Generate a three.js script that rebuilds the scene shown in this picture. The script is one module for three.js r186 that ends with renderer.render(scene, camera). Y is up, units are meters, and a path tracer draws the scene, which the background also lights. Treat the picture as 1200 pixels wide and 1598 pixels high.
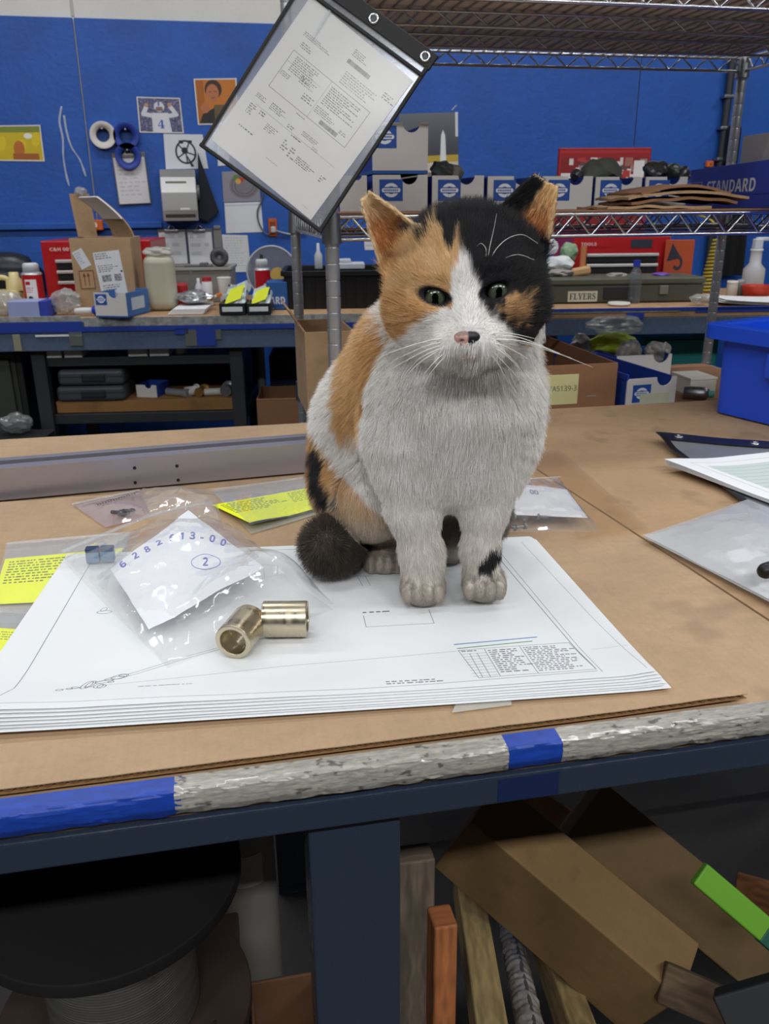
import * as THREE from 'three';
import { RoundedBoxGeometry } from 'three/addons/geometries/RoundedBoxGeometry.js';
import { mergeGeometries, mergeVertices, toCreasedNormals } from 'three/addons/utils/BufferGeometryUtils.js';
import { MarchingCubes } from 'three/addons/objects/MarchingCubes.js';
import { ImprovedNoise } from 'three/addons/math/ImprovedNoise.js';
import { RectAreaLightUniformsLib } from 'three/addons/lights/RectAreaLightUniformsLib.js';

// ---------- camera, light, exposure ----------
const scene = new THREE.Scene();
scene.background = new THREE.Color(0x000000);
const V = (x, y, z) => new THREE.Vector3(x, y, z);
const T = 0.9;                                        // height of the table top
const EYE = V(0, T + 0.33, 0), FPX = 1300;            // focal length in pixels of the 1200 x 1598 photograph
const YAW = 11 * Math.PI / 180, PITCH = 20.2 * Math.PI / 180, ROLL = 0.5 * Math.PI / 180;
const FWD = V(Math.sin(YAW) * Math.cos(PITCH), -Math.sin(PITCH), -Math.cos(YAW) * Math.cos(PITCH));
const R0 = V(Math.cos(YAW), 0, Math.sin(YAW)), U0 = new THREE.Vector3().crossVectors(R0, FWD);
const RGT = R0.clone().multiplyScalar(Math.cos(ROLL)).addScaledVector(U0, -Math.sin(ROLL));
const UPV = new THREE.Vector3().crossVectors(RGT, FWD);
const camera = new THREE.PerspectiveCamera(2 * Math.atan(799 / FPX) * 180 / Math.PI, 1200 / 1598, 0.05, 40);
camera.position.copy(EYE);
camera.quaternion.setFromRotationMatrix(new THREE.Matrix4().makeBasis(RGT, UPV, FWD.clone().negate()));
camera.focus = 0.78; camera.userData.fStop = 16;
const renderer = new THREE.WebGLRenderer({ antialias: true });
renderer.toneMapping = THREE.LinearToneMapping;
renderer.toneMappingExposure = 1.62;
renderer.shadowMap.enabled = true;
RectAreaLightUniformsLib.init();
const ROOM = { x0: -5, x1: 7, z0: -3.75, z1: 7, h: 3.3 };
const TUBES = [];                                     // ceiling fluorescent fittings: [x, z, power]
for (const x of [-2.4, -0.5, 1.4, 3.3]) for (const [z, p] of [[-2.35, 1.25], [-0.35, 0.6], [1.8, 3.3]]) TUBES.push([x, z, p]);
const TUBE_POWER = 17;

// ---------- helpers ----------
let seed = 12345;
const rnd = () => { seed = (seed + 0x6d2b79f5) | 0; let t = Math.imul(seed ^ (seed >>> 15), 1 | seed); t = (t + Math.imul(t ^ (t >>> 7), 61 | t)) ^ t; return ((t ^ (t >>> 14)) >>> 0) / 4294967296; };
const rr = (a, b) => a + (b - a) * rnd();
const clamp = (x, a = 0, b = 1) => Math.min(b, Math.max(a, x)), lerp = (a, b, t) => a + (b - a) * t;
const sst = (a, b, x) => { const t = clamp((x - a) / (b - a)); return t * t * (3 - 2 * t); };
const perlin = new ImprovedNoise();
const nz = (x, y, z) => perlin.noise(x, y, z);
const fbm = (x, y, z = 0.5) => nz(x, y, z) + 0.5 * nz(2.1 * x, 2.1 * y, 2.1 * z + 7) + 0.25 * nz(4.3 * x, 4.3 * y, 4.3 * z + 3);
const ray = (x, y) => FWD.clone().multiplyScalar(FPX).addScaledVector(RGT, x - 600).addScaledVector(UPV, 799 - y);
const onY = (x, y, h) => { const d = ray(x, y); return EYE.clone().addScaledVector(d, (h - EYE.y) / d.y); };
const onZ = (x, y, z) => { const d = ray(x, y); return EYE.clone().addScaledVector(d, (z - EYE.z) / d.z); };
// vertical plane through point o with unit normal n (horizontal)
const onP = (x, y, o, n) => { const d = ray(x, y); return EYE.clone().addScaledVector(d, (o.clone().sub(EYE)).dot(n) / d.dot(n)); };
const names = {};
const numbered = (n) => { const k = names[n] = (names[n] ?? -1) + 1; return k ? n + '_' + String(k).padStart(3, '0') : n; };
function tag(o, label, category, group, kind) {
  if (label) o.userData.label = label;
  if (category) o.userData.category = category;
  if (group) o.userData.group = group;
  if (kind) o.userData.kind = kind;
  return o;
}
function thing(name, label, category, pos = V(0, 0, 0), ry = 0, group) {
  const g = new THREE.Group(); g.name = numbered(name); scene.add(g);
  g.position.copy(pos); g.rotation.y = ry;
  return tag(g, label, category, group);
}
function mesh(name, geo, mat, parent, label) {
  const m = new THREE.Mesh(geo, mat); m.name = parent ? name : numbered(name); (parent ?? scene).add(m);
  m.castShadow = m.receiveShadow = true;
  if (label) m.userData.label = label;
  return m;
}
function single(name, label, category, geo, mat, pos = V(0, 0, 0), ry = 0, group) {
  const m = mesh(name, geo, mat); m.position.copy(pos); m.rotation.y = ry; return tag(m, label, category, group);
}
const struct = (name, geo, mat, pos) => { const m = mesh(name, geo, mat); m.name = name; if (pos) m.position.copy(pos); m.userData.kind = 'structure'; return m; };
function copyOf(o, label, pos, ry, group) {
  const c = o.clone(); c.name = numbered(o.name.replace(/_\d{3}$/, '')); scene.add(c);
  if (pos) c.position.copy(pos);
  if (ry !== undefined) c.rotation.y = ry;
  c.userData = { ...o.userData }; return tag(c, label, null, group);
}
// geometry helpers; uv in metres by box projection
function uvb(g, s = 1) {
  const p = g.attributes.position, n = g.attributes.normal, uv = new Float32Array(p.count * 2);
  for (let i = 0; i < p.count; i++) {
    const ax = Math.abs(n.getX(i)), ay = Math.abs(n.getY(i)), az = Math.abs(n.getZ(i));
    let u, v;
    if (ay >= ax && ay >= az) { u = p.getX(i); v = -p.getZ(i); } else if (az >= ax) { u = p.getX(i); v = p.getY(i); } else { u = p.getZ(i); v = p.getY(i); }
    uv[2 * i] = u * s; uv[2 * i + 1] = v * s;
  }
  g.setAttribute('uv', new THREE.BufferAttribute(uv, 2)); return g;
}
const box = (w, h, d, r = 0.002, x = 0, y = 0, z = 0) => uvb(new RoundedBoxGeometry(w, h, d, 2, Math.min(r, w / 2.01, h / 2.01, d / 2.01)).translate(x, y, z));
const bbox = (w, h, d, r, x = 0, y = 0, z = 0) => box(w, h, d, r, x, y + h / 2, z);   // box standing on y
const cyl = (r0, r1, h, x = 0, y = 0, z = 0, n = 28) => new THREE.CylinderGeometry(r1, r0, h, n).translate(x, y + h / 2, z);
const lathe = (pts, n = 36) => new THREE.LatheGeometry(pts.map(([r, y]) => new THREE.Vector2(Math.max(r, 1e-5), y)), n);
const tube = (pts, r, n = 24, m = 8) => new THREE.TubeGeometry(new THREE.CatmullRomCurve3(pts), n, r, m);
const rod = (a, b, r, m = 8) => { const d = b.clone().sub(a), g = new THREE.CylinderGeometry(r, r, d.length(), m); g.applyQuaternion(new THREE.Quaternion().setFromUnitVectors(V(0, 1, 0), d.clone().normalize())); return g.translate((a.x + b.x) / 2, (a.y + b.y) / 2, (a.z + b.z) / 2); };
const flat = (gs) => mergeGeometries(gs.map((g) => { const q = g.index ? g.toNonIndexed() : g.clone(); for (const k of Object.keys(q.attributes)) if (!['position', 'normal', 'uv'].includes(k)) q.deleteAttribute(k); return q; }));
function extr(pts, depth, bevel = 0, holes = []) {
  const s = new THREE.Shape(pts.map(([x, y]) => new THREE.Vector2(x, y)));
  for (const h of holes) s.holes.push(h);
  return uvb(new THREE.ExtrudeGeometry(s, { depth, bevelEnabled: bevel > 0, bevelThickness: bevel, bevelSize: bevel, bevelSegments: 2, curveSegments: 20 }));
}
// sheet with thickness: f(u, v) -> Vector3, uv 0..1, top side outward by normal order
function sheet(f, nu, nv, th = 0.0004, crease = 0.9) {
  const P = [], top = [];
  for (let j = 0; j <= nv; j++) for (let i = 0; i <= nu; i++) top.push(f(i / nu, j / nv));
  const g = new THREE.BufferGeometry(), id = (i, j) => j * (nu + 1) + i, idx = [], uv = [], pos = [];
  const nrm = (i, j) => { const a = top[id(Math.min(i + 1, nu), j)].clone().sub(top[id(Math.max(i - 1, 0), j)]), b = top[id(i, Math.min(j + 1, nv))].clone().sub(top[id(i, Math.max(j - 1, 0))]); return a.cross(b).normalize(); };
  for (const s of [0, 1]) for (let j = 0; j <= nv; j++) for (let i = 0; i <= nu; i++) { const p = top[id(i, j)].clone(); if (s) p.addScaledVector(nrm(i, j), -th); pos.push(p.x, p.y, p.z); uv.push(i / nu, j / nv); }
  const N = (nu + 1) * (nv + 1);
  for (let j = 0; j < nv; j++) for (let i = 0; i < nu; i++) { const a = id(i, j), b = id(i + 1, j), c = id(i + 1, j + 1), d = id(i, j + 1); idx.push(a, b, c, a, c, d, N + a, N + c, N + b, N + a, N + d, N + c); }
  const edge = (a, b) => idx.push(a, N + a, b, b, N + a, N + b);
  for (let i = 0; i < nu; i++) { edge(id(i, 0), id(i + 1, 0)); edge(id(i + 1, nv), id(i, nv)); }
  for (let j = 0; j < nv; j++) { edge(id(0, j + 1), id(0, j)); edge(id(nu, j), id(nu, j + 1)); }
  g.setAttribute('position', new THREE.Float32BufferAttribute(pos, 3)); g.setAttribute('uv', new THREE.Float32BufferAttribute(uv, 2)); g.setIndex(idx);
  const flatg = toCreasedNormals(g, crease); return flatg;
}
const quad = (a, b, c, d) => (u, v) => a.clone().multiplyScalar((1 - u) * (1 - v)).addScaledVector(b, u * (1 - v)).addScaledVector(c, u * v).addScaledVector(d, (1 - u) * v);
const mats = {};
const S = (color, rough = 0.6, o = {}) => new THREE.MeshStandardMaterial({ color, roughness: rough, ...o });
const PH = (color, rough, o = {}) => new THREE.MeshPhysicalMaterial({ color, roughness: rough, ...o });
function canvas(w, h, draw) { const c = document.createElement('canvas'); c.width = w; c.height = h; const x = c.getContext('2d'); draw(x, w, h); return c; }
function ctex(w, h, draw, o = {}) {
  const t = new THREE.CanvasTexture(canvas(w, h, draw)); t.colorSpace = THREE.SRGBColorSpace; t.magFilter = THREE.LinearFilter; t.anisotropy = 8;
  if (o.repeat) { t.wrapS = t.wrapT = THREE.RepeatWrapping; t.repeat.set(o.repeat[0], o.repeat[1]); }
  return t;
}
// grey noise data texture; f(x, y) in 0..1, period-friendly not needed
function dtex(n, f, repeat, srgb = false) {
  const d = new Uint8Array(n * n * 4);
  for (let j = 0; j < n; j++) for (let i = 0; i < n; i++) { const c = f(i / n, j / n), k = 4 * (j * n + i), a = Array.isArray(c) ? c : [c, c, c]; for (let q = 0; q < 3; q++) d[k + q] = clamp(a[q]) * 255; d[k + 3] = 255; }
  const t = new THREE.DataTexture(d, n, n); t.magFilter = THREE.LinearFilter; t.minFilter = THREE.LinearMipmapLinearFilter; t.generateMipmaps = true; t.wrapS = t.wrapT = THREE.MirroredRepeatWrapping;
  if (repeat) t.repeat.set(repeat, repeat);
  if (srgb) t.colorSpace = THREE.SRGBColorSpace;
  t.needsUpdate = true; return t;
}
const hex = (h) => [(h >> 16 & 255) / 255, (h >> 8 & 255) / 255, (h & 255) / 255];
const tint = (h, k) => hex(h).map((c) => c * k);
// cardboard: faint flute lines, fibre flecks, stains (repeat 2 per metre -> 0.5 m per tile)
const cardTex = (h, s = 0) => dtex(512, (u, v) => { const k = 1 + 0.05 * fbm(u * 5 + s, v * 5) + 0.025 * fbm(u * 40, v * 60 + s) + 0.004 * Math.sin(u * 2 * Math.PI * 70) + 0.03 * (rnd() - 0.5) - 0.09 * sst(0.45, 0.8, fbm(u * 7 + 9 + s, v * 7)); return tint(h, k); }, 2, true);
const CARD = S(0xffffff, 0.85, { map: cardTex(0xb29676) }), CARD2 = S(0xffffff, 0.85, { map: cardTex(0xae8f6c, 31) }), CARDK = S(0x9b7448, 0.9), CARDD = S(0xffffff, 0.9, { map: cardTex(0x8d6547, 77) });
const speck = dtex(256, (u, v) => 0.5 + 0.25 * fbm(u * 18, v * 18) + 0.15 * (rnd() - 0.5), 4);
const WHITEP = S(0xe6e6e6, 0.75), BLACKP = S(0x0d0e10, 0.45), CHROME = S(0xc6c8ca, 0.22, { metalness: 1 }), STEEL = S(0x9a9da0, 0.38, { metalness: 1 });
const FILM = PH(0xffffff, 0.07, { transmission: 0.95, thickness: 0, ior: 1.45, specularIntensity: 0.6 });
const FILMC = PH(0xf4f6f8, 0.16, { transmission: 0.82, thickness: 0, ior: 1.5 });
const NEON = S(0xeef20a, 0.7);
// ---------- room shell ----------
{
  const { x0, x1, z0, z1, h } = ROOM, w = x1 - x0, d = z1 - z0, cx = (x0 + x1) / 2, cz = (z0 + z1) / 2, t = 0.2;
  const floorTex = dtex(512, (u, v) => { const k = 0.36 + 0.05 * fbm(u * 6, v * 6) + 0.05 * (rnd() - 0.5) - 0.1 * sst(0.4, 0.8, fbm(u * 14 + 3, v * 14)); return [k, k * 0.98, k * 0.95]; }, 0.5, true);
  struct('floor', uvb(new THREE.BoxGeometry(w + 2 * t, t, d + 2 * t)), S(0x6a6a6a, 0.6, { map: floorTex }), V(cx, -t / 2, cz));
  struct('ceiling', uvb(new THREE.BoxGeometry(w + 2 * t, t, d + 2 * t)), S(0x85857f, 0.9), V(cx, h + t / 2, cz));
  const wt = dtex(512, (u, v) => tint(0xd9d8d2, 1 + 0.03 * fbm(u * 8, v * 8) + 0.02 * (rnd() - 0.5)), 0.5, true), WM = S(0xffffff, 0.85, { map: wt });
  const back = struct('wall_back', uvb(new THREE.BoxGeometry(w, h, t)), WM, V(cx, h / 2, z0 - t / 2 - 0.012));
  const SIDE = S(0x70706c, 0.85); struct('wall_left', uvb(new THREE.BoxGeometry(t, h, d + 0.03)), SIDE, V(x0 - t / 2, h / 2, cz));
  struct('wall_right', uvb(new THREE.BoxGeometry(t, h, d + 0.03)), SIDE, V(x1 + t / 2, h / 2, cz));
  struct('wall_front', uvb(new THREE.BoxGeometry(w, h, t)), S(0x5a5a57, 0.85), V(cx, h / 2, z1 + t / 2));
  // blue painted boards of the lower back wall: 1.16 m wide panels with open joints
  const bt = dtex(512, (u, v) => tint(0x1d54a9, 1 + 0.07 * fbm(u * 7, v * 7) + 0.03 * fbm(u * 50, v * 50) + 0.05 * (rnd() - 0.5)), 0.8, true);
  const bb = dtex(256, (u, v) => 0.5 + 0.3 * fbm(u * 30, v * 30) + 0.2 * rnd(), 2);
  const BLUE = S(0xffffff, 0.5, { map: bt, bumpMap: bb, bumpScale: 0.0012 });
  const P = 1.163, xs = [-0.452 - 3 * P];
  while (xs.at(-1) < x1) xs.push(xs.at(-1) + P);
  for (let i = 0; i + 1 < xs.length; i++) {
    const a = Math.max(xs[i], x0), b = Math.min(xs[i + 1], x1);
    if (b - a > 0.02) mesh('wall_panel', box(b - a - 0.005, 1.905, 0.012, 0.003, (a + b) / 2 - back.position.x, 0.9525 - h / 2, t / 2 + 0.006), BLUE, back);
  }
  // narrow joint in the white wall above
  mesh('wall_joint', box(0.012, h - 1.91, 0.006, 0.002, -0.452 - cx, (h + 1.91) / 2 - h / 2, t / 2), S(0xb9b7b0, 0.8), back);
  // blue ledge along the wall behind the benches
  const ledge = struct('trim_1', box(0.95, 0.026, 0.02, 0.004), BLUE, V(-0.67, 1.163, z0 + 0.01));
  // ceiling fluorescent fittings
  const glow = new THREE.MeshStandardMaterial({ color: 0xffffff, emissive: 0xf4f7ff, emissiveIntensity: 3 });
  const HOUS = S(0xdedede, 0.5);
  TUBES.forEach(([x, z, p], i) => {
    const g = thing('ceiling_light', 'white twin tube fluorescent fitting on the ceiling', 'light', V(x, h, z), 0, 'ceiling fluorescent lights');
    mesh('housing', box(1.3, 0.05, 0.2, 0.006, 0, -0.026, 0), HOUS, g);
    for (const s of [-0.05, 0.05]) { const tb = mesh('tube', new THREE.CylinderGeometry(0.014, 0.014, 1.2, 12).rotateZ(Math.PI / 2).translate(0, -0.068, s), glow, g); tb.castShadow = false; }
    const L = new THREE.RectAreaLight(0xfafbfd, TUBE_POWER * p, 1.2, 0.13);
    L.position.set(x, h - 0.095, z); L.rotation.x = -Math.PI / 2; scene.add(L);
  });
}
// ---------- near packing table ----------
const ZF = -0.43, ZB = -1.335, TX0 = -1.15, TX1 = 1.3;   // front and back edge, left and right end
{
  const g = thing('packing_table', 'steel packing table with tape-wrapped front edge and cardboard-covered top the cat sits on', 'table', V(0, 0, 0));
  const PAINT = S(0x2c3748, 0.45, { roughnessMap: speck, bumpMap: speck, bumpScale: 0.0004 });
  const L = TX1 - TX0, cx = (TX0 + TX1) / 2, cz = (ZF + ZB) / 2, D = ZF - ZB;
  mesh('table_top', box(L, 0.024, D - 0.004, 0.003, cx, T - 0.0215, cz - 0.002), S(0x8c6f4d, 0.7), g);
  mesh('front_apron', box(L - 0.02, 0.022, 0.012, 0.002, cx, T - 0.0325, ZF - 0.005), PAINT, g);
  mesh('back_apron', box(L - 0.02, 0.06, 0.012, 0.002, cx, T - 0.063, ZB + 0.02), PAINT, g);
  for (const x of [TX0 + 0.02, TX1 - 0.02]) mesh('side_apron', box(0.012, 0.06, D - 0.05, 0.002, x, T - 0.063, cz), PAINT, g);
  for (const [x, z] of [[0.064, ZF - 0.034], [-1.08, ZF - 0.034], [1.22, ZF - 0.034], [0.064, ZB + 0.06], [-1.08, ZB + 0.06], [1.22, ZB + 0.06]]) {
    const leg = mesh('leg', extr([[-0.029, 0], [0.029, 0], [0.029, T - 0.034], [-0.029, T - 0.034]], 0.04, 0.002).translate(x, 0, z - 0.02), PAINT, g);
  }
  // wrinkled clear packing tape wrapped round the edge, and strips of blue tape: parts of the table
  const wrap = (x0, x1, seedv, amp) => {
    const prof = [[-0.012, 0.0012], [-0.005, 0.0012], [0.0015, 0.0008], [0.0032, -0.002], [0.0036, -0.006], [0.0032, -0.011], [0.0012, -0.0145]];
    const n = Math.max(6, Math.round((x1 - x0) / 0.0025)), m = 18;
    return sheet((u, v) => {
      const k = v * (prof.length - 1), i = Math.min(prof.length - 2, Math.floor(k)), f = k - i, x = lerp(x0, x1, u);
      let z = lerp(prof[i][0], prof[i + 1][0], f), y = lerp(prof[i][1], prof[i + 1][1], f);
      const w = amp * (Math.abs(nz(x * 45 + 40 * v * 0.3, v * 5, seedv)) * 1.4 + Math.abs(nz(x * 120, v * 14, seedv + 5)) * 0.6);
      if (v > 0.25) z += w; else y += w * 0.25;
      if (v > 0.9) y -= 0.002 * (0.5 + nz(x * 60, seedv, 1));
      return V(x, T - 0.0085 + 0.0085 + y, ZF + z);
    }, n, m, 0.0003);
  };
  const tapeTex = dtex(512, (u, v) => { const k = fbm(u * 14, v * 40) * 0.5 + 0.5 * fbm(u * 60 + 4, v * 60), q = 0.62 + 0.16 * k - 0.25 * sst(0.4, 0.75, fbm(u * 40 + 11, v * 22)); return [q, q * 0.98, q * 0.92]; }, 3, true);
  const TAPE = PH(0xffffff, 0.28, { map: tapeTex, clearcoat: 0.6, clearcoatRoughness: 0.15 });
  const BT = dtex(256, (u, v) => tint(0x163f9e, 1 + 0.12 * fbm(u * 20, v * 20)), 4, true), BTAPE = S(0xffffff, 0.45, { map: BT });
  const uvx = (ge) => { const p = ge.attributes.position, uv = ge.attributes.uv; for (let i = 0; i < p.count; i++) uv.setXY(i, p.getX(i), uv.getY(i) * 0.12); return ge; };
  mesh('clear_tape', uvx(wrap(-0.047, 0.163, 3, 0.0018)), TAPE, g, 'wrinkled silvery packing tape');
  mesh('clear_tape', uvx(wrap(0.2, TX1, 13, 0.0018)), TAPE, g, 'wrinkled silvery packing tape');
  mesh('blue_tape', uvx(wrap(TX0, -0.043, 23, 0.0013)), BTAPE, g, 'creased blue masking tape');
  mesh('blue_tape', uvx(wrap(0.16, 0.204, 33, 0.0005)), BTAPE, g, 'flat strip of blue masking tape');
  mesh('tape_patch', sheet((u, v) => V(lerp(0.158, 0.2, u), T - 0.0235 - v * 0.018, ZF + 0.0014), 2, 2, 0.0002), S(0x12254f, 0.5), g);
}
// cardboard covering: left sheet, right sheet (slit between), loose upper sheet
{
  const slitX = (z) => 0.411 + (z + 0.93) * 0.08;
  const top = (x, z) => 0.0004 * fbm(x * 9, z * 9);
  single('cardboard_sheet', 'large flat cardboard sheet covering the left of the packing table under the metal profile', 'cardboard',
    sheet((u, v) => { const z = lerp(ZF - 0.002, ZB, v), x = lerp(TX0, slitX(z) - 0.0012, u); return V(x, T - 0.0038 + top(x, z), z); }, 60, 30, 0.004), CARD);
  single('cardboard_sheet', 'flat cardboard sheet under the blue tub right of the dark slit', 'cardboard',
    sheet((u, v) => { const z = lerp(ZF - 0.002, ZB, v), x = lerp(slitX(z) + 0.0012, TX1, u); return V(x, T - 0.0034 + top(x, z), z); }, 40, 30, 0.004), CARD2);
  // upper sheet: front edge shows its flutes
  const zf = -0.4475, g = thing('cardboard_pad', 'loose corrugated cardboard pad with open front edge under the drawings', 'cardboard', V(0, 0, 0));
  const rx = (z) => (z > -0.62 ? lerp(0.346, 0.322, (zf - z) / (zf + 0.62)) : lerp(0.322, 0.20, (-0.62 - z) / 0.36));
  const rise = (x, z) => 0.0012 * sst(0.24, 0.34, x) * sst(-0.62, -0.46, z) + 0.0003 * fbm(x * 12, z * 12);
  const th = 0.0042;
  const uvm = (ge) => { const p = ge.attributes.position, uv = ge.attributes.uv; for (let i = 0; i < p.count; i++) uv.setXY(i, p.getX(i) * 1.0, -p.getZ(i)); return ge; };
  for (const m of scene.children) if (m.name.startsWith('cardboard_sheet')) uvm(m.geometry);
  mesh('face_liner', uvm(sheet((u, v) => { const z = lerp(zf, -1.0, v), x = lerp(TX0, rx(z), u); return V(x, T + 0.0002 + th + rise(x, z), z + 0.0008 * nz(x * 40, 2, 1) * (v < 0.01 ? 1 : 0)); }, 150, 40, 0.0006)), CARD, g);
  mesh('back_liner', sheet((u, v) => { const z = lerp(zf, -1.0, v), x = lerp(TX0, rx(z), u); return V(x, T + 0.0009 + rise(x, z), z); }, 150, 10, 0.0006), CARDK, g);
  const n = 900, fl = sheet((u, v) => { const z = lerp(zf - 0.0006, -0.47, v), x = lerp(TX0, 0.344, u); return V(x, T + 0.0026 + rise(x, z) + 0.0013 * Math.sin(x * 2 * Math.PI / 0.0075), z); }, n, 1, 0.0004);
  mesh('flutes', fl, S(0x7a5733, 0.9), g);
  // clear brown tape across the slit
  single('tape_strip', 'strip of clear brown packing tape over the slit between cardboard sheets', 'tape',
    sheet(quad(onY(905, 838, T + 0.002), onY(1012, 824, T + 0.002), onY(872, 700, T + 0.002), onY(815, 715, T + 0.002)), 12, 12, 0.0002), PH(0xfefaf2, 0.15, { transmission: 0.97, thickness: 0, specularIntensity: 0.5 }));
  single('tape_patch', 'short glossy tape patch on the cardboard in front of the drawings', 'tape',
    sheet(quad(onY(705, 1112, T + 0.0062), onY(798, 1100, T + 0.0062), onY(798, 1088, T + 0.0062), onY(712, 1096, T + 0.0062)), 8, 4, 0.0002), PH(0xf0ede6, 0.2, { transmission: 0.6, thickness: 0 }));
}
// ---------- calico cat ----------
{
  const base = onY(708, 935, T + 0.0086), Fh = V(Math.sin(YAW), 0, -Math.cos(YAW)), D0 = base.clone().sub(EYE).dot(Fh);
  const cat = thing('cat', 'calico cat sitting on the drawings with white chest, orange and black face', 'cat', base, -YAW);
  // pixel of the photograph at depth z (metres towards the viewer) -> cat frame [x, y, z, metres per pixel]
  const cp = (px, py, z) => { const d = ray(px, py), t = (D0 - z) / d.dot(Fh), p = EYE.clone().addScaledVector(d, t).sub(base); return [p.dot(R0), p.y, z, t]; };
  const prims = [];
  const add = (p) => prims.push(p);
  const cap = (a, ra, b, rb, k = 0.02, o = {}) => { const A = cp(...a), B = cp(...b); add({ t: 'c', a: A, b: B, ra: ra * A[3], rb: rb * B[3], k, ...o }); };
  const ell = (c, r, k = 0.015, o = {}) => { const C = cp(...c); add({ t: 'e', c: C, r: r.map((x) => x * C[3]), k, ...o }); };
  // torso
  cap([728, 545, -0.03], 100, [712, 620, -0.028], 126, 0.02);
  cap([712, 620, -0.028], 126, [708, 692, -0.03], 98, 0.02);
  cap([708, 690, -0.03], 94, [692, 735, -0.09], 62, 0.02);
  cap([662, 580, -0.08], 116, [603, 665, -0.12], 99, 0.03);
  cap([603, 665, -0.12], 99, [592, 745, -0.125], 97, 0.03);
  cap([592, 745, -0.125], 97, [640, 790, -0.12], 70, 0.02);
  ell([577, 772, -0.075], [58, 72, 80], 0.02);
  ell([745, 790, -0.11], [46, 55, 60], 0.02);
  // tail
  const tl = [[590, 830, -0.20, 24], [540, 848, -0.16, 30], [524, 858, -0.10, 36], [516, 854, -0.05, 36], [509, 850, -0.035, 29]];
  for (let i = 0; i < 4; i++) cap(tl[i].slice(0, 3), tl[i][3], tl[i + 1].slice(0, 3), tl[i + 1][3], 0.012);
  // hind feet
  const foot = (x, y, z, w, toes) => {
    ell([x, y, z], [w, 22, 34], 0.012);
    for (let i = 0; i < toes; i++) { const f = (i - (toes - 1) / 2) / ((toes - 1) / 2); ell([x + f * w * 0.7, y + 6 + 2 * Math.abs(f), z + 0.0145 - 0.003 * f * f], [w * 0.3, 15, 15], 0.0012); }
  };
  foot(600, 874, -0.07, 29, 4);
  cap([735, 815, -0.1], 40, [706, 850, -0.085], 28, 0.015);
  ell([704, 860, -0.075], [22, 16, 30], 0.01);
  // forelegs
  cap([640, 690, -0.014], 72, [643, 790, -0.004], 39, 0.02);
  cap([643, 790, -0.004], 37, [659, 866, -0.002], 30, 0.012);
  cap([659, 866, -0.002], 30, [660, 912, 0], 28, 0.01);
  foot(660, 919, 0.006, 33, 4);
  cap([779, 690, -0.02], 54, [757, 792, -0.008], 33, 0.02);
  cap([757, 792, -0.008], 32, [749, 858, -0.004], 26, 0.012);
  cap([749, 858, -0.004], 26, [754, 908, -0.002], 25, 0.01);
  foot(756, 913, 0.004, 33, 4);
  cap([702, 758, -0.03], 26, [704, 735, -0.03], 50, 0.015);
  // head (pixel offsets from its middle, y up, z towards the viewer)
  const HZ = 0.03, hc = cp(727, 445, HZ), U = hc[3];
  // the head narrows towards the muzzle
  const eyeL = [EYE.clone().sub(base).dot(R0), EYE.y - base.y], nar = (z) => (D0 - HZ - z * U) / (D0 - HZ);
  const H = (x, y, z) => { const s = nar(z); return [eyeL[0] + (hc[0] + x * U - eyeL[0]) * s, eyeL[1] + (hc[1] + y * U - eyeL[1]) * s, hc[2] + z * U]; };
  const hell = (c, r, k = 0.012, o = {}) => add({ t: 'e', c: H(...c), r: r.map((x) => x * U), k, head: 1, ...o });
  const hcap = (a, ra, b, rb, k = 0.01, o = {}) => add({ t: 'c', a: H(...a), b: H(...b), ra: ra * U, rb: rb * U, k, head: 1, ...o });
  hell([2, 20, -32], [114, 100, 106], 0.02);
  hell([-70, -40, 2], [58, 56, 58], 0.022); hell([74, -38, 2], [56, 56, 58], 0.022);
  hell([2, -66, 14], [82, 54, 62], 0.02);
  hell([5, -82, 62], [46, 36, 40], 0.016);
  hcap([1, 8, 60], 26, [5, -64, 96], 17, 0.014);
  hell([-20, -89, 82], [27, 23, 24], 0.01); hell([31, -86, 82], [27, 23, 24], 0.01);
  hell([8, -112, 72], [19, 15, 18], 0.008);
  hell([4, -85, 104], [22, 12, 13], 0.004);
  hell([-46, 14, 50], [34, 22, 30], 0.014); hell([47, 20, 50], [34, 22, 30], 0.014);
  hell([-48, -38, 56], [30, 20, 26], 0.012); hell([50, -32, 56], [30, 20, 26], 0.012);
  hell([-48, -17, 84], [24, 10.5, 19], 0.003, { sub: 1, rot: 0.3 }); hell([47, -9, 84], [23, 11.5, 19], 0.003, { sub: 1, rot: -0.3 });
  hcap([5, -98, 112], 2, [5, -107, 102], 2, 0.002, { sub: 1 });
  hcap([5, -107, 106], 2.4, [-18, -112, 98], 2, 0.002, { sub: 1 }); hcap([5, -107, 106], 2.4, [28, -111, 98], 2, 0.002, { sub: 1 });
  hell([-7, -80, 116], [4, 3, 5], 0.002, { sub: 1 }); hell([17, -79, 116], [4, 3, 5], 0.002, { sub: 1 });
  // ears: cupped triangular shells. axis from base to tip, face normal forward and outward
  const ear = (b, tip, w, side, turn, blunt) => {
    const B = new THREE.Vector3(...H(...b)), Tp = new THREE.Vector3(...H(...tip)), ax = Tp.clone().sub(B), L = ax.length(); ax.normalize();
    const n = V(side * turn, 0.05, 1).normalize(); n.addScaledVector(ax, -n.dot(ax)).normalize();
    add({ t: 'ear', B, ax, n, la: new THREE.Vector3().crossVectors(n, ax), L, w: w * U, cup: 27 * U, th: 2.1 * U, blunt, k: 0.007, head: 1, side });
  };
  ear([-96, 48, -10], [-155, 132, -18], 44, -1, 0.3, 0.2);
  ear([80, 76, -12], [117, 152, -20], 51, 1, 0.12, 0.4);
  const EYES = [[-48, -17, 57, 22], [47, -9, 57, 22]];

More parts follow.
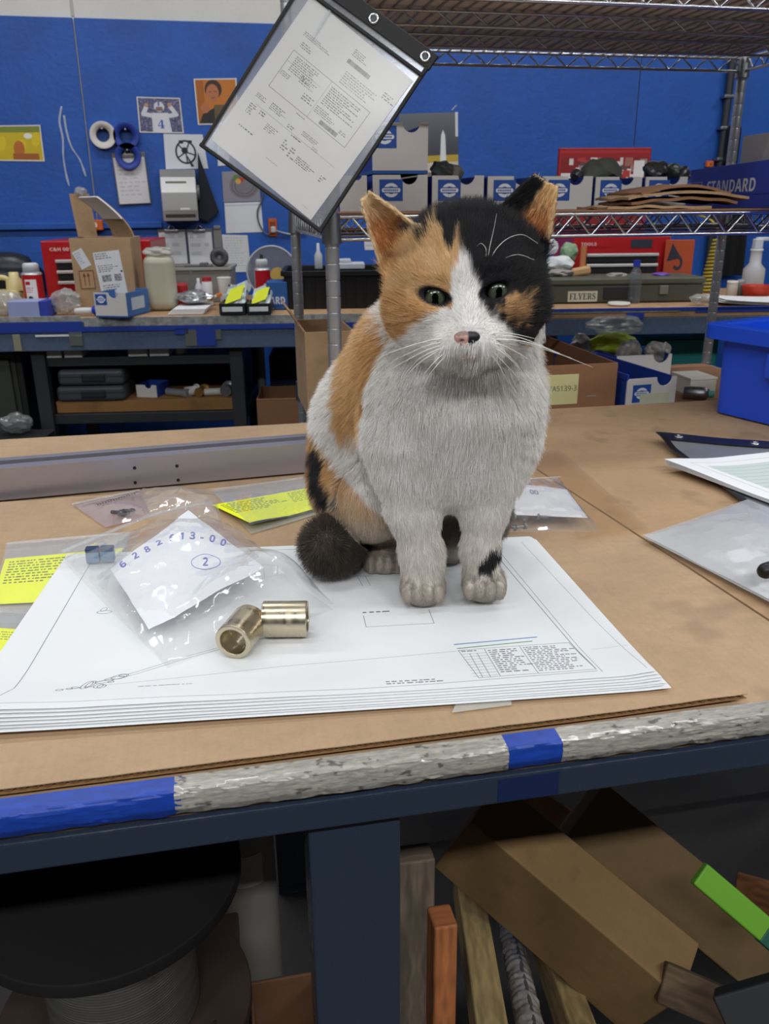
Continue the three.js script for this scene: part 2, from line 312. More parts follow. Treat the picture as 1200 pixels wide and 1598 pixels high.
  const sd = (p, x, y, z) => {
    if (p.t === 'c') {
      const ax = p.a[0], ay = p.a[1], az = p.a[2], bx = p.b[0] - ax, by = p.b[1] - ay, bz = p.b[2] - az, qx = x - ax, qy = y - ay, qz = z - az;
      const h = clamp((qx * bx + qy * by + qz * bz) / (bx * bx + by * by + bz * bz)), dx = qx - bx * h, dy = qy - by * h, dz = qz - bz * h;
      return Math.sqrt(dx * dx + dy * dy + dz * dz) - lerp(p.ra, p.rb, h);
    }
    if (p.t === 'e') {
      let qx = x - p.c[0], qy = y - p.c[1], qz = z - p.c[2];
      if (p.rot) { const c = Math.cos(p.rot), s = Math.sin(p.rot); [qx, qy] = [c * qx - s * qy, s * qx + c * qy]; }
      const ux = qx / p.r[0], uy = qy / p.r[1], uz = qz / p.r[2], k0 = Math.sqrt(ux * ux + uy * uy + uz * uz);
      if (k0 < 1e-6) return -Math.min(...p.r);
      const vx = ux / p.r[0], vy = uy / p.r[1], vz = uz / p.r[2];
      return k0 * (k0 - 1) / Math.sqrt(vx * vx + vy * vy + vz * vz);
    }
    const qx = x - p.B.x, qy = y - p.B.y, qz = z - p.B.z, s = qx * p.ax.x + qy * p.ax.y + qz * p.ax.z, b = qx * p.la.x + qy * p.la.y + qz * p.la.z, c = qx * p.n.x + qy * p.n.y + qz * p.n.z;
    const t = clamp(s / p.L, -0.4, 1), w = p.w * lerp(1, p.blunt, Math.pow(Math.max(0, t), 1.15)) + 0.0004, bb = clamp(b / w, -1.2, 1.2), cup = p.cup * (1 - 0.75 * clamp(t));
    const cm = cup * (bb * bb - 1), slope = 1 / Math.sqrt(1 + (2 * cup * bb / w) ** 2);
    return Math.max(Math.abs(c - cm) * slope - p.th * (1 + 0.6 * (1 - clamp(t))), (Math.abs(b) - w) * 0.8, s - p.L, -0.3 * p.L - s);
  };
  const bound = (p) => {
    if (p.t === 'c') return [0, 1, 2].map((i) => [Math.min(p.a[i] - p.ra, p.b[i] - p.rb), Math.max(p.a[i] + p.ra, p.b[i] + p.rb)]);
    if (p.t === 'e') { const m = p.rot ? Math.max(p.r[0], p.r[1]) : 0; return [0, 1, 2].map((i) => [p.c[i] - Math.max(p.r[i], i < 2 ? m : 0), p.c[i] + Math.max(p.r[i], i < 2 ? m : 0)]); }
    const m = p.w + 0.01; return ['x', 'y', 'z'].map((k) => [Math.min(p.B[k], p.B[k] + p.ax[k] * p.L) - m, Math.max(p.B[k], p.B[k] + p.ax[k] * p.L) + m]);
  };
  const join = (f, d, p) => {
    const k = p.k;
    if (p.sub) { const h = Math.max(k - Math.abs(f + d), 0) / k; return Math.max(f, -d) + h * h * k * 0.25; }
    const h = Math.max(k - Math.abs(f - d), 0) / k; return Math.min(f, d) - h * h * k * 0.25;
  };
  // skin of one box of the field
  const skin = (lo, hi, res) => {
    const c = [0, 1, 2].map((i) => (lo[i] + hi[i]) / 2), hs = [0, 1, 2].map((i) => (hi[i] - lo[i]) / 2), half = res / 2;
    const mc = new MarchingCubes(res, S(0xffffff), false, false, 400000), F = new Float32Array(res * res * res).fill(0.05);
    const toI = (v, i) => (v - c[i]) / hs[i] * half + half, at = (n, i) => c[i] + hs[i] * (n - half) / half;
    for (const p of prims) {
      const b = bound(p), m = p.k + 0.012, r = [0, 1, 2].map((i) => [Math.max(0, Math.floor(toI(b[i][0] - m, i))), Math.min(res - 1, Math.ceil(toI(b[i][1] + m, i)))]);
      for (let k = r[2][0]; k <= r[2][1]; k++) for (let j = r[1][0]; j <= r[1][1]; j++) for (let i = r[0][0]; i <= r[0][1]; i++) {
        const q = (k * res + j) * res + i; F[q] = join(F[q], sd(p, at(i, 0), at(j, 1), at(k, 2)), p);
      }
    }
    for (let q = 0; q < F.length; q++) mc.field[q] = -F[q];
    mc.isolation = 0; mc.update();
    const n = mc.count ?? mc.geometry.drawRange.count, pos = new Float32Array(n * 3);
    for (let i = 0; i < n; i++) for (let a = 0; a < 3; a++) pos[3 * i + a] = c[a] + hs[a] * mc.positionArray[3 * i + a];
    const g = new THREE.BufferGeometry(); g.setAttribute('position', new THREE.BufferAttribute(pos, 3));
    return mergeVertices(g, 2e-5);
  };
  const cut = cp(727, 600, 0)[1];
  const gH = skin([hc[0] - 0.1, cut - 0.004, -0.135], [hc[0] + 0.1, hc[1] + 0.1, 0.105], 150);
  const gB = skin([-0.17, -0.012, -0.22], [0.11, cut + 0.002, 0.06], 150);
  const body = mergeGeometries([gH, gB]);
  // flat soles on the paper
  { const p = body.attributes.position; for (let i = 0; i < p.count; i++) if (p.getY(i) < 0.0004) p.setY(i, 0.0004); }
  body.computeVertexNormals();

  // ----- coat -----
  const lin = (h) => new THREE.Color(h).toArray();
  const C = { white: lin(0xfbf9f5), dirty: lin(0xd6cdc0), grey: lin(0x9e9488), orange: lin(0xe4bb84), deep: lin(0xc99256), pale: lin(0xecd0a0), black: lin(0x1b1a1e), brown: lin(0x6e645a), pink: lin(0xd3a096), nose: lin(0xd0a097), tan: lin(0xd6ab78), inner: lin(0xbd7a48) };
  const mix = (a, b, t) => { t = clamp(t); return [lerp(a[0], b[0], t), lerp(a[1], b[1], t), lerp(a[2], b[2], t)]; };
  const earT = (p, x, y, z) => { const qx = x - p.B.x, qy = y - p.B.y, qz = z - p.B.z, s = (qx * p.ax.x + qy * p.ax.y + qz * p.ax.z) / p.L, b = (qx * p.la.x + qy * p.la.y + qz * p.la.z) / (p.w * lerp(1, p.blunt, Math.pow(clamp(s), 1.15))), c = (qx * p.n.x + qy * p.n.y + qz * p.n.z); return [s, b, c + p.cup * (1 - 0.75 * clamp(s)) * (1 - b * b)]; };
  const ears = prims.filter((p) => p.t === 'ear'), laSign = ears.map((e) => Math.sign(e.la.x));
  const zone = (x, y, z) => {
    const hz = (z - hc[2]) / U, ns = nar(Math.max(-60, hz)), hx = ((x - eyeL[0]) / ns + eyeL[0] - hc[0]) / U, hy = ((y - eyeL[1]) / ns + eyeL[1] - hc[1]) / U;
    for (let i = 0; i < 2; i++) { const p = ears[i], e = earT(p, x, y, z); if (e[0] > 0.1 && e[0] < 1.15 && Math.abs(e[1]) < 1.2 && Math.abs(e[2]) < 0.01) return { ear: p.side, i, s: e[0], b: e[1] * laSign[i], hx, hy, hz, c: e[2] }; }
    if (hy > -128 && Math.hypot(hx / 132, hy / 130, hz / 135) < 1.08 && !(hz < -40 && hy < -60)) return { head: 1, hx, hy, hz };
    return { hx, hy, hz };
  };
  const curve = (pts, x) => { if (x <= pts[0][0]) return pts[0][1]; for (let i = 1; i < pts.length; i++) if (x < pts[i][0]) return lerp(pts[i - 1][1], pts[i][1], (x - pts[i - 1][0]) / (pts[i][0] - pts[i - 1][0])); return pts.at(-1)[1]; };
  // patches of the coat: ellipses about a point of the body, leaning by sl
  const blob = (px, py, z, rx, ry, sl = 0) => { const c = cp(px, py, z); return (x, y) => (Math.hypot((x - c[0] - sl * (y - c[1])) / (rx * c[3]), (y - c[1]) / (ry * c[3])) - 1) * Math.min(rx, ry); };
  const saddle = blob(566, 582, -0.08, 35, 95, 0.27), rumpB = blob(504, 736, -0.11, 19, 50, -0.12), neckT = blob(852, 535, -0.03, 16, 42), bellyT = blob(704, 778, -0.03, 30, 30), wrist = blob(764, 870, 0.006, 17, 22, 0.35);
  const la = cp(486, 660, -0.11), lb = cp(622, 808, -0.06);
  const tailP = prims.slice(8, 12), onTail = (x, y, z) => y < 0.085 && x < -0.05 && tailP.some((p) => sd(p, x, y, z) < 0.007) && !prims.slice(5, 7).some((p) => sd(p, x, y, z) < 0.004);
  const pat = (x, y, z) => {
    const q = zone(x, y, z), n1 = fbm(x * 60, y * 60, z * 60), n2 = fbm(x * 230, y * 100, z * 230);
    const j = n1 * 7 + n2 * 6;
    if (q.ear) {
      const inside = q.c > 0.0004;
      if (q.ear < 0) {
        let c = inside ? mix(C.inner, C.pale, sst(0.35, 0.85, q.s + 0.15 * n1) * 0.75) : C.orange;
        if (inside) { c = mix(c, C.deep, 0.6 * sst(0.5, 0.1, Math.abs(q.b - 0.25)) * sst(0.75, 0.3, q.s)); c = mix(c, C.brown, sst(0.1, 0.5, q.b) * sst(0.5, 0.25, q.s)); }
        if (Math.abs(q.b) > 0.84 || q.s > 0.95) c = mix(c, C.pale, 0.75); return c;
      }
      if (!inside) return q.b > 0.8 ? C.deep : C.black;
      let c = mix(C.inner, C.orange, sst(0.2, 0.8, q.s + 0.2 * n1));
      c = mix(c, C.black, sst(0.16, -0.16, q.b + 0.06 + 0.16 * n2 + 0.3 * (0.55 - q.s)));
      if (q.b > 0.84 || q.s > 0.96) c = mix(c, C.pale, 0.6); return c;
    }
    if (q.head) {
      const { hx, hy, hz } = q;
      let c = mix(C.orange, C.deep, 0.28 + 0.35 * nz(x * 140, y * 40, 3) + 0.3 * n2);
      if (hz > 10) c = mix(c, C.pale, 0.4 * sst(-20, 40, hy) + 0.3 * n1 + 0.25 * sst(16, 0, Math.abs(hy + 2)) * sst(-30, -60, hx));
      if (hx < -60 && hy < -10) c = mix(c, C.deep, 0.25 + 0.3 * n2);
      // white blaze between orange and black
      const edge = curve([[-40, 26], [-5, 21], [10, 16], [27, 8], [45, -3], [60, -11], [80, -13], [140, -16]], hy);
      const left = curve([[-40, -22], [20, -21], [36, -16], [48, -7], [58, 6]], hy);
      c = mix(c, C.white, sst(-5, 5, hx - left + j) * sst(62, 44, hy + j));
      c = mix(c, C.black, sst(-5, 5, hx - edge + j * 0.8));
      // black cap over the left of the crown with orange tongues
      const capY = curve([[-110, 104], [-88, 96], [-72, 60], [-62, 68], [-50, 96], [-38, 92], [-30, 50], [-22, 48], [-14, 84], [0, 80]], hx + j * 0.6) + (hz < -10 ? -20 : 0);
      c = mix(c, C.black, sst(-5, 6, hy - capY + j * 1.3) * sst(-106, -92, hx));
      if (hz < -60) c = mix(c, C.black, 0.9 * sst(20, 60, hy));
      // tan streaks under the right eye
      const tp = Math.hypot((hx - 80) / 23, (hy + 36 - 0.25 * (hx - 80)) / 26) * 20 - 20 + j * 1.8;
      if (hz > 0) c = mix(c, mix(C.tan, C.black, 0.1 + 1.3 * Math.max(0, n2)), sst(5, -5, tp) * (hx > 30 ? 1 : 0));
      // white muzzle
      const line = curve([[-120, -88], [-80, -64], [-58, -46], [-20, -32], [26, -33], [50, -46], [72, -68], [84, -90], [130, -92]], hx);
      const mz = sst(6, -6, hy - line + j) * (hz > -50 ? 1 : 0);
      c = mix(c, mix(C.white, C.dirty, 0.08 + 0.25 * n1), mz);
      if (hx > 96 && hy < -88) c = mix(c, C.pale, 0.7);
      for (const [ex, ey, tl] of [[-48, -17, 0.3], [47, -9, -0.3]]) { const ax = hx - ex, ay = hy - ey, rx = ax * Math.cos(tl) - ay * Math.sin(tl), ry = ax * Math.sin(tl) + ay * Math.cos(tl), d = Math.hypot(rx / 26.5, ry / 13.5); if (d < 1.2 && hz > 25) c = mix(c, C.black, sst(1.2, 0.98, d)); }
      if (Math.hypot((hx + 24) / 3.5, (hy + 33) / 6) < 1 && hz > 30) c = mix(c, C.deep, 0.8);
      return c;
    }
    const depth = -z;
    if (onTail(x, y, z)) return mix(C.brown, C.black, 0.25 + 0.5 * n2);
    let c = mix(C.white, C.dirty, 0.06 + 0.3 * n1);
    if (x < 0.01 && depth > 0.015) c = mix(c, mix(C.orange, C.deep, 0.1 + 0.35 * n2), sst(5, -5, saddle(x, y) + j));
    // calico mix below a slanting line on the left flank
    const dl = ((y - la[1]) - (lb[1] - la[1]) / (lb[0] - la[0]) * (x - la[0])) / U + j * 1.2;
    if (x < lb[0] + 0.004 && depth > 0.014) { c = mix(c, mix(C.orange, C.deep, 0.3 + 0.6 * n1), sst(6, -6, dl)); c = mix(c, C.dirty, 0.55 * sst(0.075, 0.04, y) * sst(6, -6, dl)); }
    if (x < -0.02 && depth > 0.04) c = mix(c, C.black, sst(5, -5, rumpB(x, y) + j * 1.3));
    if (depth > 0.16 && x < 0) c = mix(c, C.black, 0.5 * sst(0, 0.25, n1));
    if (x > 0.04) c = mix(c, C.pale, 0.8 * sst(5, -5, neckT(x, y) + j));
    if (depth > 0.012 && depth < 0.13 && y < 0.12) c = mix(c, C.tan, 0.55 * sst(8, -8, bellyT(x, y) + j));
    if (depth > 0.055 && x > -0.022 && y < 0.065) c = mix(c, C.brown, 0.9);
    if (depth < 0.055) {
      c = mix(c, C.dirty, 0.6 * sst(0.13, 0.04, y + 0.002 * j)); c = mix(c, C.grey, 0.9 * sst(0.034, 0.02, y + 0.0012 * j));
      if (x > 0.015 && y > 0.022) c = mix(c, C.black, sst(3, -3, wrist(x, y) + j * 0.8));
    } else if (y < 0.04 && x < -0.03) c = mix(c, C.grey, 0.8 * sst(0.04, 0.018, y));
    // throat fur greyer below the chin
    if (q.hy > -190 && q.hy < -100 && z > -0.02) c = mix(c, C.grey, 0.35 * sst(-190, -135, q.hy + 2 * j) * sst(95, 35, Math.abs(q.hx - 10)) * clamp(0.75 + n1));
    return c;
  };
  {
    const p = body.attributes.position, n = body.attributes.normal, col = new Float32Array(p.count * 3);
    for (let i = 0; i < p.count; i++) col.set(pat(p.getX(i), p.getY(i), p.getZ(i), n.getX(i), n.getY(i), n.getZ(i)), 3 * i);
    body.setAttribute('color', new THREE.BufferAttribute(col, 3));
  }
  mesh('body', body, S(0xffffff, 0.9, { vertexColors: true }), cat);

  // ----- fur: short tapered curved hairs -----
  const hair = (() => {
    const pos = [], nor = [], idx = [], N = 3, M = 3;
    for (let k = 0; k <= N; k++) for (let m = 0; m < M; m++) { const t = k / N, a = m / M * 2 * Math.PI, r = 0.5 * (1 - 0.85 * t); pos.push(r * Math.cos(a), t, r * Math.sin(a)); nor.push(Math.cos(a), 0.15, Math.sin(a)); }
    for (let k = 0; k < N; k++) for (let m = 0; m < M; m++) { const a = k * M + m, b = k * M + (m + 1) % M; idx.push(a, a + M, b, b, a + M, b + M); }
    for (let i = 0; i < pos.length; i += 3) pos[i + 2] += 0; // straight; the lie comes from each hair's own direction
    const g = new THREE.BufferGeometry(); g.setAttribute('position', new THREE.Float32BufferAttribute(pos, 3)); g.setAttribute('normal', new THREE.Float32BufferAttribute(nor, 3)); g.setIndex(idx); return g;
  })();
  const P = body.attributes.position, NN = body.attributes.normal, I = body.index.array, camL = [EYE.clone().sub(base).dot(R0), EYE.y - base.y, D0];
  const items = [], a = V(), b = V(), c = V(), nv = V(), dir = V(), noseP = V(...H(5, -70, 110)), tmp = V(), tmp2 = V();
  const DENS = 1.25e6;   // hairs per square metre before thinning
  for (let t = 0; t < I.length; t += 3) {
    a.fromBufferAttribute(P, I[t]); b.fromBufferAttribute(P, I[t + 1]); c.fromBufferAttribute(P, I[t + 2]);
    const area = tmp.subVectors(b, a).cross(tmp2.subVectors(c, a)).length() / 2;
    nv.fromBufferAttribute(NN, I[t]);
    const vis = nv.x * (camL[0] - a.x) + nv.y * (camL[1] - a.y) + nv.z * (camL[2] - a.z);
    let want = area * DENS * (vis > -0.12 ? 1 : 0.22); want = Math.floor(want) + (rnd() < want % 1 ? 1 : 0);
    for (let h = 0; h < want; h++) {
      let u = rnd(), v = rnd(); if (u + v > 1) { u = 1 - u; v = 1 - v; }
      const p = a.clone().addScaledVector(tmp.subVectors(b, a), u).addScaledVector(tmp2.subVectors(c, a), v);
      if (p.y < 0.002) continue;
      const q = zone(p.x, p.y, p.z);
      let len = 0.011, wid = 0.00042, lift = 0.42;
      if (q.ear) { dir.copy(ears[q.ear < 0 ? 0 : 1].ax); if (q.c > 0.0006) { len = 0.006; lift = 0.2; if (rnd() < 0.6) continue; } else { len = 0.004; lift = 0.15; } if (q.s > 0.85) { len = 0.0025; lift = 0.1; } }
      else if (q.head) {
        dir.subVectors(p, noseP).normalize(); len = lerp(0.003, 0.0085, sst(30, 130, p.distanceTo(noseP) / U)); lift = 0.22;
        const dn = Math.hypot((q.hx - 3) / 25, (q.hy + 85) / 14); if (dn < 1 && q.hz > 88) continue; if (q.hz > 55 && Math.hypot((q.hx - 4) / 27, (q.hy + 107) / 10) < 1) continue; if (q.hy < -58 && q.hz > 30) { len = Math.min(len, 0.0018 + 0.0022 * sst(40, 75, Math.abs(q.hx - 4))); lift = 0.16; }
        if (q.hy > 40 && q.hz < 30) { dir.y += 0.2; lift = 0.42; len = 0.0105; }
        for (const [ex, ey, tl] of [[-48, -17, 0.3], [47, -9, -0.3]]) { const ax = q.hx - ex, ay = q.hy - ey, d = Math.hypot((ax * Math.cos(tl) - ay * Math.sin(tl)) / 25, (ax * Math.sin(tl) + ay * Math.cos(tl)) / 13); if (d < 1.08 && q.hz > 20) len = 0; else if (d < 1.8 && q.hz > 20) len = Math.min(len, 0.0025); }
        if (!len) continue;
        wid = 0.00034;
      } else {
        dir.set(-0.1 * Math.sign(p.x + 0.02), -1, p.z < -0.05 ? -0.35 : 0.05);
        if (p.y < 0.026 && p.z > -0.1) { len = 0.0026; lift = 0.16; wid = 0.00028; } else if (p.y < 0.10 && p.z > -0.05) { len = 0.0065; lift = 0.22; } else if (p.z > -0.02) { len = 0.0105; lift = 0.3; } else { len = 0.011; lift = 0.42; }
        if (onTail(p.x, p.y, p.z)) { dir.set(0.1, -0.15, 1); lift = 0.72; len = 0.0095; }
        else if (p.z < -0.05 && p.y < 0.05 && p.x < -0.03) { len = 0.0055; lift = 0.2; }
      }
      dir.addScaledVector(nv, -dir.dot(nv)); if (dir.lengthSq() < 1e-8) continue; dir.normalize();
      const g1 = nz(p.x * 130, p.y * 130, p.z * 130), g2 = nz(p.x * 130 + 9, p.y * 130, p.z * 130 + 5);
      dir.x += 0.35 * g1 + rr(-0.16, 0.16); dir.y += 0.3 * g2 + rr(-0.16, 0.16); dir.z += rr(-0.16, 0.16);
      dir.multiplyScalar(1 - lift).addScaledVector(nv, lift).normalize();
      len *= rr(0.65, 1.2);
      const e = p.y + dir.y * len; if (e < 0.0006) continue;
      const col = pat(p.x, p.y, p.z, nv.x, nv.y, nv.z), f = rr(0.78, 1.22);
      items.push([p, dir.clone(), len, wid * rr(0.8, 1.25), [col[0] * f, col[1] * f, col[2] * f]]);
    }
  }
  const fur = new THREE.InstancedMesh(hair, S(0xffffff, 0.65), items.length);
  const m4 = new THREE.Matrix4(), qq = new THREE.Quaternion(), up = V(0, 1, 0), sc = V(), cc = new THREE.Color();
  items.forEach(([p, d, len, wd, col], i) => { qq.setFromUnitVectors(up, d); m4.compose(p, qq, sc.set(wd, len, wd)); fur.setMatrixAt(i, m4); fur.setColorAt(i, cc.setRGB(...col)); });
  console.log('hairs', items.length, 'skin triangles', I.length / 3);
  fur.name = 'fur'; fur.userData.kind = 'stuff'; cat.add(fur); fur.castShadow = fur.receiveShadow = true;

  // ----- eyes: part with iris and pupil -----
  const EYEW = PH(0x0c0d0b, 0.15);
  EYES.forEach(([x, y, z, r], k) => {
    const o = H(x, y, z), R = r * U;
    const irisT = ctex(256, 256, (g, w) => { const gr = g.createRadialGradient(128, 128, 20, 128, 128, 120); gr.addColorStop(0, '#3b4233'); gr.addColorStop(0.6, '#545c4b'); gr.addColorStop(0.9, '#2f352a'); gr.addColorStop(1, '#15160f'); g.fillStyle = gr; g.fillRect(0, 0, w, w); for (let i = 0; i < 160; i++) { const t = i / 160 * 6.283; g.strokeStyle = i % 3 ? 'rgba(60,70,45,.25)' : 'rgba(190,200,160,.22)'; g.beginPath(); g.moveTo(128 + 30 * Math.cos(t), 128 + 30 * Math.sin(t)); g.lineTo(128 + 112 * Math.cos(t + 0.05), 128 + 112 * Math.sin(t + 0.05)); g.stroke(); } });
    const ge = new THREE.SphereGeometry(R, 32, 24); ge.translate(...o);
    const eye = mesh('eye', ge, EYEW, cat, k ? 'grey-green eye in the black fur' : 'grey-green eye in the orange fur');
    const capG = new THREE.SphereGeometry(R * 1.015, 32, 12, 0, Math.PI * 2, 0, 0.78); capG.rotateX(Math.PI / 2);
    { const p = capG.attributes.position, uv = capG.attributes.uv, m = R * 1.015 * Math.sin(0.78); for (let i = 0; i < p.count; i++) uv.setXY(i, 0.5 + 0.48 * p.getX(i) / m, 0.5 + 0.48 * p.getY(i) / m); }
    capG.rotateX(0.12).rotateY(k ? 0.1 : -0.04).translate(...o);
    mesh('iris', capG, PH(0xffffff, 0.14, { map: irisT }), eye);
    const pp = new THREE.SphereGeometry(R * 1.03, 24, 12, 0, Math.PI * 2, 0, 0.34); pp.rotateX(Math.PI / 2); pp.scale(0.75, 1.35, 1); pp.rotateX(0.12).rotateY(k ? 0.1 : -0.04).translate(...o);
    mesh('pupil', pp, PH(0x030303, 0.12), eye);
  });
  // ----- nose leather and lips -----
  const field = (x, y, z) => { let f = 0.05; for (const p of prims) f = join(f, sd(p, x, y, z), p); return f; };
  const front = (hx, hy) => { let z = 140; for (; z > 20; z -= 0.5) { const p = H(hx, hy, z); if (field(...p) < 0) break; } return z; };
  {
    const g = new THREE.SphereGeometry(1, 40, 28), p = g.attributes.position, col = new Float32Array(p.count * 3), z0 = front(4, -85) - 5;
    for (let i = 0; i < p.count; i++) {
      const x = p.getX(i), y = p.getY(i), z = p.getZ(i), w = 25 * (0.8 + 0.28 * y), nost = Math.hypot((Math.abs(x) - 0.5) / 0.26, (y + 0.12 + 0.3 * (Math.abs(x) - 0.5)) / 0.2), dent = nost < 1 ? (1 - nost) * 4 : 0;
      p.setXYZ(i, ...H(4 + x * w, -84 + y * 14, z0 + z * 9 - dent - 1.5 * Math.max(0, 1 - Math.abs(x) / 0.08)));
      let c = mix(C.nose, C.pink, 0.4 + 0.4 * nz(x * 3, y * 3, 1)); if (x > 0.06 + 0.12 * nz(y * 4, 3, 1) && y > -0.62 + 0.2 * nz(x * 5, 1, 1)) c = C.black; else if (y > 0.45 + 0.15 * nz(x * 6, 2, 2)) c = mix(c, C.brown, 0.7); if (nost < 0.8) c = mix(c, C.black, 0.8);
      col.set(c, 3 * i);
    }
    g.setAttribute('color', new THREE.BufferAttribute(col, 3)); g.computeVertexNormals(); mesh('nose', g, S(0xffffff, 0.45, { vertexColors: true }), cat, 'half pink, half black nose');
    const lip = (pts, r) => { const cv = new THREE.CatmullRomCurve3(pts.map(([x, y]) => V(...H(x, y, front(x, y) + 5.5)))); return new THREE.TubeGeometry(cv, 24, r * 1.15, 7); };
    mesh('mouth', flat([lip([[-17, -113], [-8, -109], [5, -106], [18, -108], [27, -112]], 0.0008), lip([[5, -98], [5, -106]], 0.0006)]), S(0x8a5d55, 0.6), cat, 'pinkish mouth line');
    mesh('lower_lip', lip([[-9, -113], [5, -111.5], [19, -112.5]], 0.0013), S(0xcfa297, 0.6), cat);
  }
  // ----- whiskers and brow hairs -----
  const WH = S(0xf0efe9, 0.4);
  const whisk = (pts, r = 0.00044) => { const cv = new THREE.CatmullRomCurve3(pts.map((p) => V(...H(...p)))), ge = new THREE.TubeGeometry(cv, 20, r, 5), p = ge.attributes.position; for (let i = 0; i <= 20; i++) { const ct = cv.getPointAt(i / 20), f = 1 - 0.8 * i / 20; for (let j = 0; j < 6; j++) { const q = i * 6 + j; p.setXYZ(q, ct.x + (p.getX(q) - ct.x) * f, ct.y + (p.getY(q) - ct.y) * f, ct.z + (p.getZ(q) - ct.z) * f); } } mesh('whisker', ge, WH, cat); };
  const px = (x, y, z) => [x - 727, 445 - y, z];
  for (const [s, m, e] of [
    [[695, 527], [650, 536], [608, 548]], [[692, 533], [650, 545], [612, 562]], [[690, 538], [645, 556], [600, 580]], [[694, 542], [650, 570], [622, 602]], [[700, 546], [666, 580], [655, 600]], [[704, 548], [672, 585], [660, 612]], [[698, 540], [654, 560], [628, 590]], [[690, 530], [640, 538], [590, 556]],
    [[762, 522], [800, 520], [845, 530]], [[764, 526], [812, 526], [880, 552]], [[766, 530], [815, 534], [900, 560]], [[766, 534], [800, 544], [838, 566]], [[764, 538], [796, 556], [830, 590]], [[760, 542], [785, 560], [812, 588]], [[758, 545], [780, 565], [800, 600]], [[765, 528], [830, 535], [935, 575]], [[764, 536], [790, 548], [820, 576]],
  ]) { const l = s[0] < 727; whisk([px(s[0], s[1], 98), px((s[0] + m[0]) / 2, (s[1] + m[1]) / 2 - 2, 108), px(m[0], m[1], 104), px(e[0], e[1], 86)]); }
  for (const pts of [[[758, 418], [762, 390], [768, 360], [771, 340]], [[760, 416], [772, 392], [790, 376], [812, 371], [836, 384]], [[762, 420], [780, 408], [806, 400], [832, 408]], [[756, 414], [756, 390], [748, 383], [742, 388]], [[752, 442], [764, 434], [776, 438], [784, 450]]])
    whisk(pts.map(([x, y], i) => px(x, y, 76 - i * 3)), 0.0003);
}
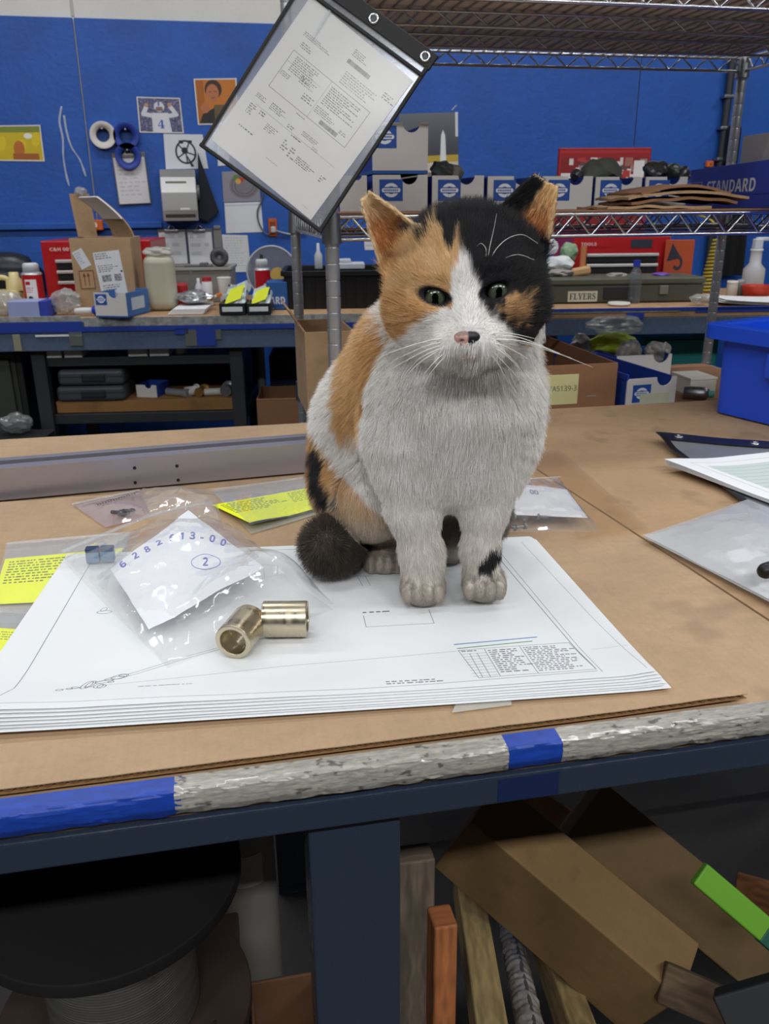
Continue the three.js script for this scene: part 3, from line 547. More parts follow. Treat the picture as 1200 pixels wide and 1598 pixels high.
// ---------- on the packing table ----------
const PAD = T + 0.0056;                              // top of the cardboard pad
const SHEETS = 7, TOPY = PAD + 0.0027;               // top of the drawing stack
const scribble = (g, x, y, w, h, rows, col = 'rgba(60,60,66,.75)') => { g.fillStyle = col; for (let r = 0; r < rows; r++) { let q = x; const end = x + w * rr(0.55, 1); while (q < end) { const l = rr(2, 9) * h / rows / 6; g.fillRect(q, y + r * h / rows, l, h / rows * 0.42); q += l + rr(1, 4) * h / rows / 6; } } };
{
  // engineering drawings: a stack of loose sheets, the top one printed
  const print = ctex(2048, 1240, (g, W, Hh) => {
    g.fillStyle = '#e7eaeb'; g.fillRect(0, 0, W, Hh);
    const X = (u) => u * W, Y = (v) => (1 - v) * Hh, line = (pts, w = 1.6, c = '#55585e') => { g.strokeStyle = c; g.lineWidth = w; g.beginPath(); pts.forEach(([u, v], i) => (i ? g.lineTo(X(u), Y(v)) : g.moveTo(X(u), Y(v)))); g.stroke(); };
    line([[0.061, 0.97], [0.061, 0.12]], 2.2); line([[0.061, 0.12], [0.045, 0.05], [0.02, 0.012]], 2);
    line([[0.06, 0.97], [0.9, 0.96]], 2.2); line([[0.895, 0.95], [0.92, 0.046]], 2.2); line([[0.908, 0.95], [0.926, 0.03]], 1.4); line([[0.972, 0.95], [0.992, 0.02]], 1);
    line([[0.128, 0.105], [0.45, 0.17], [0.74, 0.2]], 1.4, '#8a8d92'); line([[0.06, 0.03], [0.553, 0.022], [0.92, 0.036]], 1.6); line([[0.939, 0.162], [1, 0.162]], 1, '#9a9da2');
    line([[0.593, 0.437], [0.593, 0.366], [0.71, 0.366], [0.711, 0.457]], 1.6); scribble(g, X(0.593), Y(0.46), 110, 20, 1);
    line([[0.727, 0.235], [0.868, 0.25]], 6, '#5f86b8'); line([[0.729, 0.212], [0.856, 0.228]], 5, '#4f8460');
    // title block and revision table
    line([[0.73, 0.202], [0.913, 0.208], [0.92, 0.046], [0.739, 0.041], [0.73, 0.202]]); line([[0.83, 0.203], [0.83, 0.044]]); line([[0.772, 0.2], [0.772, 0.044]]); line([[0.745, 0.18], [0.745, 0.042]]); line([[0.757, 0.18], [0.757, 0.042]]);
    for (let i = 0; i < 9; i++) line([[0.732, 0.178 - i * 0.016], [0.772, 0.179 - i * 0.016]], 1.1);
    scribble(g, X(0.776), Y(0.192), 100, 170, 12); scribble(g, X(0.834), Y(0.196), 150, 180, 14); scribble(g, X(0.734), Y(0.197), 80, 14, 1); scribble(g, X(0.601), Y(0.052), 220, 26, 2); scribble(g, X(0.24), Y(0.10), 190, 12, 1, 'rgba(90,90,96,.6)');
    // exploded part drawn in perspective: cable, clevis and links
    line([[0.215, 0.175], [0.283, 0.24], [0.36, 0.30], [0.42, 0.345]], 1.6); line([[0.219, 0.166], [0.287, 0.232], [0.364, 0.292], [0.424, 0.337]], 1.6);
    const el = (u, v, a, b, r, c) => { g.strokeStyle = c ?? '#45484e'; g.lineWidth = 2; g.beginPath(); g.ellipse(X(u), Y(v), a, b, r, 0, 7); g.stroke(); };
    el(0.206, 0.165, 26, 14, -0.4); el(0.21, 0.17, 12, 8, 0.2); el(0.199, 0.158, 30, 9, -0.3); el(0.196, 0.137, 9, 7, 0); el(0.186, 0.14, 26, 8, -0.3); el(0.168, 0.128, 10, 26, 0.3); el(0.163, 0.125, 12, 30, 0.3); el(0.181, 0.115, 13, 16, 0.5); el(0.186, 0.112, 12, 14, 0.5); el(0.149, 0.112, 12, 6, 0.2); el(0.141, 0.106, 9, 5, 0.2); el(0.128, 0.1, 10, 6, 0);
    line([[0.17, 0.14], [0.185, 0.15], [0.2, 0.155]]); line([[0.16, 0.115], [0.172, 0.112]]); el(0.136, 0.543, 26, 12, 0); el(0.133, 0.56, 10, 16, 0.3, '#8a8d92');
    line([[0.415, 0.843], [0.445, 0.827], [0.443, 0.75], [0.419, 0.739], [0.415, 0.843]], 1.2, '#9a9da2'); line([[0.52, 0.7], [0.606, 0.716], [0.674, 0.704], [0.76, 0.72]], 1.6); line([[0.6, 0.715], [0.605, 0.64]], 1.2); line([[0.615, 0.715], [0.62, 0.64]], 1.2);
  });
  const PAPER = S(0xe7eaeb, 0.8), TOP = S(0xffffff, 0.75, { map: print });
  const BL = V(-0.19, 0, -0.514), BR = V(0.293, 0, -0.473), TR = V(0.302, 0, -0.754), TL = V(-0.161, 0, -0.807);
  const mk = (k) => { // k = 0 lowest
    const dx = rr(-0.004, 0.003), dz = -0.004 + (SHEETS - k) * 0.0021 + rr(-0.0013, 0.0013), s = 5;
    return sheet((u, v) => {
      const p = quad(BL, BR, TR, TL)(u, v), e = 1 - v;
      const curl = 0.0085 * Math.pow(sst(0.72, 1, e), 2) * (0.35 + 0.65 * sst(0.8, 0, u)) + 0.003 * Math.pow(sst(0.25, 0, u), 2) * e + 0.0025 * Math.pow(sst(0.93, 1, u), 2) * sst(0.6, 1, e);
      const wave = 0.0008 * fbm(u * 3 + s, v * 3) * (0.3 + e) + 0.0005 * Math.sin(u * 9 + s) * Math.pow(e, 3);
      const lift = curl * (0.35 + 0.65 * k / (SHEETS - 1));
      return V(p.x + dx, PAD + 0.0009 + k * 0.00026 + Math.max(0, lift + (wave > 0 ? wave : 0) * (k / SHEETS)), p.z + dz * (0.35 + 0.65 * e));
    }, 60, 40, 0.0001);
  };
  for (let k = 0; k < SHEETS; k++) {
    const last = k === SHEETS - 1;
    single('drawing_sheet', last ? 'printed engineering drawing on top of the stack under the cat' : 'white drawing sheet in the stack below the top printed drawing', 'drawing', mk(k), last ? TOP : PAPER, V(0, 0, 0), 0, last ? undefined : 'sheets under the top drawing');
  }
}
// piecewise flat noise on a triangle grid: creased film
const hash2 = (i, j, s) => { let h = (i * 374761393 + j * 668265263 + Math.round(s * 97) * 974711) | 0; h = Math.imul(h ^ (h >>> 13), 1274126177); return ((h ^ (h >>> 16)) >>> 0) / 4294967296; };
const facet = (x, z, s) => { const k = (x + z) * 0.366, i = Math.floor(x + k), j = Math.floor(z + k), fx = x + k - i, fz = z + k - j; return fx > fz ? hash2(i, j, s) * (1 - fx) + hash2(i + 1, j, s) * (fx - fz) + hash2(i + 1, j + 1, s) * fz : hash2(i, j, s) * (1 - fz) + hash2(i, j + 1, s) * (fz - fx) + hash2(i + 1, j + 1, s) * fx; };
// crumpled film over a quad; hf(u, v) = lift in metres
function filmSheet(cs, hf, amp, s, nu = 70, nv = 60, base = TOPY) {
  return sheet((u, v) => {
    const p = quad(...cs)(u, v), x = p.x * 38 + s, z = p.z * 38;
    const rd = 0.75 * facet(x * 0.6 + 0.5 * nz(x, z, 1), z * 0.6, s) + 0.42 * facet(x * 1.4 + 0.4 * nz(x * 2, z * 2, 5), z * 1.4 + x * 0.5, s + 4) + 0.16 * facet(x * 3.1, z * 3.1 - x, s + 9);
    const e = sst(0, 0.06, Math.min(u, v, 1 - u, 1 - v));
    p.x += amp * 0.6 * nz(x * 0.7, z * 0.7, s + 2); p.z += amp * 0.6 * nz(x * 0.7, z * 0.7, s + 12);
    p.y = base + 0.0006 + hf(u, v) + amp * rd * (0.25 + 0.75 * e); return p;
  }, nu, nv, 0.00008, 0.2);
}
const tagTex = (rows, hand) => ctex(512, 300, (g, w, h) => { g.fillStyle = '#f3fc06'; g.fillRect(0, 0, w, h); if (hand) return; scribble(g, 24, 24, 280, rows * 18, rows, 'rgba(70,80,10,.85)'); scribble(g, 330, 24, 150, rows * 18, rows, 'rgba(70,80,10,.6)'); });
const NEONT = (t) => S(0xffffff, 0.65, { map: t, emissive: 0x000000 });
{
  // --- bag with the white note and two bushings ---
  const h0 = TOPY;
  const bag = thing('plastic_bag', 'clear zip bag with a handwritten white note and two metal bushings on the drawings', 'bag');
  const q = [onY(262, 1044, h0), onY(520, 952, h0), onY(330, 800, h0 + 0.012), onY(98, 872, h0 + 0.004)];
  const nb = [onY(232, 982, h0 + 0.012), onY(412, 886, h0 + 0.02), onY(294, 797, h0 + 0.024), onY(172, 888, h0 + 0.015)];
  const bmp = (u, v, cu, cv, ru, rv) => Math.exp(-(((u - cu) / ru) ** 2) - (((v - cv) / rv) ** 2));
  mesh('film', filmSheet(q, (u, v) => 0.031 * bmp(u, v, 0.52, 0.16, 0.2, 0.2) + 0.033 * bmp(u, v, 0.83, 0.2, 0.17, 0.2) + 0.03 * bmp(u, v, 0.6, 0.7, 0.42, 0.34) + 0.012 * bmp(u, v, 0.2, 0.5, 0.2, 0.4), 0.006, 3.3, 130, 110), FILM, bag);
  mesh('back_film', filmSheet(q, () => 0, 0.0006, 9.1, 40, 30), FILM, bag);
  const zip = tube([q[3].clone().setY(h0 + 0.012), q[3].clone().lerp(q[2], 0.3).setY(h0 + 0.02), q[3].clone().lerp(q[2], 0.65).setY(h0 + 0.027), q[2].clone().setY(h0 + 0.024)], 0.0009, 30, 6);
  const zip2 = zip.clone().translate(0.002, 0.001, 0.006);
  mesh('zip_strip', flat([zip, zip2]), FILMC, bag);
  const nt = ctex(1024, 1024, (g, W) => {
    g.fillStyle = '#e9ecf0'; g.fillRect(0, 0, W, W); g.fillStyle = '#4a51b4'; g.strokeStyle = '#4a51b4';
    for (const [ch, u, v, rx, ry, dx, dy] of [['6', 0.111, 0.93, 0.064, -0.004, 0.001, -0.103], ['2', 0.25, 0.915, 0.065, -0.012, -0.009, -0.098], ['8', 0.375, 0.89, 0.067, -0.014, -0.016, -0.094], ['2', 0.5, 0.86, 0.065, -0.023, -0.027, -0.088], ['6', 0.625, 0.81, 0.058, -0.038, -0.045, -0.079], ['1', 0.71, 0.745, 0.048, -0.048, -0.056, -0.069], ['3', 0.775, 0.665, 0.043, -0.049, -0.059, -0.065], ['-', 0.835, 0.6, 0.043, -0.047, -0.061, -0.064], ['0', 0.9, 0.53, 0.036, -0.05, -0.066, -0.058], ['0', 0.95, 0.44, 0.03, -0.051, -0.068, -0.053], ['2', 0.66, 0.31, 0.041, -0.038, -0.047, -0.065]]) {
      g.save(); g.setTransform(rx * W / 10, -ry * W / 10, dx * W / 10, -dy * W / 10, u * W, (1 - v) * W); g.font = '15px sans-serif'; g.textAlign = 'center'; g.textBaseline = 'middle'; g.lineWidth = 1.1;
      g.strokeText(ch, 0, 0); if (ch === '2' && v < 0.4) { g.lineWidth = 1; g.beginPath(); g.ellipse(0, 0, 22, 11, 0, 0, 7); g.stroke(); } g.restore();
    }
  });
  const note = sheet((u, v) => { const p = quad(...nb)(u, v); p.y += 0.006 * Math.sin(Math.PI * u) * Math.sin(Math.PI * v) + 0.003 * nz(u * 2.5, v * 2.5, 4) + 0.002 * Math.abs(nz(u * 5, v * 5, 8)); return p; }, 40, 40, 0.0002);
  single('paper_note', 'white paper note with a handwritten blue number inside the clear zip bag', 'note', note, S(0xffffff, 0.8, { map: nt }));
  // nickel bushings: hollow turned cylinders
  const NICK = PH(0xcabfa6, 0.42, { metalness: 1, roughnessMap: dtex(128, (u, v) => 0.75 + 0.35 * fbm(u * 3, v * 60), 1) });
  const bush = lathe([[0.0102, 0.0006], [0.0108, 0], [0.0137, 0], [0.0143, 0.0007], [0.0143, 0.0343], [0.0137, 0.035], [0.0108, 0.035], [0.0102, 0.0343], [0.0102, 0.0006]], 48);
  const b1 = thing('metal_bushing', 'short nickel bushing lying lengthwise in the bag beside the tail', 'bushing', onY(411, 966, h0 + 0.0155)); mesh('sleeve', bush, NICK, b1); b1.rotation.set(0, -0.2, -Math.PI / 2);
  const b2 = thing('metal_bushing', 'short nickel bushing with its open bore facing front', 'bushing', onY(391, 968, h0 + 0.0155)); mesh('sleeve', bush, NICK, b2); b2.quaternion.setFromUnitVectors(V(0, 1, 0), V(-0.42, -0.02, 0.9).normalize());
  // small blue plugs in the corner of that bag
  const pl = thing('connector_plug', 'small dark blue double connector seen through the corner of the clear zip bag', 'connector', onY(158, 876, h0 + 0.002), -0.05);
  for (const s of [-1, 1]) { mesh('housing', bbox(0.0125, 0.011, 0.008, 0.001, s * 0.0068), S(0x6c86a0, 0.5), pl); mesh('cap', bbox(0.0125, 0.004, 0.0085, 0.001, s * 0.0068, 0.0112), S(0x123058, 0.5), pl); }

  // --- zip bag with pins behind it, and the empty shiny bag beside it ---
  const z1 = thing('plastic_bag', 'zip bag with handwriting and small metal pins in front of the metal profile', 'bag');
  const c1 = [onY(165, 824, PAD), onY(236, 806, PAD), onY(219, 767, PAD), onY(114, 789, PAD)];
  mesh('film', filmSheet(c1, (u, v) => 0.006 * Math.sin(Math.PI * u) * Math.sin(Math.PI * v), 0.0016, 5, 40, 30, PAD), PH(0xf6f1f6, 0.1, { transmission: 0.86, thickness: 0 }), z1);
  mesh('zip_strip', flat([0, 0.0035].map((o) => tube([c1[3].clone(), c1[3].clone().lerp(c1[2], 0.5), c1[2].clone()].map((p) => p.setY(PAD + 0.004).add(V(0, 0, 0.004 + o))), 0.0007, 10, 6))), FILMC, z1);
  const hand = ctex(256, 64, (g) => { g.clearRect(0, 0, 256, 64); g.strokeStyle = '#3a2630'; g.lineWidth = 4; g.beginPath(); for (let i = 0; i < 15; i++) { const x = 10 + i * 16; g.moveTo(x, 22 + 6 * Math.sin(i)); g.lineTo(x + 10, 34 + 8 * Math.sin(i * 2.2)); g.lineTo(x + 4, 44); } g.stroke(); });
  mesh('handwriting', sheet((u, v) => quad(onY(152, 803, PAD), onY(216, 783, PAD), onY(214, 776, PAD), onY(146, 795, PAD))(u, v).setY(PAD + 0.0085), 8, 2, 0.0001), S(0xffffff, 0.8, { map: hand, alphaTest: 0.4, transparent: true }), z1);
  for (const [x, y, a] of [[190, 800, 1], [199, 803, 1.1], [208, 798, 0.95]]) { const p = onY(x, y, PAD + 0.003), pn = thing('steel_pin', `${a === 1 ? 'left' : a > 1 ? 'middle' : 'right'} small steel pin standing in the zip bag by the profile`, 'pin', p, a); mesh('shaft', cyl(0.0021, 0.0021, 0.017).rotateZ(1.2), STEEL, pn); mesh('head', cyl(0.0034, 0.0034, 0.003).rotateZ(1.2), STEEL, pn); }
  const z2 = thing('plastic_bag', 'empty shiny crumpled bag between the pin bag and the yellow tag', 'bag');
  const c2 = [onY(232, 812, PAD), onY(342, 818, PAD), onY(336, 770, PAD + 0.004), onY(219, 772, PAD)];
  mesh('film', filmSheet(c2, (u, v) => 0.012 * Math.sin(Math.PI * u) * Math.sin(Math.PI * v), 0.006, 7, 60, 40, PAD + 0.004), FILM, z2);
  mesh('back_film', filmSheet(c2, () => 0, 0.0006, 19, 20, 10, PAD), FILM, z2);

  // --- neon tags in bags ---
  const tagBag = (lab, blab, cs, bs, tex, amp, y0, curl) => {
    const bg = thing('plastic_bag', blab, 'bag'); const B = bs.map(([x, y]) => onY(x, y, y0));
    mesh('film', filmSheet(B, (u, v) => 0.003 + curl(u, v), amp, cs[0][0], 40, 30, y0), PH(0xffffff, 0.05, { transmission: 0.97, thickness: 0, ior: 1.3 }), bg);
    mesh('back_film', filmSheet(B, () => 0, 0.0004, 29, 20, 10, y0), FILMC, bg);
    mesh('zip_strip', flat([0.003, 0.0065].map((o) => tube([B[3], B[3].clone().lerp(B[2], 0.5), B[2]].map((p) => p.clone().setY(y0 + 0.0045).add(V(0, 0, o))), 0.0007, 10, 6))), FILMC, bg);
    single('neon_tag', lab, 'tag', sheet((u, v) => { const p = quad(...cs.map(([x, y]) => onY(x, y, y0 + 0.002)))(u, v); p.y = y0 + 0.002 + curl(u, v); return p; }, 30, 20, 0.0003), NEONT(tex));
  };
  tagBag('bright yellow printed tag beside the tail, behind the drawings', 'clear zip bag holding the bright yellow tag beside the tail', [[390, 825], [514, 790], [505, 757], [331, 788]], [[392, 834], [530, 793], [512, 744], [332, 768]], tagTex(8), 0.0008, PAD, (u, v) => 0.007 * (1 - v) * (0.3 + 0.7 * sst(0.6, 0, u)));
  tagBag('bright yellow printed tag at the left, tucked under the drawings', 'clear zip bag holding the yellow tag tucked under the drawings', [[-14, 944], [150, 936], [193, 856], [8, 873]], [[-24, 980], [140, 975], [205, 835], [12, 852]], tagTex(9), 0.0003, PAD - 0.0014, () => 0.0005);
  tagBag('bright yellow tag at the lower left edge of the drawings', 'clear bag holding the lowest yellow tag at the left', [[-90, 1050], [10, 1045], [40, 984], [-70, 975]], [[-100, 1060], [16, 1055], [46, 960], [-70, 950]], tagTex(4), 0.0003, PAD - 0.0014, () => 0.0005);
  // --- bag with paper and screws behind the cat ---
  const z4 = thing('plastic_bag', 'clear bag with white paper and loose screws right of the cat', 'bag');
  const c4 = [onY(770, 838, PAD), onY(936, 836, PAD), onY(872, 751, PAD), onY(770, 757, PAD)];
  mesh('film', filmSheet(c4, (u, v) => 0.004 + 0.006 * Math.sin(Math.PI * u) * Math.sin(Math.PI * v), 0.0028, 21, 70, 50, PAD), PH(0xffffff, 0.07, { transmission: 0.95, thickness: 0 }), z4);
  mesh('zip_strip', tube([c4[3], c4[3].clone().lerp(c4[2], 0.5), c4[2]].map((p) => p.clone().setY(PAD + 0.007).add(V(0, 0, 0.004))), 0.0008, 10, 6), FILMC, z4);
  single('paper_note', 'white paper slip with a faint number in the bag right of the cat', 'note', sheet((u, v) => quad(onY(770, 806, PAD), onY(917, 812, PAD), onY(884, 768, PAD), onY(770, 758, PAD))(u, v).setY(PAD + 0.003 + 0.002 * Math.sin(u * 3) * v), 20, 12, 0.0003), S(0xffffff, 0.8, { map: ctex(256, 128, (g) => { g.fillStyle = '#eaecee'; g.fillRect(0, 0, 256, 128); g.strokeStyle = '#8a8fae'; g.lineWidth = 2; g.font = '26px sans-serif'; g.strokeText('00', 120, 40); }) }));
  for (let i = 0; i < 9; i++) { const p = onY(775 + (i % 5) * 15 + rr(-4, 4), 806 + Math.floor(i / 5) * 16 + rr(-4, 4), PAD + 0.003), s = thing('screw', 'small loose screw in the bag right of the cat', 'screw', p, rr(0, 3), 'loose screws in the bag right of the cat'); mesh('shank', cyl(0.0016, 0.0016, 0.012, 0, 0, 0, 10).rotateZ(1.5), STEEL, s); mesh('head', cyl(0.0034, 0.0034, 0.002, 0, 0, 0, 12).rotateZ(1.5), STEEL, s); }

  // --- aluminium profile ---
  const a = V(-0.274, T, -1.022), b = V(0.11, T, -1.055), dir = b.clone().sub(a).normalize(), an = Math.atan2(-dir.z, dir.x), Lp = 1.12;
  const pr = thing('aluminium_profile', 'long grey anodised aluminium profile with a slot on top lying behind the bags', 'profile', a.clone().addScaledVector(dir, -0.6).setY(T - 0.0002), an);
  const PW = 0.05, PHh = 0.0385, sec = [[0, 0], [PW, 0], [PW, PHh], [0.0365, PHh], [0.0365, PHh - 0.004], [0.04, PHh - 0.005], [0.04, PHh - 0.012], [0.016, PHh - 0.012], [0.016, PHh - 0.005], [0.0185, PHh - 0.004], [0.0185, PHh], [0, PHh]];
  const ANO = PH(0xaaa6ae, 0.3, { metalness: 0.65 });
  const pg = extr(sec.map(([z, y]) => [z, y]), Lp, 0.0004); pg.rotateY(Math.PI / 2).translate(0, 0, 0); // section x -> -z
  mesh('extrusion', uvb(pg), ANO, pr);
  mesh('slot_liner', box(Lp - 0.01, 0.002, 0.023, 0.0005, Lp / 2, PHh - 0.011, -0.028), S(0x34354a, 0.6), pr);
  for (const [x, y] of [[210, 730], [211, 753], [276, 727], [278, 749]]) { const n = V(-Math.sin(an) * -1, 0, 0), pn = V(Math.sin(an), 0, Math.cos(an)), p = onP(x, y, a, pn), l = p.clone().sub(pr.position); mesh('screw_hole', new THREE.CylinderGeometry(0.0021, 0.0021, 0.002, 16).rotateX(Math.PI / 2).translate(l.dot(dir), l.y, 0.0002), S(0x0a0a0c, 0.7), pr); }

  // --- papers and film at the right ---
  const L1 = onY(1040, 719, T + 0.012), e1 = onY(1200, 702, T).sub(onY(1040, 719, T)).normalize(), e2 = onY(1200, 781, T).sub(onY(1040, 724, T)).normalize();
  const doc = ctex(512, 400, (g, w, h) => { g.fillStyle = '#eef0f2'; g.fillRect(0, 0, w, h); g.fillStyle = '#c9d6d2'; g.fillRect(60, 70, 452, 230); g.strokeStyle = '#9fb0ac'; g.lineWidth = 2; for (let i = 0; i < 9; i++) { g.beginPath(); g.moveTo(60, 90 + i * 24); g.lineTo(512, 90 + i * 24); g.stroke(); } g.strokeStyle = '#b9bdc4'; g.strokeRect(40, 40, 472, 280); });
  for (let k = 0; k < 6; k++) single('document_sheet', k === 5 ? 'printed form with a pale green table on top of the papers at the right edge' : 'white sheet in the paper stack at the right edge', 'paper',
    sheet((u, v) => { const p = V(L1.x, 0, L1.z).addScaledVector(e1, 0.28 * u).addScaledVector(e2, 0.216 * (1 - v)); p.x += rr(0, 0); p.z += -k * 0.0012; p.y = T + 0.0046 + k * 0.0004 + 0.006 * Math.pow(sst(0.4, 0, u), 2) * sst(0, 1, v) * (0.4 + 0.6 * k / 5) + 0.003 * Math.pow(sst(0.5, 0, v), 2) * sst(1, 0.2, u) * (k / 5); return p; }, 24, 20, 0.0002), k === 5 ? S(0xffffff, 0.75, { map: doc }) : WHITEP, V(0, 0, 0), 0, k === 5 ? undefined : 'sheets in the stack at the right edge');
  const L2 = onY(1031, 681, T + 0.008), f1 = onY(1200, 692, T).sub(onY(1031, 681, T)).normalize(), f2 = onY(1080, 717, T).sub(onY(1034, 684, T)).normalize();
  const hd = thing('document_holder', 'black edged clear document holder lying under the papers at the right', 'document holder');
  const hp = (s, t, y) => V(L2.x, T + y, L2.z).addScaledVector(f1, s).addScaledVector(f2, t);
  const lift = (s, t) => 0.0015 + 0.008 * sst(0.06, 0, t) * (0.6 + 0.4 * sst(0.1, 0, s));
  mesh('film', sheet((u, v) => hp(0.24 * u, 0.3 * (1 - v), lift(0.24 * u, 0.3 * (1 - v))), 16, 16, 0.0004), PH(0xb9bcc4, 0.15, { transmission: 0.6, thickness: 0 }), hd);
  mesh('insert', sheet((u, v) => hp(0.035 + 0.2 * u, 0.026 + 0.24 * (1 - v), lift(0.035 + 0.2 * u, 0.026 + 0.24 * (1 - v)) - 0.001), 16, 16, 0.0003), S(0xa9d3c3, 0.7), hd, 'mint green paper');
  const strip = (s0, t0, s1, t1, w) => { const dx = s1 - s0, dt = t1 - t0, l = Math.hypot(dx, dt), nx = -dt / l * w, nt_ = dx / l * w; return sheet((u, v) => { const s = lerp(s0, s1, u) + nx * (v - 0.5), t = lerp(t0, t1, u) + nt_ * (v - 0.5); return hp(s, t, lift(s, t) + 0.0012); }, 30, 2, 0.0018); };
  mesh('edge_strip', strip(-0.004, 0.006, 0.24, 0.006, 0.03), S(0x1d1f33, 0.35), hd); mesh('edge_strip', strip(0, 0.3, 0, 0, 0.008), S(0x16171c, 0.35), hd);
  for (const s of [0.022, 0.125, 0.2]) mesh('grommet', new THREE.TorusGeometry(0.0052, 0.0018, 8, 20).rotateX(Math.PI / 2).translate(hp(s, 0.008, 0).x, T + lift(s, 0.008) + 0.0026, hp(s, 0.008, 0).z), CHROME, hd);
  const z5 = thing('plastic_bag', 'cloudy grey plastic bag lying at the right edge beside the slit', 'bag');
  const c5 = [onY(1004, 842, T), onY(1260, 975, T), onY(1330, 850, T), onY(1166, 786, T)];
  mesh('film', filmSheet(c5, (u, v) => 0.004 + 0.018 * Math.sin(Math.PI * u) * Math.sin(Math.PI * v), 0.003, 41, 60, 50, T), PH(0xf6f7f8, 0.25, { specularIntensity: 0.35, transmission: 0.74, thickness: 0 }), z5);
  mesh('back_film', filmSheet(c5, (u, v) => 0.002, 0.001, 44, 20, 20, T), PH(0xeef0f0, 0.25, { transmission: 0.6, thickness: 0 }), z5);
  const mk = thing('marker_pen', 'black marker pen on the cloudy bag at the right edge', 'marker', onY(1187, 893, T + 0.03));
  mesh('barrel', lathe([[0, 0], [0.003, 0.0006], [0.0056, 0.0025], [0.007, 0.006], [0.0072, 0.014], [0.0072, 0.11], [0.005, 0.112], [0, 0.112]], 24), BLACKP, mk); mesh('cap_ring', new THREE.TorusGeometry(0.0072, 0.0004, 6, 24).rotateX(Math.PI / 2).translate(0, 0.04, 0), S(0x2a2c30, 0.3), mk);
  mk.quaternion.setFromUnitVectors(V(0, 1, 0), V(0.93, -0.06, -0.36).normalize());
}
// rounded-rectangle ring standing on y, and tub
function ringGeo(w, d, r, t, h) {
  const rect = (W, D, R, C) => { const p = new C(); p.moveTo(-W / 2 + R, -D / 2); p.lineTo(W / 2 - R, -D / 2); p.quadraticCurveTo(W / 2, -D / 2, W / 2, -D / 2 + R); p.lineTo(W / 2, D / 2 - R); p.quadraticCurveTo(W / 2, D / 2, W / 2 - R, D / 2); p.lineTo(-W / 2 + R, D / 2); p.quadraticCurveTo(-W / 2, D / 2, -W / 2, D / 2 - R); p.lineTo(-W / 2, -D / 2 + R); p.quadraticCurveTo(-W / 2, -D / 2, -W / 2 + R, -D / 2); return p; };
  const s = rect(w, d, r, THREE.Shape); if (t) s.holes.push(rect(w - 2 * t, d - 2 * t, Math.max(0.001, r - t), THREE.Path));
  return uvb(new THREE.ExtrudeGeometry(s, { depth: h, bevelEnabled: true, bevelThickness: 0.001, bevelSize: 0.001, bevelSegments: 1, curveSegments: 6 }).rotateX(-Math.PI / 2));
}
{
  const P0 = onY(1113, 641, T), e = onY(1200, 662, T).sub(P0).normalize(), f = V(e.z, 0, -e.x);   // e along the visible side, f into the tub
  const L = 0.3, W = 0.4, h = 0.142, c = P0.clone().addScaledVector(e, L / 2).addScaledVector(f, W / 2).setY(T);
  const tub = thing('storage_tub', 'blue plastic storage tub with a wide rim at the right end of the table', 'tub', c, Math.atan2(-e.z, e.x));
  const B = PH(0x1a50dc, 0.38, { clearcoat: 0.15 });
  const taper = (g) => { const p = g.attributes.position; for (let i = 0; i < p.count; i++) { const k = 1 + 0.12 * (p.getY(i) - 0) ; p.setX(i, p.getX(i) * k); p.setZ(i, p.getZ(i) * k); } g.computeVertexNormals(); return g; };
  mesh('body', taper(ringGeo(L, W, 0.02, 0.004, h)), B, tub); mesh('floor_panel', ringGeo(L - 0.004, W - 0.004, 0.02, 0, 0.004), B, tub);
  mesh('rim', ringGeo(L + 0.05, W + 0.05, 0.028, 0.026, 0.021).translate(0, h - 0.019, 0), B, tub);
  for (const s of [-1, 1]) mesh('handle', box(0.11, 0.042, 0.016, 0.006, 0, h - 0.05, s * (W / 2 + 0.01)), B, tub);
}
// ---------- chrome wire rack behind the table ----------
const RZ0 = -1.38, RZ1 = -1.99, RX0 = 0.187, RX1 = 1.253, MID = 1.2135, LOW = 0.83, TOPS = 1.545;
const decal = (w, h, t, rough = 0.6) => [new THREE.BoxGeometry(w, h, 0.0006), S(0xffffff, rough, { map: t })];
const logoTex = ctex(256, 256, (g) => {
  g.fillStyle = '#1d4fa3'; g.fillRect(0, 0, 256, 256); g.fillStyle = '#e8ebf0'; g.beginPath(); g.arc(128, 128, 84, 0, 7); g.fill(); g.fillStyle = '#1d4fa3'; g.beginPath(); g.arc(128, 128, 46, 0, 7); g.fill(); g.lineWidth = 14; g.strokeStyle = '#1d4fa3'; g.strokeRect(18, 98, 220, 60);
  g.fillStyle = '#e8ebf0'; g.beginPath(); g.moveTo(34, 104); g.lineTo(222, 104); g.lineTo(232, 128); g.lineTo(222, 152); g.lineTo(34, 152); g.lineTo(24, 128); g.fill();
  g.fillStyle = '#1d4fa3'; for (let i = 0; i < 8; i++) g.fillRect(48 + i * 20, 116, 13, 24);
});
const WBIN = S(0xd4d2ce, 0.75), BBIN = S(0x1d3f9c, 0.65), GREYP = S(0x5c6064, 0.6);
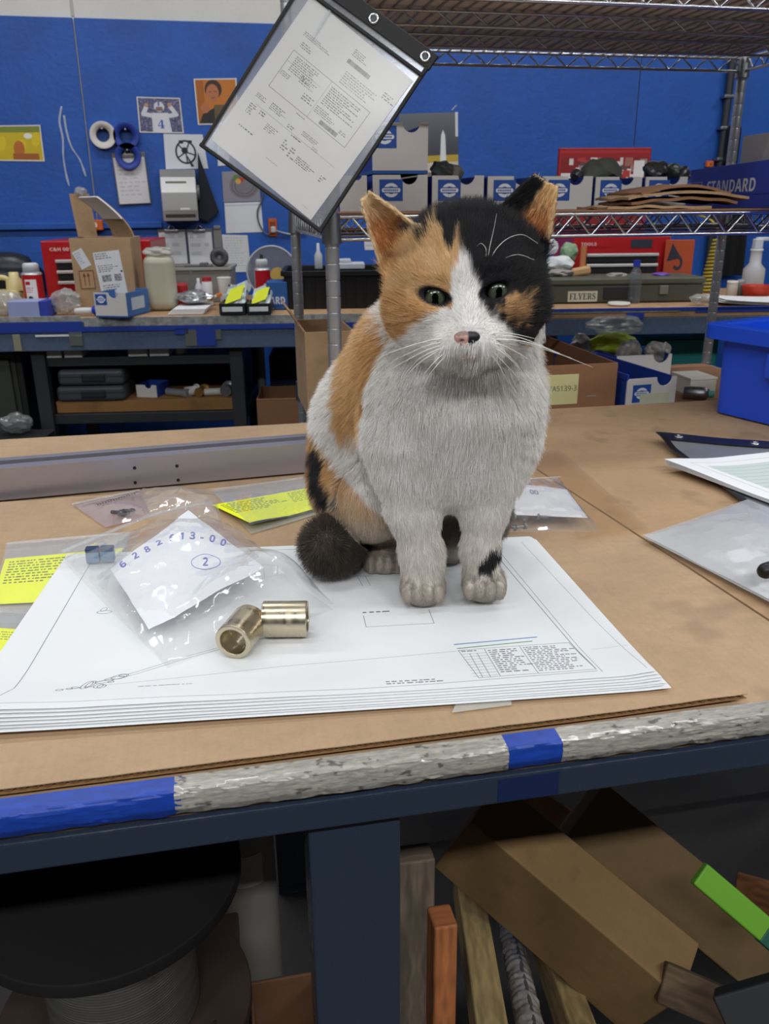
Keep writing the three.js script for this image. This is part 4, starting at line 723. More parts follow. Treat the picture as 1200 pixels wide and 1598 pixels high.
// corrugated parts bin, front towards +z: white front with a half-round notch, blue sides
function partsBin(g, w, h, d, notch = 0.62, o = {}) {
  const r = Math.min(0.16 * w, 0.02), nx = (notch - 0.5) * w, pts = [[-w / 2, 0], [w / 2, 0], [w / 2, h], [nx + r, h]];
  for (let i = 1; i < 10; i++) pts.push([nx + r * Math.cos(i / 10 * Math.PI), h - r * Math.sin(i / 10 * Math.PI)]);
  pts.push([nx - r, h], [-w / 2, h]);
  mesh('front_panel', extr(pts, 0.003).translate(0, 0, d / 2 - 0.003), o.front ?? WBIN, g);
  for (const s of [-1, 1]) mesh('side_panel', bbox(0.003, h * 0.985, d - 0.0065, 0.0008, s * (w / 2 - 0.0015), 0, 0), o.side ?? BBIN, g);
  mesh('back_panel', bbox(w, h, 0.003, 0.0008, 0, 0, -d / 2 + 0.0016), o.side ?? BBIN, g);
  mesh('bottom_panel', bbox(w - 0.007, 0.003, d - 0.007, 0.0008, 0, 0.0002, 0), o.side ?? BBIN, g);
  if (o.band) mesh('blue_band', bbox(w + 0.0006, h * 0.07, d + 0.0008, 0.0006, 0, -0.0003, 0), S(0x28599f, 0.65), g);
  const [lg, lm] = decal(o.ls ?? w * 0.36, (o.ls ?? w * 0.36) * 0.85, logoTex); mesh('logo_print', lg.translate(o.lx ?? -w * 0.13, o.ly ?? h * 0.58, d / 2 + 0.0004), lm, g);
}
const cartonG = (g, w, h, d, m, fl = []) => { const t = 0.004; mesh('front_panel', bbox(w, h, t, 0.001, 0, 0, d / 2 - t / 2), m, g); mesh('back_panel', bbox(w, h, t, 0.001, 0, 0, -d / 2 + t / 2), m, g); for (const s of [-1, 1]) mesh('side_panel', bbox(t, h, d - 2 * t - 0.0006, 0.001, s * (w / 2 - t / 2), 0, 0), m, g); mesh('bottom_panel', bbox(w - 2 * t, t, d - 2 * t, 0.001), m, g); for (const [side, a, len] of fl) { const lw = side === 'f' || side === 'b' ? w : d - 0.01, q = box(lw, t, len, 0.001, 0, 0, len / 2); q.rotateX(a); if (side === 'f') q.translate(0, h, d / 2); if (side === 'b') q.rotateY(Math.PI).translate(0, h, -d / 2); if (side === 'l') q.rotateY(-Math.PI / 2).translate(-w / 2, h, 0); if (side === 'r') q.rotateY(Math.PI / 2).translate(w / 2, h, 0); mesh('flap', q, m, g); } };
const lump = (r, sx, sy, sz, s, det = 3) => { const g = new THREE.IcosahedronGeometry(r, det), p = g.attributes.position; for (let i = 0; i < p.count; i++) { const x = p.getX(i) / r, y = p.getY(i) / r, z = p.getZ(i) / r, k = 1 + 0.3 * nz(x * 1.6 + s, y * 1.6, z * 1.6) + 0.22 * Math.abs(nz(x * 4 + s, y * 4, z * 4)); p.setXYZ(i, x * r * sx * k, y * r * sy * k, z * r * sz * k); } g.computeVertexNormals(); const m = toCreasedNormals(g, 0.5); m.computeBoundingBox(); m.translate(0, -m.boundingBox.min.y, 0); return m; };
{
  const rack = thing('wire_rack', 'chrome wire shelving rack standing behind the packing table', 'shelf');
  const WIRE = S(0xb5b2aa, 0.4, { metalness: 0.5 }), H = 1.85, post = () => { const pts = [[0.001, 0], [0.0115, 0]]; for (let y = 0.0254; y < H; y += 0.0254) pts.push([0.0115, y - 0.0012], [0.0103, y - 0.0006], [0.0103, y + 0.0006], [0.0115, y + 0.0012]); pts.push([0.0115, H], [0.001, H + 0.004]); return lathe(pts, 16); };
  const pg = post();
  for (const [x, z] of [[RX0, RZ0], [RX0, RZ1], [RX1, RZ0], [RX1, RZ1]]) mesh('post', pg.clone().translate(x, 0, z), S(0xb2b5b8, 0.34, { metalness: 0.65 }), rack);
  const truss = (a, b, y, dh, r, step = 0.062) => { const gs = [rod(V(a.x, y, a.z), V(b.x, y, b.z), r), rod(V(a.x, y - dh, a.z), V(b.x, y - dh, b.z), r)], L = a.distanceTo(b), n = Math.max(2, Math.round(L / step)), d = b.clone().sub(a); for (let i = 0; i < n; i++) { const p = a.clone().addScaledVector(d, i / n), q = a.clone().addScaledVector(d, (i + 0.5) / n), s = a.clone().addScaledVector(d, (i + 1) / n); gs.push(rod(V(p.x, y - dh, p.z), V(q.x, y, q.z), r * 0.62, 6), rod(V(q.x, y, q.z), V(s.x, y - dh, s.z), r * 0.62, 6)); } return flat(gs); };
  for (const [y, liner] of [[MID, 1], [LOW, 1], [TOPS, 2], [0.2, 0]]) {
    const A = V(RX0, 0, RZ0), B = V(RX1, 0, RZ0), C = V(RX1, 0, RZ1), D = V(RX0, 0, RZ1), dh = y === TOPS ? 0.026 : 0.034;
    mesh('edge_truss', truss(A, B, y, dh, 0.0032), CHROME, rack); mesh('edge_truss', truss(D, C, y, dh, 0.0032), CHROME, rack); mesh('edge_truss', truss(A, D, y, dh, 0.0032, 0.04), CHROME, rack); mesh('edge_truss', truss(B, C, y, dh, 0.0032, 0.04), CHROME, rack);
    for (const f of [0.33, 0.66]) { const z = lerp(RZ0, RZ1, f); mesh('support_truss', truss(V(RX0, 0, z), V(RX1, 0, z), y - 0.004, dh - 0.004, 0.0026), CHROME, rack); }
    const wg = rod(V(0, y + 0.001, RZ0), V(0, y + 0.001, RZ1), 0.0019, 6);
    for (let x = RX0 + 0.02; x < RX1; x += 0.0255) mesh('shelf_wire', wg.clone().translate(x, 0, 0), WIRE, rack);
    for (const [x, z] of [[RX0, RZ0], [RX0, RZ1], [RX1, RZ0], [RX1, RZ1]]) mesh('collar', cyl(0.0165, 0.014, 0.045, x, y - 0.04, z, 20), STEEL, rack);
    if (liner) single('shelf_liner', y === MID ? 'cardboard liner on the middle shelf of the wire rack under the parts bins' : y === LOW ? 'cardboard liner on the lower rack shelf behind the table' : 'brown cardboard lying on the top shelf of the wire rack', 'cardboard', box(RX1 - RX0 - 0.03, 0.003, RZ0 - RZ1 - 0.03, 0.001, (RX0 + RX1) / 2, y + 0.0047, (RZ0 + RZ1) / 2), liner === 2 ? S(0xe2dbc8, 0.9) : CARDD);
  }
  // parts bins on the middle shelf
  const zb = -1.66, yb = MID + 0.0064;
  const bins = [[528, 574, 274, 'plain white parts bin at the left end of the row, half hidden by the holder', 0.9], [580, 669, 273, 'white parts bin with a blue emblem under the stacked bin'], [673, 757, 274, 'white parts bin with a blue emblem left of the black ear'], [760, 843, 275, 'white parts bin with a blue emblem just left of the tall ear tip'], [846, 927, 275, 'white parts bin with a blue emblem right behind the cat ear'], [929, 1004, 276, 'white parts bin holding grey parts, below the red lid'], [1007, 1075, 276, 'white parts bin with metal parts at the right end of the shelf row']];
  let ref;
  bins.forEach(([a, b, t, lab], i) => { const p0 = onZ(a, t, zb), p1 = onZ(b, t, zb), w = p0.distanceTo(p1) - 0.004, g = thing('parts_bin', lab, 'bin', V((p0.x + p1.x) / 2, yb, zb - 0.14), 0, 'white parts bins on the rack'); partsBin(g, w, p0.y - yb, 0.28, 0.66, { ls: i ? 0.045 : 0.0001, lx: -w * 0.17 }); if (i === 1) ref = [g, w, p0.y]; });
  { const [g, w, y] = ref, h = onZ(620, 191, zb).y - y - 0.002, u = thing('parts_bin', 'white parts bin stacked on top of another at the left of the shelf', 'bin', V(g.position.x, y + 0.002, zb - 0.14), 0, 'white parts bins on the rack'); partsBin(u, w, h, 0.28, 0.7, { ls: 0.045, lx: -w * 0.28, ly: h * 0.72, band: 1 }); }
  // parts peeking out of the bins
  const pk = (x, y, r, sx, sy, s, m, lab, z = zb - 0.08) => { const p = onZ(x, y, z); single('machine_part', lab, 'part', lump(r, sx, sy, 1, s), m, p.setY(p.y - r * sy * 1.1)); };
  const ST2 = S(0x5b5d5c, 0.35, { metalness: 0.7 }), DK = S(0x3a3c3b, 0.6);
  pk(690, 268, 0.02, 1.3, 0.9, 1, DK, 'dark grey part peeking out beside the poster', -1.75); pk(708, 270, 0.016, 1.2, 1, 2, S(0x6e6d68, 0.6), 'light grey part peeking out of the bin left of the ear', -1.75); pk(940, 268, 0.026, 1.6, 1, 3, S(0x55584f, 0.7), 'grey cloth-like lump on top of the bin under the red lid'); pk(900, 274, 0.012, 1, 1, 4, ST2, 'small steel part at the rim of the bin behind the ear'); pk(1022, 266, 0.02, 1.2, 0.9, 5, ST2, 'left steel part in the rightmost bin'); pk(1048, 268, 0.018, 1.3, 0.9, 6, ST2, 'middle steel part in the rightmost bin'); pk(1064, 274, 0.016, 1, 1.2, 7, ST2, 'right steel part hanging over the rightmost bin');
  // big blue box with white lettering, turned
  {
    const A = onZ(1076, 270, -1.93), B = onZ(1203, 243, -1.44), d = B.clone().sub(A).setY(0), L = d.length() + 0.12; d.normalize();
    const g = thing('blue_carton', 'blue carton with big white STANDARD lettering on the right of the middle shelf', 'box', V(A.x, yb, A.z), Math.atan2(-d.z, d.x)), hh = (A.y + B.y) / 2 - yb, W = 0.17, BL2 = S(0x2a44bb, 0.6);
    mesh('front_panel', bbox(L, hh, 0.003, 0.001, L / 2, 0, -0.0015), BL2, g); mesh('back_panel', bbox(L, hh, 0.003, 0.001, L / 2, 0, -W), BL2, g);
    for (const x of [0.0015, L - 0.0015]) mesh('side_panel', bbox(0.003, hh, W - 0.004, 0.001, x, 0, -W / 2), BL2, g); mesh('bottom_panel', bbox(L - 0.006, 0.003, W - 0.006, 0.001, L / 2, 0.0002, -W / 2), BL2, g);
    const t = ctex(1024, 160, (c) => { c.fillStyle = '#2a44bb'; c.fillRect(0, 0, 1024, 160); c.fillStyle = '#f2f3f6'; c.font = 'bold 150px sans-serif'; c.textBaseline = 'middle'; c.save(); c.translate(14, 86); c.scale(1, 1.0); c.fillText('STANDARD', 0, 0, 996); c.restore(); });
    const [lg, lm] = decal(L * 0.64, hh * 0.43, t); mesh('lettering', lg.translate(L * 0.23 + L * 0.32, hh * 0.52, 0.0005), lm, g);
    const t2 = ctex(128, 96, (c) => { c.fillStyle = '#2a44bb'; c.fillRect(0, 0, 128, 96); c.strokeStyle = '#aab0cc'; c.lineWidth = 5; c.strokeRect(4, 6, 120, 84); }); const [g2, m2] = decal(L * 0.17, hh * 0.35, t2); mesh('emblem_print', g2.translate(L * 0.1, hh * 0.5, 0.0005), m2, g);
    // grey board sheets standing in it
    const bt = ctex(256, 128, (c) => { c.fillStyle = '#a3a09c'; c.fillRect(0, 0, 256, 128); scribble(c, 10, 20, 200, 60, 3, 'rgba(40,40,44,.25)'); });
    for (let i = 0; i < 5; i++) {
      const ph = onZ(1152 + i * 12, 208 + (i % 3) * 2, -1.6), q = V(A.x, yb, A.z).addScaledVector(d, L * 0.42 + i * 0.012).addScaledVector(V(d.z, 0, -d.x), 0.03 + i * 0.024);
      const s = thing('grey_board', ['front', 'second', 'third', 'fourth', 'rear'][i] + ' grey board sheet standing in the blue lettered carton', 'board', V(q.x, yb + 0.004, q.z), Math.atan2(-d.z, d.x), 'board sheets in the blue carton'), sh = new THREE.Shape(); sh.moveTo(0, 0); sh.lineTo(0.25, 0); sh.lineTo(0.25, ph.y - yb - 0.01); sh.lineTo(0, ph.y - yb - 0.004);
      for (const y of [0.07, 0.09, 0.108]) { const h = new THREE.Path(); h.absellipse(0.05 + i * 0.01, y, 0.004, 0.006, 0, 7); sh.holes.push(h); }
      mesh('sheet', uvb(new THREE.ExtrudeGeometry(sh, { depth: 0.003, bevelEnabled: false })), S(0xcbc8c4, 0.8), s);
    }
  }
  // flattened cartons on the front right of the shelf
  const fl = [[948, 1110, 329, 0.002, 0.05], [985, 1150, 325, 0.009, 0.1], [980, 1168, 318, 0.017, 0.16], [1000, 1140, 311, 0.025, 0.22]];
  fl.forEach(([a, b, y, up, tilt], i) => { const p0 = onZ(a, y, -1.42), p1 = onZ(b, y, -1.42); single('flattened_carton', ['lowest', 'second lowest', 'second highest', 'topmost'][i] + ' brown flattened carton in the pile on the middle rack shelf', 'cardboard', sheet((u, v) => V(lerp(p0.x, p1.x, u) + 0.03 * v, MID + 0.009 + up + 0.012 * Math.sin(u * Math.PI) * (i > 0 ? 1 : 0.2) * (0.4 + tilt * 3) + 0.004 * nz(u * 4, v * 3, i * 7), -1.42 - 0.2 * v - 0.01 * nz(u * 6, 3, i)), 30, 10, 0.0045), i % 2 ? CARDD : CARD2); });

  // lower shelf: tall carton at the left, open brown carton with a label, bins
  const yl = LOW + 0.0064;


  { const a = onZ(480, 640, -1.62), b = onZ(556, 640, -1.62), top = onZ(500, 518, -1.62).y; const g = thing('brown_carton', 'tall brown carton standing between the left posts of the wire rack', 'box', V((a.x + b.x) / 2, yl, -1.72)); cartonG(g, b.x - a.x, top - yl, 0.2, CARD2, [['l', -1.0, 0.05]]); }
  { const a = onZ(770, 570, -1.46), b = onZ(965, 566, -1.46), h = b.y - yl, w = b.x - a.x; const g = thing('brown_carton', 'open brown carton with a yellow handwritten label right of the cat', 'box', V((a.x + b.x) / 2, yl, -1.46 - 0.19)); cartonG(g, w, h, 0.38, CARDD, [['b', -1.9, 0.06]]);
    const t = ctex(512, 320, (c) => { c.fillStyle = '#cfc98e'; c.fillRect(0, 0, 512, 320); c.strokeStyle = '#2a2a26'; c.fillStyle = '#2a2a26'; c.font = '76px sans-serif'; c.fillText('6497A5139-3', 60, 176, 440); }); const l0 = onZ(846, 600, -1.459), l1 = onZ(904, 580, -1.459), [lg, lm] = decal(l1.x - l0.x + 0.02, 0.057, t, 0.7); mesh('label', lg.translate((l0.x - 0.02 + l1.x) / 2 - g.position.x, h - 0.046, 0.19 + 0.0005), lm, g); mesh('tape_piece', box(0.02, 0.0015, 0.0005, 0.0002, w / 2 - 0.05, 0.05, 0.1905), FILMC, g); }
  { const a = onZ(974, 600, -1.47), b = onZ(1057, 600, -1.47), w = (b.x - a.x) * 0.98, h = onZ(1010, 590, -1.47).y - yl; const g = thing('parts_bin', 'blue and white parts bin with a pale sticker right of the brown carton', 'bin', V((a.x + b.x) / 2 - 0.012, yl, -1.47 - 0.15), 0.1); partsBin(g, w, h, 0.3, 0.75, { ls: 0.04, lx: -w * 0.2, ly: h * 0.62 });
    const t = ctex(256, 128, (c) => { c.fillStyle = '#c9cfb4'; c.fillRect(0, 0, 256, 128); c.fillStyle = '#33352f'; c.font = '34px sans-serif'; c.fillText('HARP2A-1883', 14, 110, 230); }); const [lg, lm] = decal(w * 0.58, h * 0.5, t); mesh('sticker', lg.translate(w * 0.06, h * 0.36, 0.1512), lm, g); mesh('side_rim', bbox(0.004, 0.012, 0.3, 0.001, -w / 2 + 0.001, h * 0.96, 0), BBIN, g); }
  { const a = onZ(962, 570, -1.8), b = onZ(1047, 570, -1.8), w = b.x - a.x, h = onZ(1030, 553, -1.8).y - yl; const g = thing('parts_bin', 'white parts bin under the grey plastic bags on the lower shelf', 'bin', V((a.x + b.x) / 2, yl, -1.86)); partsBin(g, w, h, 0.12, 0.8, { ls: 0.0001 });
    const bag = (x0, x1, y0, y1, z, m, lab, s) => { const p = onZ((x0 + x1) / 2, y1, z), q = onZ(x0, y1, z), r = onZ(x1, y0, z); single('crumpled_bag', lab, 'bag', lump(0.5, (r.x - q.x), (r.y - q.y) * 0.9, (r.x - q.x) * 0.6, s, 5).scale(0.85, 0.85, 0.85), m, p); };
    bag(958, 1004, 518, 572, -1.85, PH(0xa3a19a, 0.3, { transmission: 0.3, thickness: 0 }), 'grey plastic bag lying over the rear parts bin', 3); bag(998, 1048, 524, 572, -1.85, PH(0xbdbbb6, 0.3, { transmission: 0.4, thickness: 0 }), 'cloudy bag at the right of the rear parts bin', 5); bag(912, 992, 506, 556, -1.93, S(0xa9bb2e, 0.4), 'yellow-green bag behind the brown carton', 7); bag(912, 1008, 484, 522, -1.95, PH(0xe6e8e6, 0.2, { transmission: 0.8, thickness: 0 }), 'translucent bag on top of the yellow-green bag', 9); bag(886, 926, 512, 556, -1.93, PH(0xb5b2ae, 0.3, { transmission: 0.35, thickness: 0 }), 'pale bag standing in the brown carton', 11); }
  { const p = onZ(1088, 600, -1.62), g = thing('white_carton', 'small white carton on the lower shelf left of the blue tub', 'box', V(p.x + 0.015, yl, -1.66)); mesh('box_body', bbox(0.062, 0.034, 0.08, 0.002), S(0xcfcabb, 0.7), g); mesh('lid', bbox(0.064, 0.005, 0.082, 0.001, 0, 0.0342), S(0xd9d4c6, 0.7), g); const s = thing('spray_can', 'small silver can lying in front of the small white carton', 'can', V(p.x - 0.015, yl + 0.0141, -1.585), 0.9); mesh('can_body', lathe([[0, 0], [0.009, 0.001], [0.0135, 0.006], [0.014, 0.014], [0.014, 0.05], [0, 0.051]], 24).rotateX(-Math.PI / 2).translate(0, 0, 0.02), STEEL, s); mesh('cap', cyl(0.008, 0.008, 0.01, 0, 0, 0, 16).rotateX(Math.PI / 2).translate(0, 0, 0.02), S(0x4fa79b, 0.5), s); }
}
// document holder hanging askew from the top shelf
{
  // its four corners: a rectangle turned in depth
  const BLp = V(-0.0062, 1.3134, -1.347), BRp = V(0.157, 1.1936, -1.280), TLp = V(0.149, 1.5388, -1.353), ex = BRp.clone().sub(BLp), W = ex.length(); ex.normalize();
  const ey = TLp.clone().sub(BLp); const L = ey.length(); ey.addScaledVector(ex, -ey.dot(ex)).normalize(); const en = new THREE.Vector3().crossVectors(ex, ey), z = BLp.z;
  const g = thing('document_holder', 'black edged clear holder with a printed form hanging askew from the rack', 'document holder', BLp); g.quaternion.setFromRotationMatrix(new THREE.Matrix4().makeBasis(ex, ey, en));
  const K = S(0x0c0d0f, 0.6);
  mesh('back_film', box(W - 0.004, L - 0.004, 0.0004, 0.0001, W / 2, L / 2, -0.0012), PH(0xd4d8de, 0.15, { transmission: 0.85, thickness: 0 }), g);
  mesh('front_film', sheet((u, v) => V(0.002 + u * (W - 0.004), 0.002 + v * (L - 0.004), 0.0022 + 0.0004 * nz(u * 3, v * 4, 3)), 30, 40, 0.0002), PH(0xffffff, 0.2, { transmission: 0.97, thickness: 0, specularIntensity: 0.25 }), g);
  for (const x of [0.002, W - 0.002]) mesh('edge_strip', box(0.006, L, 0.006, 0.002, x, L / 2, 0), K, g);
  mesh('edge_strip', box(W + 0.004, 0.006, 0.006, 0.002, W / 2, 0.002, 0), K, g);
  mesh('top_strip', box(W + 0.006, 0.024, 0.006, 0.002, W / 2, L + 0.006, 0), K, g); mesh('edge_strip', box(W, 0.006, 0.007, 0.002, W / 2, L - 0.016, 0.0005), K, g);
  for (const x of [0.012, W / 2 + 0.006, W - 0.012]) { const e = mesh('grommet', new THREE.TorusGeometry(0.0058, 0.0022, 8, 24).translate(x, L + 0.006, 0.0034), CHROME, g); mesh('eyelet_hole', new THREE.CircleGeometry(0.0045, 20).translate(x, L + 0.006, 0.0036), S(0x5a5c60, 0.6), e); }
  const form = ctex(1024, 1325, (c, w, h) => {
    c.fillStyle = '#d9d9d7'; c.fillRect(0, 0, w, h); c.strokeStyle = '#4c4c4c'; c.lineWidth = 3; c.strokeRect(130, 390, 770, 330); c.beginPath(); c.moveTo(130, 480); c.lineTo(470, 480); c.moveTo(515, 390); c.lineTo(515, 720); c.moveTo(130, 890); c.lineTo(930, 890); c.lineWidth = 1.5; c.stroke();
    const s = (x, y, W2, H2, r, a = 0.62) => scribble(c, x, y, W2, H2, r, `rgba(50,50,54,${a})`); s(120, 225, 260, 40, 3); s(150, 300, 130, 50, 3); s(180, 410, 240, 130, 8); s(300, 500, 160, 60, 4); s(140, 560, 120, 40, 3); s(390, 590, 100, 60, 3);
    s(520, 90, 150, 60, 4); s(900, 200, 100, 60, 3); s(560, 260, 330, 110, 6, 0.4); s(540, 420, 300, 160, 9); s(530, 600, 190, 60, 4); s(790, 640, 90, 30, 2); s(430, 745, 110, 14, 1, 0.8);
    for (const [x, y, W2] of [[520, 175, 210], [620, 670, 170]]) { c.fillStyle = '#2b2b2d'; for (let i = 0; i < W2;) { const b = rr(2, 6); c.fillRect(x + i, y, b, 34); i += b + rr(2, 5); } }
    s(90, 810, 100, 40, 3, 0.7); s(230, 800, 170, 60, 4, 0.7); s(430, 850, 60, 34, 2); s(560, 820, 160, 40, 3); s(690, 870, 50, 30, 2); s(90, 905, 60, 90, 5); s(190, 905, 80, 40, 2, 0.8); s(290, 950, 120, 60, 4, 0.6); s(500, 900, 80, 18, 1, 0.9); s(480, 960, 40, 90, 4); s(560, 975, 40, 90, 4); s(640, 1000, 190, 60, 4, 0.75); s(880, 1000, 40, 60, 3); s(110, 1090, 210, 20, 1, 0.9); s(440, 1160, 110, 12, 1, 0.4); s(900, 1270, 60, 10, 1, 0.4);
  });
  const pw = W * 0.86, ph = L * 0.875; // letter sheet, slightly turned in the holder
  mesh('printed_form', new THREE.BoxGeometry(pw, ph, 0.0003).rotateZ(-0.055).translate(W * 0.5, L * 0.478, 0.0003), S(0xffffff, 0.8, { map: form }), g);
  mesh('fold_strip', box(0.004, 0.05, 0.0006, 0.0002, 0.055, L - 0.04, 0.0026), FILMC, g);
  { const q = BLp.clone().addScaledVector(ex, W - 0.012).addScaledVector(ey, L + 0.006), q2 = BLp.clone().addScaledVector(ex, 0.012).addScaledVector(ey, L + 0.006).add(V(0, 0, 0.002));
    single('wire_hook', 'thin wire hook tying the hanging document holder to the rack edge', 'hook', tube([q2.clone().add(V(0, -0.004, 0.004)), q2.clone().add(V(0.004, 0.01, 0.002)), V(q2.x + 0.01, TOPS - 0.03, RZ0 + 0.02), V(q2.x + 0.012, TOPS + 0.004, RZ0 + 0.004), V(q2.x + 0.014, TOPS + 0.004, RZ0 - 0.005), V(q2.x + 0.014, TOPS - 0.01, RZ0 - 0.005)], 0.0012, 30, 6), STEEL); }
}
// ---------- long workbench along the back wall ----------
const BA = V(-0.685, T, -2.91), BD = V(2.513, 0, 0.337).normalize(), BB = V(BD.z, 0, -BD.x), BANG = Math.atan2(-BD.z, BD.x);
const bp = (px, py, d) => onP(px, py, BA.clone().addScaledVector(BB, d), BB);
// box of pixels on the bench, d metres behind its front edge: {p base centre, w, h}
const onB = (x0, y0, x1, d, y = T + 0.001) => { const c = (x0 + x1) / 2, a = bp(x0, 470, d), b = bp(x1, 470, d), q = bp(c, y0, d); return { p: V(q.x, y, q.z), w: a.distanceTo(b), h: q.y - y }; };
const bthing = (name, label, cat, f, group, turn = 0) => thing(name, label, cat, f.p, BANG + turn, group);
const RED = PH(0xb3161d, 0.35, { clearcoat: 0.3 }), DARKS = S(0x22262a, 0.5), GRY = S(0x7b7f80, 0.55), STEELB = S(0x56657c, 0.5, { roughnessMap: speck });
{
  const g = thing('workbench', 'long grey-blue steel workbench with a cardboard-covered taped top along the back wall', 'workbench', V(BA.x, 0, BA.z), BANG), L0 = -0.9, L1 = 3.3, Lm = (L0 + L1) / 2, Ln = L1 - L0;
  mesh('bench_top', box(Ln, 0.03, 0.655, 0.003, Lm, T - 0.016, -0.33), S(0xffffff, 0.8, { map: cardTex(0xb08c68, 5) }), g);
  mesh('front_apron', box(2.15, 0.076, 0.02, 0.002, L0 + 1.075, T - 0.069, -0.012), STEELB, g); mesh('front_apron', box(Ln - 2.153, 0.056, 0.02, 0.002, L1 - (Ln - 2.153) / 2, T - 0.059, -0.012), STEELB, g);
  for (const x of [-0.86, 1.1, 1.95, 3.2]) for (const z of [-0.06, -0.61]) mesh('leg', bbox(0.05, T - 0.03, 0.05, 0.003, x, 0, z), STEELB, g);
  const B = S(0x1b3a97, 0.5), C = PH(0xaeb0ae, 0.25, { map: dtex(128, (u, v) => { const q = 0.88 + 0.2 * fbm(u * 20, v * 20); return [q, q, q]; }, 3, true), clearcoat: 0.6 });
  const lx = (px) => bp(px, 490, 0).sub(BA).dot(BD), piece = (a, b, y0, y1, m, nm) => { const p = bp((a + b) / 2, y0, 0), q = bp((a + b) / 2, y1, 0); mesh(nm, box(lx(b) - lx(a), p.y - q.y, 0.003, 0.001, (lx(a) + lx(b)) / 2, (p.y + q.y) / 2, 0.0015), m, g); };
  piece(-60, 130, 503, 520, B, 'blue_tape'); piece(130, 600, 506, 514, B, 'blue_tape'); piece(-60, 125, 494, 503, C, 'clear_tape'); piece(125, 600, 492, 506, C, 'clear_tape'); piece(304, 334, 514, 540, B, 'blue_tape'); piece(270, 292, 512, 522, B, 'blue_tape');
  const GT = S(0x5b5f5c, 0.6); piece(14, 26, 522, 548, S(0x8c8a74, 0.7), 'tape_patch'); piece(103, 124, 518, 540, GT, 'tape_patch'); piece(286, 304, 514, 540, GT, 'tape_patch'); piece(334, 343, 514, 530, GT, 'tape_patch'); piece(50, 124, 522.5, 525.5, S(0xdadcdc, 0.5), 'paint_scrape');
  piece(840, 1300, 479, 485, B, 'blue_tape'); piece(840, 1060, 484, 488, C, 'clear_tape'); piece(978, 1005, 488, 497, B, 'blue_tape'); piece(1085, 1300, 478, 486, B, 'blue_tape');
}
